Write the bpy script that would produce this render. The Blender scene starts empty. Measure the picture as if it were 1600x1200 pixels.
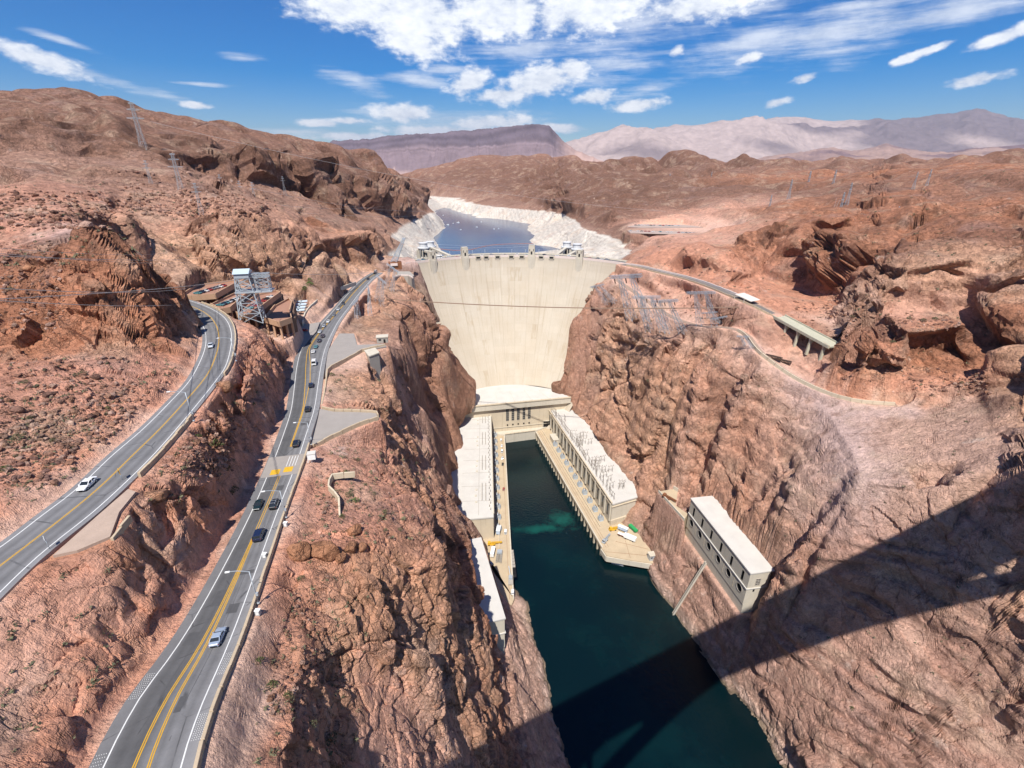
import bpy, bmesh, math, random, time
import numpy as np
from mathutils import Vector, Matrix
from mathutils.geometry import delaunay_2d_cdt
T0 = time.time()
random.seed(7); rng = np.random.default_rng(7)
S = bpy.context.scene
COL = S.collection

# ------------------------------------------------------------------ camera
CAM_H = 273.0                       # metres above the river, on the high bridge
FPX, PITCH = 750.0, math.radians(24.07)
cam_d = bpy.data.cameras.new('camera'); cam = bpy.data.objects.new('camera', cam_d); COL.objects.link(cam)
cam_d.sensor_width = 36.0; cam_d.lens = 36.0*FPX/1600.0
cam_d.clip_start = 0.5; cam_d.clip_end = 90000
cam.location = (0, 0, CAM_H); cam.rotation_euler = (math.radians(90)-PITCH, 0, 0)
S.camera = cam

# ------------------------------------------------------------------ sky and sun
SUN_TRAVEL = Vector((0.10, 0.540, -0.836)).normalized()     # direction the light travels
SUN_EL = math.asin(-SUN_TRAVEL.z); SUN_AZ = math.atan2(-SUN_TRAVEL.x, -SUN_TRAVEL.y)
world = bpy.data.worlds.new('World'); S.world = world; world.use_nodes = True
sun_d = bpy.data.lights.new('sun', 'SUN'); sun_d.energy = 4.0; sun_d.angle = math.radians(0.53); sun_d.color = (1.0, 0.955, 0.89)
sun = bpy.data.objects.new('sun', sun_d); COL.objects.link(sun)
sun.rotation_euler = SUN_TRAVEL.to_track_quat('-Z', 'Y').to_euler(); sun.location = (-100, -300, 900)
S.view_settings.view_transform = 'Standard'; S.view_settings.look = 'None'
S.view_settings.gamma = 1.0; S.view_settings.use_curve_mapping = False
S.view_settings.exposure = 0.80
S.cycles.max_bounces = 6; S.cycles.diffuse_bounces = 3; S.cycles.glossy_bounces = 3
S.cycles.transmission_bounces = 4; S.cycles.volume_bounces = 0; S.cycles.caustics_reflective = False; S.cycles.caustics_refractive = False

def survey_ray(px, py):
    dx = px-800.0; dz = 600.0-py
    return (dx, FPX*math.cos(PITCH)+dz*math.sin(PITCH), -FPX*math.sin(PITCH)+dz*math.cos(PITCH))
def far_side(px, py):
    """range correction of the survey for the right rim, which lies farther back than first taken"""
    a = min(1.0, max(0.0, (px-1130)/150)); b = min(1.0, max(0.0, (790-py)/170)); a = a*a*(3-2*a); b = b*b*(3-2*b)
    return 1+RIM_BACK*a*b
RIM_BACK = .17
def U(px, py, z):
    """sight line of the surveyed point met at height z"""
    d = survey_ray(px, py); k = (z-CAM_H)/d[2]*far_side(px, py)
    return (d[0]*k, d[1]*k, CAM_H+d[2]*k)
def V(px, py, y):
    """sight line of the surveyed point met at northing y"""
    d = survey_ray(px, py); k = y/d[1]*far_side(px, py)
    return (d[0]*k, d[1]*k, CAM_H+d[2]*k)

# ------------------------------------------------------------------ node helpers
class NT:
    def __init__(s, mat):
        s.t = mat.node_tree; s.n = s.t.nodes; s.l = s.t.links
    def node(s, kind, **kw):
        n = s.n.new(kind)
        for k, v in kw.items():
            if k.startswith('i_'):
                key = k[2:]
                key = int(key) if key.isdigit() else key.replace('_', ' ')
                s.put(n.inputs[key], v)
            else: setattr(n, k, v)
        return n
    def put(s, sock, v):
        if isinstance(v, bpy.types.NodeSocket): s.l.new(v, sock)
        elif isinstance(v, bpy.types.Node): s.l.new(v.outputs[0], sock)
        else:
            if sock.type == 'RGBA' and len(v) == 3: v = (*v, 1)
            sock.default_value = v
    def math(s, op, a, b=0.0, c=0.0, clamp=False):
        n = s.n.new('ShaderNodeMath'); n.operation = op; n.use_clamp = clamp
        s.put(n.inputs[0], a); s.put(n.inputs[1], b); s.put(n.inputs[2], c); return n.outputs[0]
    def mix(s, f, a, b, blend='MIX'):
        n = s.n.new('ShaderNodeMix'); n.data_type = 'RGBA'; n.blend_type = blend
        s.put(n.inputs[0], f); s.put(n.inputs[6], a); s.put(n.inputs[7], b); return n.outputs[2]
    def ramp(s, f, lo, hi):
        n = s.n.new('ShaderNodeMapRange'); n.interpolation_type = 'SMOOTHSTEP'
        s.put(n.inputs[0], f); n.inputs[1].default_value = lo; n.inputs[2].default_value = hi; return n.outputs[0]
    def noise(s, vec, scale, detail=3, rough=.55, dim='3D'):
        n = s.n.new('ShaderNodeTexNoise'); n.noise_dimensions = dim
        s.put(n.inputs['Vector'], vec); n.inputs['Scale'].default_value = scale
        n.inputs['Detail'].default_value = detail; n.inputs['Roughness'].default_value = rough; return n.outputs[0]

MATS = {}
def mat(name, color, rough=.85, spec=.25, metal=0.0, vary=.0, vscale=1.0, bump=0.0, bscale=4.0, streak=0.0, speck=None, coat=0.0):
    """plain procedural material: base colour with tonal drift, optional downward streaks and fine relief"""
    if name in MATS: return MATS[name]
    m = bpy.data.materials.new(name); m.use_nodes = True; t = NT(m)
    b = t.n['Principled BSDF']; b.inputs['Roughness'].default_value = rough; b.inputs['Metallic'].default_value = metal
    b.inputs['Specular IOR Level'].default_value = spec
    if coat: b.inputs['Coat Weight'].default_value = coat; b.inputs['Coat Roughness'].default_value = .05
    pos = t.node('ShaderNodeNewGeometry').outputs['Position']
    col = (*color, 1)
    if vary:
        n = t.noise(pos, vscale, 4, .6)
        f = t.math('MULTIPLY_ADD', n, 2*vary, 1-vary)
        rgb = t.node('ShaderNodeRGB'); rgb.outputs[0].default_value = col
        vm = t.node('ShaderNodeVectorMath', operation='SCALE'); t.put(vm.inputs[0], rgb.outputs[0]); t.put(vm.inputs['Scale'], f)
        col = vm.outputs[0]
    if streak:
        mp = t.node('ShaderNodeMapping'); t.put(mp.inputs['Vector'], pos); mp.inputs['Scale'].default_value = (.55, .55, .03)
        n = t.noise(mp.outputs[0], 1.0, 4, .6)
        f = t.ramp(n, .52, .72)
        col = t.mix(t.math('MULTIPLY', f, streak), col, (color[0]*.45, color[1]*.38, color[2]*.30, 1))
    t.put(b.inputs['Base Color'], col)
    if bump:
        bn = t.node('ShaderNodeBump'); bn.inputs['Strength'].default_value = bump; bn.inputs['Distance'].default_value = .1
        t.put(bn.inputs['Height'], t.noise(pos, bscale, 5, .6)); t.put(b.inputs['Normal'], bn.outputs[0])
    MATS[name] = m; return m

# ------------------------------------------------------------------ mesh helpers
def link(name, me, parent=None):
    o = bpy.data.objects.new(name, me); COL.objects.link(o)
    if parent: o.parent = parent
    return o
class MB:
    """collects simple solids and links them as ONE mesh object"""
    def __init__(s): s.v = []; s.f = []; s.m = []; s.sm = []
    def add(s, vs, fs, m=0, smooth=False):
        o = len(s.v); s.v += [tuple(p) for p in vs]
        for f in fs: s.f.append(tuple(i+o for i in f)); s.m.append(m); s.sm.append(smooth)
        return s
    def prism(s, pts, z0, z1, m=0, mtop=None):
        """vertical prism over a plan polygon (counter-clockwise), z0/z1 numbers or per-point lists"""
        n = len(pts)
        a = sum(pts[i][0]*pts[(i+1) % n][1]-pts[(i+1) % n][0]*pts[i][1] for i in range(n))
        if a < 0: pts = pts[::-1]; z0 = z0[::-1] if hasattr(z0, '__len__') else z0; z1 = z1[::-1] if hasattr(z1, '__len__') else z1
        Z0 = z0 if hasattr(z0, '__len__') else [z0]*n; Z1 = z1 if hasattr(z1, '__len__') else [z1]*n
        vs = [(p[0], p[1], Z0[i]) for i, p in enumerate(pts)]+[(p[0], p[1], Z1[i]) for i, p in enumerate(pts)]
        fs = [tuple(range(n))[::-1]]+[(i, (i+1) % n, n+(i+1) % n, n+i) for i in range(n)]
        s.add(vs, fs, m); s.add(vs[n:], [tuple(range(n))], m if mtop is None else mtop); return s
    def box(s, c, size, rz=0.0, m=0, M=None):
        hx, hy, hz = size[0]/2, size[1]/2, size[2]/2
        vs = []
        ca, sa = math.cos(rz), math.sin(rz)
        for z in (-hz, hz):
            for x, y in ((-hx, -hy), (hx, -hy), (hx, hy), (-hx, hy)):
                p = (c[0]+x*ca-y*sa, c[1]+x*sa+y*ca, c[2]+z)
                vs.append(tuple(M @ Vector(p)) if M else p)
        return s.add(vs, [(3, 2, 1, 0), (4, 5, 6, 7), (0, 1, 5, 4), (1, 2, 6, 5), (2, 3, 7, 6), (3, 0, 4, 7)], m)
    def bar(s, a, b, w, h=None, m=0):
        """straight bar of rectangular section between two points"""
        a = Vector(a); b = Vector(b); d = b-a
        if d.length < 1e-6: return s
        h = h or w
        d.normalize(); up = Vector((0, 0, 1)) if abs(d.z) < .95 else Vector((1, 0, 0))
        x = d.cross(up).normalized()*(w/2); y = x.cross(d).normalized()*(h/2)
        vs = [p+q for p in (a, b) for q in (-x-y, x-y, x+y, -x+y)]
        return s.add(vs, [(0, 1, 2, 3), (7, 6, 5, 4), (0, 4, 5, 1), (1, 5, 6, 2), (2, 6, 7, 3), (3, 7, 4, 0)], m)
    def cyl(s, a, b, r0, r1=None, n=10, m=0, smooth=True, caps=True):
        a = Vector(a); b = Vector(b); d = (b-a).normalized(); r1 = r0 if r1 is None else r1
        up = Vector((0, 0, 1)) if abs(d.z) < .95 else Vector((1, 0, 0))
        x = d.cross(up).normalized(); y = d.cross(x)
        vs = []
        for p, r in ((a, r0), (b, r1)):
            for i in range(n):
                t = 2*math.pi*i/n; vs.append(p+x*(r*math.cos(t))+y*(r*math.sin(t)))
        s.add(vs, [((i+1) % n, i, n+i, n+(i+1) % n) for i in range(n)], m, smooth)
        if caps: s.add(vs[:n], [tuple(range(n))], m); s.add(vs[n:], [tuple(range(n))[::-1]], m)
        return s
    def strip(s, L, R, m=0):
        n = len(L)
        return s.add(list(L)+list(R), [(i, n+i, n+i+1, i+1) for i in range(n-1)], m)
    def build(s, name, mats, parent=None, fix=True):
        me = bpy.data.meshes.new(name); me.from_pydata([tuple(p) for p in s.v], [], s.f)
        for mm in (mats if isinstance(mats, (list, tuple)) else [mats]): me.materials.append(mm)
        if len(me.polygons) == len(s.m):
            me.polygons.foreach_set('material_index', s.m); me.polygons.foreach_set('use_smooth', s.sm)
        if fix:
            bm = bmesh.new(); bm.from_mesh(me)
            bmesh.ops.remove_doubles(bm, verts=bm.verts, dist=1e-4)
            bmesh.ops.recalc_face_normals(bm, faces=bm.faces); bm.to_mesh(me); bm.free()
        me.update()
        return link(name, me, parent)
def empty(name, loc=(0, 0, 0), rz=0.0):
    o = bpy.data.objects.new(name, None); COL.objects.link(o); o.location = loc; o.rotation_euler = (0, 0, rz); o.empty_display_size = .5
    return o
def tag(o, label, cat, group=None):
    o['label'] = label; o['category'] = cat
    if group: o['group'] = group
    return o
def structure(o, label=None):
    o['kind'] = 'structure'
    if label: o['label'] = label
    return o
KIDS = {}
def copy_tree(o, parent=None):
    c = o.copy(); COL.objects.link(c); c.parent = parent
    for ch in list(o.children): copy_tree(ch, c)
    return c
# ------------------------------------------------------------------ sky: Nishita air with fair-weather cloud
def build_sky():
    w = world; nt = w.node_tree; t = NT(w); bg = t.n['Background']
    sky = t.node('ShaderNodeTexSky', sky_type='NISHITA', sun_disc=False, sun_elevation=SUN_EL, sun_rotation=math.atan2(-SUN_TRAVEL.x, -SUN_TRAVEL.y),
                 altitude=900, air_density=1.0, dust_density=0.15, ozone_density=3.0)
    # the photograph's deep polarised blue
    hs = t.node('ShaderNodeHueSaturation'); t.put(hs.inputs['Color'], sky.outputs[0]); hs.inputs['Saturation'].default_value = SKY_SAT; hs.inputs['Value'].default_value = SKY_VAL; hs.inputs['Hue'].default_value = .512
    d = t.node('ShaderNodeTexCoord').outputs['Generated']
    sp = t.node('ShaderNodeSeparateXYZ'); t.put(sp.inputs[0], d)
    x, y, z = sp.outputs
    az = t.math('ARCTAN2', x, y); el = t.math('ARCSINE', z)
    cv = t.node('ShaderNodeCombineXYZ'); t.put(cv.inputs[0], t.math('MULTIPLY', az, 1.0)); t.put(cv.inputs[1], t.math('MULTIPLY', el, 1.9)); v = cv.outputs[0]
    n1 = t.noise(v, 9, 7, .6); n2 = t.noise(v, 34, 6, .62)
    mp = t.node('ShaderNodeMapping'); t.put(mp.inputs['Vector'], v); mp.inputs['Rotation'].default_value = (0, 0, -.35); mp.inputs['Scale'].default_value = (3.5, 20, 1); n3 = t.noise(mp.outputs[0], 1.6, 7, .66)
    def cloud(px, py, rx, ry, tilt=0.0):
        r = survey_ray(px, py); L = math.sqrt(sum(c*c for c in r)); a0 = math.atan2(r[0], r[1]); e0 = math.asin(r[2]/L)
        k = 1/math.hypot(FPX, 600-py, px-800)
        ra, re = rx*k, ry*k
        da = t.math('SUBTRACT', az, a0); de = t.math('SUBTRACT', el, e0); c, s_ = math.cos(math.radians(tilt)), math.sin(math.radians(tilt))
        p = t.math('ADD', t.math('MULTIPLY', da, c/ra), t.math('MULTIPLY', de, s_/ra)); q = t.math('SUBTRACT', t.math('MULTIPLY', de, c/re), t.math('MULTIPLY', da, s_/re))
        return t.math('SUBTRACT', 1.0, t.math('SQRT', t.math('ADD', t.math('MULTIPLY', p, p), t.math('MULTIPLY', q, q)))), q
    def union(lst):
        m = None; qq = None
        for cl in lst:
            a, q = cloud(*cl)
            m = a if m is None else t.math('SMOOTH_MAX', m, a, .15)
        return m
    dense = union([(650, 20, 145, 66, -8), (550, 14, 120, 36), (780, 15, 150, 54), (920, 12, 180, 46, 4), (1090, 10, 130, 30, 4), (640, 60, 75, 32, -20),
                   (845, 126, 100, 30, 12), (735, 128, 44, 24, 18), (895, 110, 36, 22), (790, 148, 70, 15, 4), (929, 152, 40, 13, 8), (995, 164, 54, 11, 4),
                   (1060, 80, 15, 10), (1415, 92, 26, 9, 15), (1450, 78, 36, 8, 14), (1560, 60, 48, 12, 14), (1525, 124, 46, 11, 8), (1258, 122, 26, 8, 10), (1214, 160, 24, 7, 12), (1172, 90, 24, 10, 10),
                   (635, 178, 60, 17), (760, 192, 100, 16, 3), (690, 205, 120, 12), (500, 192, 42, 7), (545, 189, 40, 6), (870, 200, 60, 9), (560, 214, 90, 9), (305, 164, 30, 6, -4), (60, 92, 90, 20, -14), (1600, 45, 40, 12, 15)])
    thin = union([(1020, 28, 300, 52, 6), (1330, 35, 360, 58, 8), (1180, 62, 180, 26, 8), (1500, 10, 200, 40, 6), (560, 128, 80, 16, -14), (650, 126, 70, 16, -6), (130, 112, 130, 13, -14), (960, 105, 120, 26, 6), (1020, 138, 90, 14, 10), (700, 108, 50, 12),
                  (830, 70, 160, 34, 5), (440, 205, 110, 8), (100, 65, 60, 8, -14), (700, 190, 190, 26), (380, 90, 40, 7), (300, 130, 50, 5)])
    nn = t.math('ADD', t.math('MULTIPLY', n1, .8), t.math('MULTIPLY', n2, .85))     # about .8 mean
    dd = t.math('ADD', t.math('MULTIPLY', dense, 1.15), t.math('MULTIPLY', t.math('SUBTRACT', nn, .83), 2.1)); dm = t.ramp(dd, -.04, .76)
    tt = t.math('ADD', t.math('MULTIPLY', thin, .9), t.math('MULTIPLY', t.math('SUBTRACT', t.math('ADD', t.math('MULTIPLY', n3, 1.0), t.math('MULTIPLY', n1, .6)), .80), 2.4)); tm = t.math('MULTIPLY', t.ramp(tt, .0, 1.1), .68)
    # the same kind of broken cloud all round and overhead, outside the picture
    zz = t.math('ADD', t.math('MAXIMUM', z, 0.0), .12); pv = t.node('ShaderNodeCombineXYZ'); t.put(pv.inputs[0], t.math('DIVIDE', x, zz)); t.put(pv.inputs[1], t.math('DIVIDE', y, zz))
    g = t.noise(pv.outputs[0], 1.1, 6, .6)
    front = t.ramp(t.math('ADD', y, t.math('MULTIPLY', z, -1.6)), .15, .45)
    gm = t.math('MULTIPLY', t.math('MULTIPLY', t.ramp(g, .55, .72), .75), t.math('SUBTRACT', 1.0, front)); gm = t.math('MULTIPLY', gm, t.ramp(z, .0, .12))
    cm = t.math('MAXIMUM', t.math('MAXIMUM', dm, tm), gm)
    cm = t.math('MULTIPLY', cm, .97)
    shade = t.ramp(t.math('ADD', t.math('MULTIPLY', n2, .6), t.math('MULTIPLY', n1, .6)), .40, .78)
    ccol = t.mix(shade, CLOUD_LO, CLOUD_HI)
    col = t.mix(cm, hs.outputs[0], ccol)
    t.put(bg.inputs['Color'], col); bg.inputs['Strength'].default_value = SKY_STRENGTH
    if MATS is not None: world.cycles.sampling_method = 'MANUAL'; world.cycles.sample_map_resolution = 512
SKY_STRENGTH, SKY_SAT, SKY_VAL = .10, 1.75, .66
CLOUD_LO, CLOUD_HI = (4.6, 5.0, 5.7, 1), (7.4, 7.5, 7.6, 1)
build_sky()
# ------------------------------------------------------------------ numpy noise
def _hash(ix, iy, iz, seed):
    h = (ix.astype(np.uint32)*np.uint32(374761393)+iy.astype(np.uint32)*np.uint32(668265263)+iz.astype(np.uint32)*np.uint32(2147483647 & 1274126177)+np.uint32(seed*2654435 & 0xffffffff))
    h ^= h >> np.uint32(13); h *= np.uint32(1274126177); h ^= h >> np.uint32(16); h *= np.uint32(2246822519); h ^= h >> np.uint32(13)
    return h
def gnoise(x, y, z, seed=0):
    """gradient noise, about -1..1"""
    fx, fy, fz = np.floor(x), np.floor(y), np.floor(z)
    ix, iy, iz = fx.astype(np.int32), fy.astype(np.int32), fz.astype(np.int32)
    x = (x-fx).astype(np.float32); y = (y-fy).astype(np.float32); z = (z-fz).astype(np.float32)
    u, v, w = [t*t*t*(t*(t*6-15)+10) for t in (x, y, z)]
    def g(dx, dy, dz):
        h = _hash(ix+dx, iy+dy, iz+dz, seed)
        gx = ((h & np.uint32(1023)).astype(np.float32)/511.5-1); gy = (((h >> np.uint32(10)) & np.uint32(1023)).astype(np.float32)/511.5-1); gz = (((h >> np.uint32(20)) & np.uint32(1023)).astype(np.float32)/511.5-1)
        return gx*(x-dx)+gy*(y-dy)+gz*(z-dz)
    a = g(0, 0, 0); a += u*(g(1, 0, 0)-a)
    b = g(0, 1, 0); b += u*(g(1, 1, 0)-b); a += v*(b-a)
    c = g(0, 0, 1); c += u*(g(1, 0, 1)-c)
    d = g(0, 1, 1); d += u*(g(1, 1, 1)-d); c += v*(d-c)
    return (a+w*(c-a))*1.25
def facets(x, y, z, seed=0):
    """jointed rock: every cell is a tilted plane; returns plane height, edge gap (second minus nearest)"""
    ix, iy, iz = [np.floor(t).astype(np.int32) for t in (x, y, z)]
    f1 = np.full(x.shape, 9, np.float32); f2 = f1.copy(); H1 = np.zeros(x.shape, np.float32)
    for dx in (-1, 0, 1):
        for dy in (-1, 0, 1):
            for dz in (-1, 0, 1):
                h = _hash(ix+dx, iy+dy, iz+dz, seed)
                px = ix+dx+.05+.9*(h & np.uint32(1023)).astype(np.float32)/1023-x
                py = iy+dy+.05+.9*((h >> np.uint32(10)) & np.uint32(1023)).astype(np.float32)/1023-y
                pz = iz+dz+.05+.9*((h >> np.uint32(20)) & np.uint32(1023)).astype(np.float32)/1023-z
                d = np.sqrt(px*px+py*py+pz*pz).astype(np.float32)
                k = h*np.uint32(2654435761); k ^= k >> np.uint32(15)
                t0 = (k & np.uint32(255)).astype(np.float32)/127.5-1; t1 = ((k >> np.uint32(8)) & np.uint32(255)).astype(np.float32)/127.5-1
                t2 = ((k >> np.uint32(16)) & np.uint32(255)).astype(np.float32)/127.5-1; t3 = ((k >> np.uint32(24)) & np.uint32(255)).astype(np.float32)/127.5-1
                hh = t3*.55+.75*(t0*px+t1*py+t2*pz)
                n1 = d < f1
                f2 = np.where(n1, f1, np.minimum(f2, d)); H1 = np.where(n1, hh, H1); f1 = np.where(n1, d, f1)
    return H1, f2-f1
def sstep(a, b, x):
    t = np.clip((x-a)/(b-a), 0, 1); return t*t*(3-2*t)

# ------------------------------------------------------------------ roads (surveyed edge pairs)
def spline(pts, step):
    """Catmull-Rom through pts, about step metres apart"""
    P = [np.array(p, float) for p in pts]; P = [2*P[0]-P[1]]+P+[2*P[-1]-P[-2]]; out = []
    for i in range(1, len(P)-2):
        n = max(1, int(np.linalg.norm(P[i+1]-P[i])/step))
        for k in range(n):
            t = k/n
            out.append(.5*(2*P[i]+(P[i+1]-P[i-1])*t+(2*P[i-1]-5*P[i]+4*P[i+1]-P[i+2])*t*t+(3*P[i]-P[i-1]-3*P[i+1]+P[i+2])*t**3))
    out.append(P[-2]); return np.array(out)
LOWZ = [(20, 198.5), (40, 197), (60, 194), (80, 191.3), (100, 189.2), (130, 187.3), (170, 185.5), (230, 183.5), (300, 182), (380, 181), (600, 180.6)]
def road_at(px, py, prof):
    z = 190.0
    for _ in range(12):
        y = U(px, py, z)[1]; z = float(np.interp(y, [p[0] for p in prof], [p[1] for p in prof]))
    return U(px, py, z)
_low = [(66, 243, 1400), (118, 262, 1290), (161, 282, 1200), (212, 317, 1100), (284, 360.5, 1000), (342, 397.5, 900), (393, 433.6, 800), (427.5, 465, 720), (442.5, 478, 680), (455, 491, 640), (460.5, 497.2, 600), (464.5, 502, 570), (472, 508, 545), (490, 519, 520), (508, 530, 500), (526, 545, 480), (543, 560, 460), (557, 573, 445), (569, 583, 435), (583, 596, 426)]
LOW_L = spline([road_at(l, y, LOWZ) for l, r, y in _low], 4); LOW_R = spline([road_at(r, y, LOWZ) for l, r, y in _low], 4)
n_ = min(len(LOW_L), len(LOW_R))
def resample(P, n):
    d = np.r_[0, np.cumsum(np.linalg.norm(np.diff(P, axis=0), axis=1))]; t = np.linspace(0, d[-1], n)
    return np.stack([np.interp(t, d, P[:, k]) for k in range(3)], 1)
NLOW = 130
def pair(L, R, n):
    """re-station the right edge square across from the left one"""
    L = resample(L, n); R = resample(R, n*4); out = []
    for i in range(n):
        t = L[min(i+1, n-1)]-L[max(i-1, 0)]; t /= np.linalg.norm(t)
        k = np.argmin(np.abs((R-L[i])[:, :2] @ t[:2])+np.linalg.norm((R-L[i])[:, :2], axis=1)*.15); out.append(R[k])
    out = np.array(out)
    for _ in range(2): out[1:-1] = (out[:-2]+2*out[1:-1]+out[2:])/4
    out[:, 2] = L[:, 2]
    return L, out
LOW_L, LOW_R = pair(LOW_L, LOW_R, NLOW)
UPZ = 211.0
_ul = [(-110, 925), (0, 855.5), (59.5, 810), (121, 763), (175, 712), (224, 670), (266, 628), (297.5, 593), (317, 554.5), (322, 530), (317, 509), (300, 489), (262, 474), (215, 464)]
_ur = [(-60, 985), (59.5, 868), (140, 805), (196, 754), (245, 705), (297, 645), (336, 596.5), (354, 568.5), (362, 530), (357, 505.5), (343, 490), (315, 476), (270, 463), (222, 455)]
UP_L, UP_R = spline([U(*p, UPZ) for p in _ul], 3), spline([U(*p, UPZ) for p in _ur], 3)
UP_L, UP_R = pair(UP_L, UP_R, 110)
CREST_Z = 180.0
# Arizona road leaving the right end of the dam
_az = [(972, 413, 180), (1000, 417.5, 181), (1030, 425, 182), (1065, 433, 183), (1100, 444, 184.5), (1140, 459.5, 186), (1170, 472, 187), (1205, 489, 187.5), (1240, 507, 188), (1272, 523, 188), (1300, 540, 188)]
AZ_C = spline([U(*p) for p in _az], 5)
_lz = [(962, 436, 170), (1000, 462, 165), (1045, 492, 162), (1090, 508, 164), (1140, 512, 170), (1165, 522, 171.5), (1183, 545, 171.5), (1203, 562, 171.5), (1240, 588, 171.5), (1290, 612, 171.5), (1340, 626, 172), (1400, 631, 173)]
LZ_C = spline([U(*p) for p in _lz], 5)

# dam geometry shared by the terrain
_pts = [U(663, 408, 180), U(800, 399.5, 180), U(985, 414, 180)]
def circle3(a, b, c):
    A = np.array([[b[0]-a[0], b[1]-a[1]], [c[0]-a[0], c[1]-a[1]]])*2
    r = np.array([b[0]**2+b[1]**2-a[0]**2-a[1]**2, c[0]**2+c[1]**2-a[0]**2-a[1]**2])
    o = np.linalg.solve(A, r); return o, math.hypot(a[0]-o[0], a[1]-o[1])
DAM_O, DAM_R = circle3(*_pts)          # centre and crest (downstream edge) radius
def dam_offset(z): return 72.0*(max(0.0, CREST_Z-z)/135.0)**1.32
print('dam centre', DAM_O, 'R', DAM_R)
# ------------------------------------------------------------------ terrain: survey points -> TIN -> relief
TAGS = {  # base rock colour and roughness of relief
 'pink': ((0.643, 0.353, 0.251), .35), 'red': ((0.607, 0.294, 0.190), .45), 'rubble': ((0.571, 0.289, 0.199), .5), 'brown': ((0.449, 0.202, 0.116), 1.0),
 'tan': ((0.643, 0.374, 0.242), .85), 'wall': ((0.583, 0.318, 0.215), .6), 'purp': ((.47, .275, .205), .45), 'ppink': ((.56, .355, .27), .5),
 'dark': ((0.273, 0.132, 0.085), 1.0), 'white': ((0.522, 0.324, 0.242), .8), 'sand': ((0.656, 0.429, 0.327), .1), 'gray': ((0.559, 0.397, 0.349), .2),
 'far': ((0.297, 0.161, 0.112), 1.25), 'farp': ((0.413, 0.237, 0.169), .85), 'farb': ((0.229, 0.122, 0.083), 1.4), 'bed': ((0.242, 0.190, 0.139), .2),
 'orange': ((0.543, 0.295, 0.187), .95),
}
PTS = []
def add(tagname, *pts, close=True):
    """one breakline: (px, py, z) or ('y', px, py, northing) or ('w', x, y, z)"""
    W = []
    for p in pts:
        if p[0] == 'y': W.append(V(p[1], p[2], p[3]))
        elif p[0] == 'w': W.append(p[1:])
        else: W.append(U(*p))
    PTS.append((tagname, W))
def addp(tagname, *pts):
    for p in pts: add(tagname, p)

# --- river edges and bed
add('ppink', (1010, 1480, 0), (960, 1400, 0), (925, 1290, 0), (890, 1195, 0), (868, 1130, 0), (852, 1060, 0), (838, 1010, 0), (827, 960, 0), (818, 936, 0), (808, 930, 0))
add('ppink', (1012, 886, 0), (1030, 920, 0), (1055, 957, 0), (1100, 1020, 0), (1165, 1110, 0), (1225, 1195, 0), (1300, 1300, 0), (1400, 1430, 0), (1500, 1550, 0))
add('bed', (1180, 1500, -14), (1080, 1290, -14), (1040, 1190, -14), (980, 1050, -14), (930, 960, -14), (900, 900, -14), (860, 780, -14), (820, 690, -14), (815, 660, -14))
add('bed', (1010, 1290, -12), (975, 1195, -12), (930, 1060, -12), (880, 960, -12), (830, 900, -12), (812, 800, -12), (800, 690, -12))
add('bed', (1230, 1380, -12), (1150, 1195, -12), (1050, 1060, -12), (975, 960, -12), (935, 880, -12), (880, 780, -12), (840, 690, -12))
# --- canyon toe along the powerhouse
add('wall', (717, 640, 33), (716, 655, 31), (712, 700, 31), (707.5, 735, 31), (706.5, 762, 31), (711, 790, 31), (717, 812, 31))
add('bed', (737, 640, -4), (735, 700, -4), (735, 770, -4), (742, 812, -4), (752, 840, 0))
add('wall', (884, 630, 31), (901, 648, 31), (934, 674, 31), (934, 686, 31), (952, 708, 31), (986, 743, 31), (1001, 770, 31))
add('bed', (870, 640, -4), (890, 690, -4), (925, 740, -4), (975, 800, -4))
add('purp', (1003, 790, 24), (1006, 820, 15), (1012, 850, 10), (1020, 878, 6))
add('bed', (960, 850, -4), (985, 868, -4))
# left valve house contact and foot
add('wall', (739, 842, 72), (741, 870, 72), (748, 900, 72), (757, 925, 72), (766, 950, 72), (772, 972, 70))
add('ppink', (752, 850, 22), (762, 890, 20), (776, 930, 20), (786, 955, 30), (794, 1000, 47), (790, 1012, 50), (776, 1010, 60))
add('sand', (757, 862, 9), (770, 905, 9), (785, 935, 9), (797, 946, 8), (805, 935, 7))
add('ppink', (800, 975, 22), (815, 1040, 18), (835, 1100, 14), (860, 1170, 10), (885, 1240, 10))
add('ppink', (790, 1040, 44), (805, 1100, 42), (825, 1160, 36), (845, 1210, 30), (870, 1300, 30))
# dam right contact
add('wall', (978, 409, 180), (960, 422, 173), (940, 438, 164), (917, 466, 149), (895, 498, 130), (886, 530, 106), (880, 560, 83), (877.5, 590, 58), (880, 612, 45))
add('bed', ('w', 80, 560, 150), ('w', 60, 540, 60), ('w', 30, 540, 40), ('w', -40, 530, 40), ('w', -70, 520, 60), ('w', -100, 500, 150))
# dam left contact
add('wall', (636, 440, 179), (648, 463, 171), (668, 492, 155), (682, 525, 134), (694, 552, 112), (706, 580, 86), (714, 606, 58), (719, 628, 40))
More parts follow.
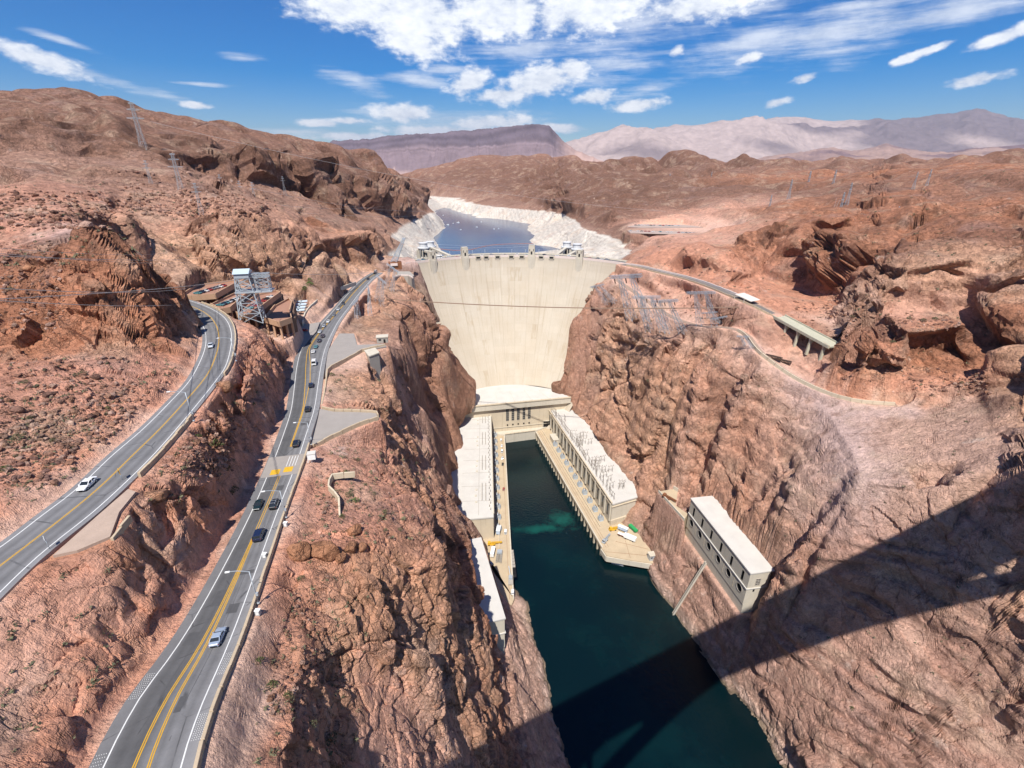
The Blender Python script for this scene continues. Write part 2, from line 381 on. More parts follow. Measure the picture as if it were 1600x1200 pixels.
# --- left canyon wall faces
add('wall', (636, 470, 172), (640, 520, 160), (655, 560, 138), (672, 600, 108), (688, 640, 80), (700, 680, 55))
add('purp', (628, 500, 174), (632, 545, 166), (645, 600, 140), (660, 650, 112), (676, 700, 92), (692, 745, 75), (702, 790, 65), (718, 815, 62))
add('wall', (600, 555, 177), (615, 600, 164), (632, 650, 146), (650, 700, 130), (668, 745, 122), (686, 790, 118), (706, 832, 108))
add('orange', (577, 565, 182), (590, 610, 176), (604, 660, 170), (625, 720, 164), (645, 765, 162), (668, 800, 158), (692, 830, 146))
add('brown', (724, 850, 92), (729, 880, 92), (738, 905, 90), (748, 940, 86), (760, 990, 78), (766, 1040, 70), (775, 1100, 66), (790, 1170, 62), (805, 1240, 60))
add('orange', (705, 865, 138), (714, 900, 132), (722, 950, 122), (732, 1000, 110), (738, 1060, 100), (744, 1120, 96), (755, 1190, 90), (770, 1270, 85))
add('orange', (685, 850, 162), (690, 890, 160), (696, 940, 151), (700, 990, 143), (702, 1040, 134))
add('orange', (590, 862, 180), (610, 900, 176), (630, 950, 166), (645, 1000, 159), (650, 1035, 154))
add('orange', (545, 905, 182), (560, 930, 178), (585, 970, 172), (600, 1020, 164))
add('pink', (560, 1050, 166), (570, 1110, 161), (565, 1180, 160), (570, 1260, 160))
add('pink', (625, 1070, 151), (635, 1130, 146), (640, 1200, 143), (650, 1290, 140))
add('ppink', (690, 1060, 131), (700, 1130, 124), (706, 1200, 119), (715, 1280, 114))
add('orange', (520, 980, 179), (535, 1040, 172), (532, 1100, 168), (526, 1160, 167), (524, 1240, 167))
add('red', (450, 930, 187), (465, 980, 186.5), (465, 1040, 186), (455, 1100, 186.5), (445, 1170, 188), (440, 1260, 190))
add('sand', (410, 985, 188.5), (410, 1050, 188.6), (405, 1130, 190), (395, 1210, 191.5), (385, 1290, 193))
# --- bench right of the lower road
add('red', (440, 860, 188.5), (480, 855, 188), (530, 855, 186), (580, 845, 182))
add('rubble', (470, 760, 187.4), (500, 790, 186), (540, 800, 184), (600, 800, 178), (650, 810, 168))
add('rubble', (495, 710, 186), (540, 720, 184), (590, 725, 178), (620, 735, 172))
add('rubble', (515, 640, 184), (560, 650, 182), (590, 655, 180), (600, 690, 174))
add('tan', (515, 600, 183), (540, 610, 181), (575, 620, 178))
add('sand', (520, 560, 183), (560, 548, 182), (598, 538, 181), (560, 570, 181))
add('tan', (545, 525, 180), (575, 505, 174), (600, 485, 176), (590, 460, 178))
add('rubble', (560, 500, 170), (575, 470, 172), (588, 450, 178))
add('tan', (640, 440, 180), (620, 445, 180), (605, 438, 180.4), (600, 425, 180.4))
add('gray', (600, 415, 180.4), (625, 412, 180.4), (650, 410, 180))
# --- left of the lower road: cut face and the ridge between the roads
def beside(L, R, side, off, y, dz):
    """point off metres outside an edge line (side -1 left, +1 right) at northing y"""
    l, r = [np.array([np.interp(y, L[:, 1], A[:, c]) for c in range(3)]) for A in (L, R)]; d = (r-l)/np.linalg.norm((r-l)[:2]); p = l-d*off if side < 0 else r+d*off
    return ('w', p[0], p[1], (l[2] if side < 0 else r[2])+dz)
add('rubble', *[beside(LOW_L, LOW_R, -1, 3.2+1.6*(y > 110), y, .1) for y in range(26, 236, 6)])
CUT = lambda y: float(np.interp(y, [26, 50, 80, 105, 120, 150, 190, 215, 235], [4, 5, 7, 10, 13, 15, 16, 16, 10]))
add('red', *[beside(LOW_L, LOW_R, -1, 3.4+1.8*(y > 110)+CUT(y)*(.85 if y < 95 else .38), y, CUT(y)) for y in range(26, 236, 6)])
_upr = UP_R[:90]
add('red', *[beside(UP_L[:90], _upr, 1, 2.4, y, -.4) for y in range(48, 196, 6)])
add('rubble', *[beside(UP_L[:90], _upr, 1, 6.5, y, -2.2) for y in range(60, 186, 6)])
add('red', (430, 512, 205), (390, 505, 208), (362, 496, 209.5), (352, 500, 210))
add('red', (410, 545, 205), (395, 575, 205))
add('pink', (390, 520, 208), (375, 560, 207.5))
add('red', (300, 765, 205.5), (262, 775, 207.5), (225, 800, 208.5), (180, 838, 210))
add('brown', (0, 886, 211.8), (40, 878, 212), (80, 870, 211.6), (130, 858, 211.2), (165, 845, 210.6))
add('pink', (0, 960, 210), (70, 930, 209.3), (130, 910, 208), (190, 890, 206), (250, 860, 201.5), (290, 820, 201.5))
add('pink', (-80, 1050, 208.5), (0, 1050, 206), (60, 1020, 205.3), (120, 985, 204.3), (180, 945, 203), (225, 905, 200.6))
add('ppink', (-100, 1200, 206), (0, 1140, 203), (60, 1085, 202.4))
# --- left of the upper road
add('sand', *[beside(UP_L, UP_R, -1, 2.2, y, .2) for y in range(52, 214, 8)])
add('red', (-100, 840, 214), (0, 790, 213), (70, 740, 213.2), (130, 700, 213.2), (190, 650, 213.5), (240, 608, 213.5), (275, 580, 213.2), (292, 552, 213))
add('rubble', (-100, 760, 218), (0, 710, 216.8), (80, 660, 217.2), (150, 620, 217.2), (210, 590, 216.5), (262, 560, 214.8))
add('rubble', (-100, 650, 223.5), (0, 615, 222.2), (80, 585, 221.8), (150, 570, 220.6), (220, 555, 218.5), (267, 538, 215.3))
add('brown', ('y', -100, 560, 132), ('y', 20, 545, 140), ('y', 100, 543, 142), ('y', 180, 546, 142), ('y', 240, 533, 155), ('y', 285, 520, 180), ('y', 302, 508, 200))
add('brown', ('y', -100, 505, 145), ('y', 0, 500, 149), ('y', 70, 495, 149), ('y', 150, 490, 151), ('y', 220, 480, 162), ('y', 272, 482, 188), ('y', 297, 489, 206))
add('brown', ('y', -100, 460, 152), ('y', 0, 455, 158), ('y', 60, 440, 158), ('y', 150, 430, 160), ('y', 220, 430, 172), ('y', 265, 448, 193), ('y', 295, 473, 213))
add('dark', ('y', 60, 395, 170), ('y', 100, 372, 172), ('y', 130, 343, 176), ('y', 165, 350, 182), ('y', 200, 372, 186), ('y', 236, 410, 197), ('y', 266, 443, 208))
add('gray', ('y', 150, 352, 213), ('y', 200, 390, 226), ('y', 240, 425, 241), ('y', 262, 448, 250))
add('rubble', ('y', -150, 450, 165), ('y', -80, 420, 172), ('y', 0, 395, 190), ('y', 50, 350, 213), ('y', 90, 330, 230), ('y', 140, 330, 253))
add('rubble', ('y', -150, 370, 210), ('y', -60, 340, 245), ('y', 0, 320, 262), ('y', 90, 305, 290), ('y', 170, 315, 305))
# --- bluffs behind the garage
add('tan', ('y', 240, 420, 255), ('y', 300, 427, 285), ('y', 350, 432, 305), ('y', 400, 445, 320), ('y', 440, 457, 330), ('y', 478, 442, 370), ('y', 530, 421, 430), ('y', 578, 411, 500), ('y', 596, 402, 560))
add('tan', ('y', 205, 360, 285), ('y', 250, 380, 298), ('y', 310, 385, 308), ('y', 370, 385, 320), ('y', 420, 410, 334), ('y', 450, 430, 340), ('y', 485, 405, 376), ('y', 530, 395, 438), ('y', 570, 395, 502), ('y', 592, 396, 552))
add('wall', ('y', 200, 335, 310), ('y', 250, 348, 318), ('y', 300, 335, 322), ('y', 345, 322, 332), ('y', 395, 338, 347), ('y', 422, 368, 350), ('y', 452, 395, 354), ('y', 472, 375, 392), ('y', 520, 370, 446), ('y', 560, 364, 506), ('y', 587, 376, 548))
add('farp', ('y', 60, 275, 400), ('y', 180, 290, 400), ('y', 260, 290, 420), ('y', 330, 290, 460), ('y', 400, 312, 500), ('y', 450, 340, 520), ('y', 500, 345, 560), ('y', 545, 350, 620), ('y', 590, 358, 700), ('y', 600, 365, 730))
add('brown', ('y', 480, 345, 510), ('y', 487, 322, 518), ('y', 500, 345, 528))
add('farp', ('y', -150, 250, 430), ('y', 0, 250, 470), ('y', 120, 252, 510), ('y', 250, 262, 550), ('y', 320, 274, 600), ('y', 400, 292, 680), ('y', 470, 305, 780), ('y', 560, 330, 900), ('y', 610, 340, 1010), ('y', 640, 340, 1090))
# --- the big left ridge
add('farb', ('y', -150, 190, 460), ('y', 0, 205, 500), ('y', 100, 213, 540), ('y', 250, 228, 578), ('y', 340, 240, 640), ('y', 450, 255, 765), ('y', 540, 282, 900), ('y', 610, 308, 1050), ('y', 655, 327, 1150))
add('far', ('y', -150, 160, 640), ('y', 0, 170, 660), ('y', 100, 178, 690), ('y', 250, 205, 760), ('y', 350, 222, 830), ('y', 450, 235, 940), ('y', 540, 262, 1090), ('y', 610, 292, 1260), ('y', 660, 320, 1400))
add('far', ('y', -150, 150, 780), ('y', -60, 148, 790), ('y', 0, 144, 800), ('y', 60, 140, 840), ('y', 100, 143, 860), ('y', 140, 158, 850), ('y', 165, 165, 850), ('y', 235, 183, 880), ('y', 290, 188, 910), ('y', 360, 204, 950), ('y', 410, 215, 990), ('y', 450, 212, 1040), ('y', 480, 217, 1080), ('y', 520, 231, 1150), ('y', 560, 245, 1230), ('y', 590, 262, 1300), ('y', 620, 281, 1400), ('y', 650, 305, 1500), ('y', 672, 326, 1560))
add('far', ('y', -150, 190, 1300), ('y', 100, 200, 1300), ('y', 300, 230, 1400), ('y', 450, 250, 1500), ('y', 560, 275, 1650), ('y', 640, 315, 1800))
add('far', ('y', -150, 230, 2600), ('y', 150, 240, 2600), ('y', 400, 262, 2700), ('y', 560, 285, 2800), ('y', 640, 290, 2800))
add('far', ('y', -150, 255, 5200), ('y', 300, 268, 5200), ('y', 640, 268, 5200), ('y', 900, 266, 5200), ('y', 1200, 262, 5200), ('y', 1500, 260, 5200), ('y', 1800, 258, 5200))
# --- left lake shore (bathtub ring)
add('farp', (600, 374, 173), (622, 355, 172), (645, 343, 172), (668, 334, 171), (680, 332, 168))
add('white', (606, 396, 158), (632, 380, 155), (655, 362, 152), (676, 346, 150))
add('white', (690, 412, 131), (690, 398, 131), (682, 380, 131), (676, 372, 131), (693, 357, 131), (689, 345, 131), (678, 330, 131))
add('bed', (735, 405, 118), (735, 380, 118), (735, 362, 118), (730, 345, 118), (705, 335, 118), (700, 331, 118))
# --- far shore
add('white', (655, 318, 131), (700, 325, 131), (722, 329, 131), (742, 335, 131), (762, 341, 131), (790, 344, 131), (815, 348, 131), (838, 351, 131))
add('farp', ('y', 650, 306, 2250), ('y', 700, 311, 2060), ('y', 735, 317, 1830), ('y', 760, 324, 1680), ('y', 800, 325, 1570), ('y', 845, 327, 1450))
add('farb', ('y', 640, 288, 2500), ('y', 700, 285, 2400), ('y', 760, 295, 2200), ('y', 800, 300, 1900), ('y', 850, 308, 1650))
add('far', ('y', 600, 280, 3000), ('y', 640, 272, 2900), ('y', 690, 262, 2700), ('y', 730, 251, 2700), ('y', 790, 242, 2800), ('y', 840, 243, 2900), ('y', 880, 252, 3000), ('y', 915, 263, 3000), ('y', 960, 266, 3000))
add('farb', ('y', 700, 272, 2550), ('y', 760, 270, 2500), ('y', 830, 275, 2300), ('y', 880, 280, 2000), ('y', 930, 282, 1900))
add('far', ('y', 620, 285, 4000), ('y', 800, 275, 4200), ('y', 950, 275, 4200), ('y', 1100, 270, 4200), ('y', 1500, 268, 4200), ('y', 1800, 266, 4200))
# --- right lake shore
add('white', (838, 351, 131), (824, 354, 131), (822, 360, 131), (836, 368, 131), (828, 376, 131), (834, 383, 131), (862, 386, 131), (888, 392, 131), (900, 402, 131))
add('bed', (795, 405, 118), (795, 380, 118), (795, 362, 118), (790, 352, 118), (760, 348, 118))
add('white', ('y', 846, 352, 1340), ('y', 862, 353, 1200), ('y', 905, 357, 980), ('y', 930, 366, 880), ('y', 955, 382, 780), ('y', 978, 398, 660))
add('far', ('y', 850, 338, 1420), ('y', 880, 342, 1270), ('y', 912, 350, 1020), ('y', 940, 360, 900), ('y', 965, 375, 800), ('y', 990, 390, 680))
add('farb', ('y', 855, 318, 1460), ('y', 880, 318, 1330), ('y', 930, 325, 1120), ('y', 965, 345, 930), ('y', 985, 362, 830))
add('farb', ('y', 870, 292, 1600), ('y', 900, 285, 1500), ('y', 950, 280, 1450), ('y', 1000, 283, 1400), ('y', 1060, 290, 1250), ('y', 1130, 295, 1200), ('y', 1200, 300, 1100))
add('farb', ('y', 960, 272, 2000), ('y', 1040, 271, 2000), ('y', 1100, 265, 2100), ('y', 1150, 268, 2000), ('y', 1200, 272, 1800))
# --- Arizona terraces and hills
add('pink', ('y', 985, 345, 900), ('y', 1040, 340, 880), ('y', 1100, 336, 900), ('y', 1180, 325, 900))
add('sand', (985, 352, 187), (1040, 355, 187), (1090, 358, 187.5), (1130, 363, 188), (1150, 358, 190))
add('pink', ('y', 985, 368, 700), ('y', 1040, 370, 650), ('y', 1100, 375, 590), ('y', 1150, 385, 520))
add('red', ('y', 1000, 392, 575), ('y', 1030, 384, 530), ('y', 1070, 381, 502), ('y', 1130, 396, 444), ('y', 1160, 420, 418))
add('red', (1000, 413, 182), (1040, 420, 183), (1075, 428, 184.5), (1110, 439, 186), (1150, 455, 187.5), (1180, 468, 188.5), (1215, 485, 189), (1250, 503, 190), (1290, 522, 190), (1320, 545, 190))
add('pink', (985, 418, 179), (1010, 428, 178), (1060, 441, 180), (1100, 453, 181), (1140, 470, 182), (1190, 495, 183), (1228, 519, 183), (1262, 543, 181), (1290, 562, 177.5), (1315, 572, 179))
add('pink', (985, 440, 168), (1020, 460, 165), (1060, 478, 166), (1100, 490, 168), (1150, 500, 176.5), (1190, 528, 176), (1230, 556, 173.5), (1280, 586, 173))
add('purp', (950, 450, 163), (980, 478, 157), (1020, 512, 152), (1060, 524, 152), (1100, 524, 157), (1135, 520, 163))
add('gray', (1185, 560, 166), (1215, 585, 167), (1260, 612, 168), (1310, 630, 170), (1370, 642, 171), (1420, 640, 174))
add('red', ('y', 1165, 435, 415), ('y', 1190, 432, 425), ('y', 1230, 450, 380), ('y', 1262, 462, 345), ('y', 1300, 470, 318), ('y', 1325, 488, 290))
add('brown', ('y', 1145, 388, 470), ('y', 1175, 365, 462), ('y', 1200, 348, 455), ('y', 1230, 350, 428), ('y', 1255, 362, 402), ('y', 1280, 372, 385))
add('brown', ('y', 1275, 430, 362), ('y', 1300, 432, 340), ('y', 1330, 442, 312))
add('brown', ('y', 1290, 387, 385), ('y', 1320, 370, 368), ('y', 1345, 380, 345), ('y', 1350, 410, 315))
add('sand', (1290, 500, 191), (1310, 515, 191), (1330, 520, 192))
add('brown', ('y', 1312, 558, 218), ('y', 1350, 563, 212), ('y', 1400, 567, 208), ('y', 1450, 562, 208), ('y', 1500, 558, 210), ('y', 1540, 562, 206))
add('brown', ('y', 1322, 517, 224), ('y', 1360, 512, 219), ('y', 1420, 512, 214), ('y', 1480, 506, 215), ('y', 1520, 500, 216))
add('pink', ('y', 1330, 498, 236), ('y', 1370, 490, 239), ('y', 1420, 487, 239), ('y', 1475, 486, 238), ('y', 1505, 482, 242))
add('tan', ('y', 1345, 448, 245), ('y', 1375, 430, 248), ('y', 1420, 415, 250), ('y', 1480, 402, 250), ('y', 1520, 400, 250), ('y', 1550, 412, 246))
add('dark', ('y', 1355, 402, 285), ('y', 1400, 385, 285), ('y', 1460, 370, 285), ('y', 1520, 365, 278), ('y', 1600, 370, 262), ('y', 1750, 370, 250))
add('brown', ('y', 1360, 345, 380), ('y', 1420, 335, 355), ('y', 1480, 322, 345), ('y', 1540, 318, 335), ('y', 1600, 318, 325), ('y', 1750, 320, 310))
add('tan', ('y', 1560, 470, 235), ('y', 1600, 450, 225), ('y', 1680, 450, 210), ('y', 1800, 450, 200))
add('brown', ('y', 1545, 520, 218), ('y', 1575, 500, 215), ('y', 1600, 510, 205), ('y', 1700, 510, 190))
add('tan', ('y', 1560, 560, 196), ('y', 1600, 555, 190), ('y', 1700, 555, 172), ('y', 1850, 555, 160))
add('brown', ('y', 1200, 322, 720), ('y', 1260, 330, 600), ('y', 1320, 335, 520), ('y', 1350, 325, 560), ('y', 1420, 312, 560))
add('far', ('y', 1180, 305, 1000), ('y', 1250, 308, 850), ('y', 1330, 310, 720), ('y', 1420, 300, 640), ('y', 1500, 296, 560), ('y', 1600, 296, 500), ('y', 1800, 296, 460))
add('brown', ('y', 1220, 286, 1150), ('y', 1300, 282, 1050), ('y', 1350, 275, 950), ('y', 1420, 270, 850), ('y', 1480, 265, 800), ('y', 1540, 264, 750), ('y', 1600, 266, 680), ('y', 1800, 262, 620))
add('far', ('y', 1150, 282, 1500), ('y', 1300, 278, 1500), ('y', 1450, 275, 1500), ('y', 1600, 274, 1500), ('y', 1850, 274, 1500))
# --- slopes under the right cliffs
add('red', (1322, 580, 180), (1345, 585, 184), (1400, 585, 187), (1460, 580, 188), (1510, 575, 190), (1550, 580, 192))
add('red', (1310, 598, 176), (1360, 610, 177), (1410, 610, 180), (1460, 605, 183), (1500, 600, 185), (1540, 605, 186))
add('tan', (1560, 620, 186), (1600, 610, 190), (1680, 610, 200), (1850, 600, 215))
# --- right canyon wall
add('purp', (905, 560, 88), (915, 600, 60), (930, 640, 40))
add('tan', (930, 500, 136), (950, 550, 107), (970, 600, 86), (990, 650, 66), (1000, 700, 46), (1014, 735, 40))
add('tan', (960, 480, 148), (1000, 530, 137), (1020, 570, 125), (1040, 620, 108), (1050, 670, 86), (1050, 720, 62), (1045, 755, 50))
add('wall', (1030, 535, 147), (1060, 560, 143), (1090, 600, 136), (1110, 650, 116), (1110, 700, 92), (1090, 745, 72), (1080, 768, 62))
add('wall', (1100, 540, 154), (1130, 580, 150), (1160, 620, 140), (1180, 670, 128), (1180, 720, 112), (1160, 760, 96))
add('ppink', (1170, 565, 166), (1200, 600, 160), (1230, 640, 154), (1250, 690, 144), (1250, 740, 130), (1230, 790, 110))
add('gray', (1250, 620, 164), (1300, 650, 165), (1330, 700, 158), (1340, 750, 146))
add('ppink', (1380, 665, 168), (1420, 700, 163), (1430, 760, 150), (1420, 810, 128))
add('ppink', (1450, 640, 174), (1490, 690, 170), (1500, 750, 158), (1490, 810, 138))
add('ppink', (1530, 620, 182), (1560, 680, 178), (1580, 750, 165), (1580, 820, 148), (1580, 900, 132))
add('tan', (1600, 640, 188), (1640, 700, 184), (1680, 800, 168), (1700, 900, 150), (1720, 1000, 132), (1740, 1100, 112), (1760, 1250, 90))
# valve house surroundings on the right wall
add('purp', (1030, 768, 58), (1055, 772, 62), (1072, 780, 66))
add('ppink', (1036, 798, 40), (1056, 818, 38), (1068, 832, 39), (1106, 886, 39), (1150, 950, 37), (1172, 972, 36))
add('wall', (1100, 772, 73), (1140, 790, 76), (1180, 840, 77), (1206, 885, 75), (1212, 905, 68))
add('wall', (1150, 785, 88), (1190, 820, 90), (1230, 880, 88), (1250, 920, 80))
add('purp', (1025, 850, 15), (1050, 880, 22), (1080, 920, 24), (1120, 970, 26), (1160, 1020, 26), (1210, 1080, 26), (1270, 1170, 26), (1350, 1290, 26))
add('purp', (1200, 985, 46), (1230, 1030, 46), (1290, 1100, 45), (1360, 1200, 40), (1450, 1320, 38))
add('purp', (1260, 850, 108), (1300, 900, 98), (1330, 960, 84), (1370, 1040, 72), (1430, 1130, 62), (1520, 1240, 58))  # duller rock tone from here down, partly standing in for shade among the ledges
add('purp', (1330, 850, 118), (1380, 900, 108), (1420, 970, 95), (1470, 1050, 82), (1530, 1130, 76), (1620, 1230, 70))
add('purp', (1450, 860, 126), (1500, 930, 116), (1540, 1010, 103), (1590, 1090, 92), (1660, 1180, 84))
add('ppink', (1400, 1000, 88), (1500, 1080, 84), (1600, 1150, 78))
# --- outer frame
add('red', ('w', -260, 60, 262), ('w', -180, 60, 245), ('w', -120, 40, 226), ('w', -90, 25, 216), ('w', -60, 20, 208))
add('red', ('w', -40, 26, 184), ('w', -30, 34, 176), ('w', -18, 36, 130), ('w', -5, 40, 80))
add('bed', ('w', 20, 45, -4), ('w', 60, 45, -14), ('w', 110, 40, -14), ('w', 150, 50, 0), ('w', 200, 60, 60), ('w', 260, 80, 130), ('w', 330, 110, 200))
add('far', ('w', -2300, 600, 330), ('w', -2600, 1200, 360), ('w', -5200, 2400, 280))
add('far', ('w', 1200, 500, 290), ('w', 2400, 1100, 290), ('w', 5200, 2200, 270), ('w', 500, 190, 240))
add('far', ('w', -700, 250, 300), ('w', -400, 140, 272))

def build_terrain():
    xs, zs, at = [], [], []
    for tg, W in PTS:
        c, r = TAGS[tg]; W = [np.array(p, float) for p in W]
        for i in range(len(W)):
            xs.append(W[i]); at.append((*c, r))
            if i+1 < len(W):
                L = np.linalg.norm(W[i+1]-W[i]); n = int(L/(.055*np.hypot(*W[i][:2])))
                for k in range(1, min(n, 30)+1):
                    xs.append(W[i]+(W[i+1]-W[i])*k/(n+1)); at.append((*c, r))
    X = np.array(xs); A = np.array(at)
    for P, off in ((LOW_L, 0), (LOW_R, 0), (UP_L, 0), (UP_R, 0), (AZ_C, 0), (LZ_C, 0)):
        X = np.r_[X, P[::2]]; c, r = TAGS['sand']; A = np.r_[A, np.tile((*c, r), (len(P[::2]), 1))]
    az = np.arctan2(X[:, 0], X[:, 1]); lr = np.log(np.hypot(X[:, 0], X[:, 1]))
    keep = (np.abs(az) < 1.45); X, A, az, lr = X[keep], A[keep], az[keep], lr[keep]
    vs, es, fs, ov, oe, of_ = delaunay_2d_cdt([Vector((a, b)) for a, b in zip(az, lr)], [], [], 0, 1e-5, True)
    P = np.array([(v[0], v[1]) for v in vs]); src = np.array([o[0] for o in ov])
    D = np.c_[X[src, 2], A[src]]
    NA, ND = 980, 1900
    A0, A1 = -1.10, 1.10; R0, R1 = math.log(44.0), math.log(4300.0)
    G = np.full((5, NA, ND), np.nan, np.float32)
    pu = (P[:, 0]-A0)/(A1-A0)*(NA-1); pv = (P[:, 1]-R0)/(R1-R0)*(ND-1)
    for f in fs:
        a, b, c = f[:3]
        u = pu[[a, b, c]]; v = pv[[a, b, c]]
        i0, i1 = max(0, int(math.ceil(u.min()))), min(NA-1, int(u.max())); j0, j1 = max(0, int(math.ceil(v.min()))), min(ND-1, int(v.max()))
        if i1 < i0 or j1 < j0: continue
        det = (v[1]-v[2])*(u[0]-u[2])+(u[2]-u[1])*(v[0]-v[2])
        if abs(det) < 1e-9: continue
        I, J = np.meshgrid(np.arange(i0, i1+1), np.arange(j0, j1+1), indexing='ij')
        w0 = ((v[1]-v[2])*(I-u[2])+(u[2]-u[1])*(J-v[2]))/det; w1 = ((v[2]-v[0])*(I-u[2])+(u[0]-u[2])*(J-v[2]))/det; w2 = 1-w0-w1
        k = (w0 >= -1e-5) & (w1 >= -1e-5) & (w2 >= -1e-5)
        if not k.any(): continue
        val = D[a][:, None]*w0[k]+D[b][:, None]*w1[k]+D[c][:, None]*w2[k]
        G[:, I[k], J[k]] = val
    bad = np.isnan(G[0])
    print('holes', bad.sum())
    if bad.any():
        for k in range(5):
            g = G[k]
            for j in range(ND):            # carry outward along each column
                m = np.isnan(g[:, j])
                if m.any() and j > 0: g[m, j] = g[m, j-1]
            for j in range(ND-2, -1, -1):
                m = np.isnan(g[:, j]); g[m, j] = g[m, j+1]
            g[np.isnan(g)] = 200.
    def blur(g, n):
        for _ in range(n):
            g = np.pad(g, 1, 'edge'); g = (g[:-2, 1:-1]+g[2:, 1:-1]+2*g[1:-1, 1:-1])/4; g = np.pad(g, ((0, 0), (1, 1)), 'edge') if False else g
            g = np.pad(g, ((0, 0), (1, 1)), 'edge'); g = (g[:, :-2]+g[:, 2:]+2*g[:, 1:-1])/4
        return g
    Z = blur(G[0], 5)
    for k in range(1, 5): G[k] = blur(G[k], 14)
    AZ = np.linspace(A0, A1, NA, dtype=np.float32); LR = np.linspace(R0, R1, ND); RR = np.exp(LR).astype(np.float32)
    # --- re-space every column evenly along its own slope
    NR = 1080
    dz = np.diff(Z, axis=1); dr = np.diff(RR)[None]; rm = (.5*(RR[1:]+RR[:-1]))[None]
    vis = np.sqrt(dr**2*.45+dz**2)/rm+dr/rm*.12
    cs = np.c_[np.zeros(NA), np.cumsum(vis, 1)]
    for _ in range(30): cs = (np.pad(cs, ((1, 1), (0, 0)), 'edge')[:-2]+np.pad(cs, ((1, 1), (0, 0)), 'edge')[2:]+2*cs)/4
    J = np.empty((NA, NR), np.float32)
    for i in range(NA): J[i] = np.interp(np.linspace(0, cs[i, -1], NR), cs[i], np.arange(ND))
    J0 = np.clip(J.astype(int), 0, ND-2); ft = J-J0; II = np.arange(NA)[:, None]
    z = (Z[II, J0]*(1-ft)+Z[II, J0+1]*ft).astype(np.float32)
    r = np.exp(R0+J/(ND-1)*(R1-R0)).astype(np.float32)
    x = r*np.sin(AZ)[:, None]; y = r*np.cos(AZ)[:, None]
    # colours and roughness, sampled with a wander so that beds do not end on triangle edges
    s = np.maximum(r, 60)
    wx = gnoise(x/14, y/14, z/14, 3)+.6*gnoise(x/5, y/5, z/5, 4); wy = gnoise(x/14, y/14, z/14, 5)+.6*gnoise(x/5, y/5, z/5, 6)
    ui = np.clip((II+wx*5.5/s*NA/2.2*1.0).astype(int), 0, NA-1); vi = np.clip((J+wy*6.0/s*ND/4.5).astype(int), 0, ND-1)
    col = np.stack([G[k][ui, vi] for k in (1, 2, 3)], -1); rough = G[4][II, J0]
    # --- keep roads and building ground even
    def near(P, hw, bl, zoff=-.25):
        """distance to a centre line and its height"""
        best = np.full(x.shape, 1e9, np.float32); zz = np.zeros(x.shape, np.float32)
        lo = P[:, :2].min(0)-40; hi = P[:, :2].max(0)+40
        k = (x > lo[0]) & (x < hi[0]) & (y > lo[1]) & (y < hi[1])
        X_, Y_ = x[k], y[k]; b = np.full(X_.shape, 1e9, np.float32); zv = np.zeros(X_.shape, np.float32)
        for p, q in zip(P[:-1], P[1:]):
            d = q-p; L = d[0]**2+d[1]**2+1e-9
            t = np.clip(((X_-p[0])*d[0]+(Y_-p[1])*d[1])/L, 0, 1)
            dd = np.hypot(X_-p[0]-t*d[0], Y_-p[1]-t*d[1]); m = dd < b
            b = np.where(m, dd, b); zv = np.where(m, p[2]+t*d[2], zv)
        best[k] = b; zz[k] = zv
        return 1-sstep(hw, hw+bl, best), zz+zoff, best
    flat = np.zeros(x.shape, np.float32); fz = z.copy()
    def level(w, zz):
        nonlocal flat, fz
        fz = np.where(w > 0, fz*(1-w)+zz*w, fz); flat = np.maximum(flat, w)
    lowc = (LOW_L+LOW_R)/2; upc = (UP_L+UP_R)/2
    for P, hw, bl in ((lowc[::2], 7.6, 4.0), (upc[::2], 6.4, 3.0), (AZ_C[:-10], 6.0, 3.0), (LZ_C, 3.6, 3.0)):
        w, zz, _ = near(P, hw, bl, -.35); level(w, zz)
    def pad(poly, zlev, bl):
        """level ground under a plan polygon"""
        P = [np.array(p[:2], float) for p in poly]; ins = np.zeros(x.shape, bool); dist = np.full(x.shape, 1e9, np.float32)
        xs_ = [p[0] for p in P]; ys_ = [p[1] for p in P]; bb = (x > min(xs_)-25) & (x < max(xs_)+25) & (y > min(ys_)-25) & (y < max(ys_)+25)
        X_, Y_ = x[bb], y[bb]; i_ = np.zeros(X_.shape, bool); d_ = np.full(X_.shape, 1e9, np.float32)
        for p, q in zip(P, P[1:]+P[:1]):
            c = (p[1] > Y_) != (q[1] > Y_)
            with np.errstate(divide='ignore', invalid='ignore'): xi = (q[0]-p[0])*(Y_-p[1])/(q[1]-p[1])+p[0]
            i_ ^= c & (X_ < xi)
            e = q-p; t = np.clip(((X_-p[0])*e[0]+(Y_-p[1])*e[1])/(e @ e+1e-9), 0, 1); d_ = np.minimum(d_, np.hypot(X_-p[0]-t*e[0], Y_-p[1]-t*e[1]))
        d_[i_] = 0; dist[bb] = d_
        level(1-sstep(.5, bl, dist), np.float32(zlev))
    for poly, zl, bl in PADS: pad(poly, zl, bl)
    z = fz
    # --- relief along the normal
    def normals(x, y, z):
        P = np.stack([x, y, z], -1); a = np.gradient(P, axis=0); b = np.gradient(P, axis=1)
        n = np.cross(a, b); n /= np.linalg.norm(n, axis=-1, keepdims=True)+1e-9
        n[n[..., 2] < 0] *= -1; return n
    n = normals(x, y, z)
    for k in range(3): n[..., k] = blur(n[..., k], 4)
    n /= np.linalg.norm(n, axis=-1, keepdims=True)+1e-9
    steep = 1-n[..., 2]
    amp = rough*(1-flat)*(.45+.9*sstep(.05, .5, steep))*(1+1.5*sstep(200, 520, r)+2.2*sstep(1500, 2000, r)*sstep(-.05, .1, x/np.maximum(r, 1)))
    foot = r/480*1.15
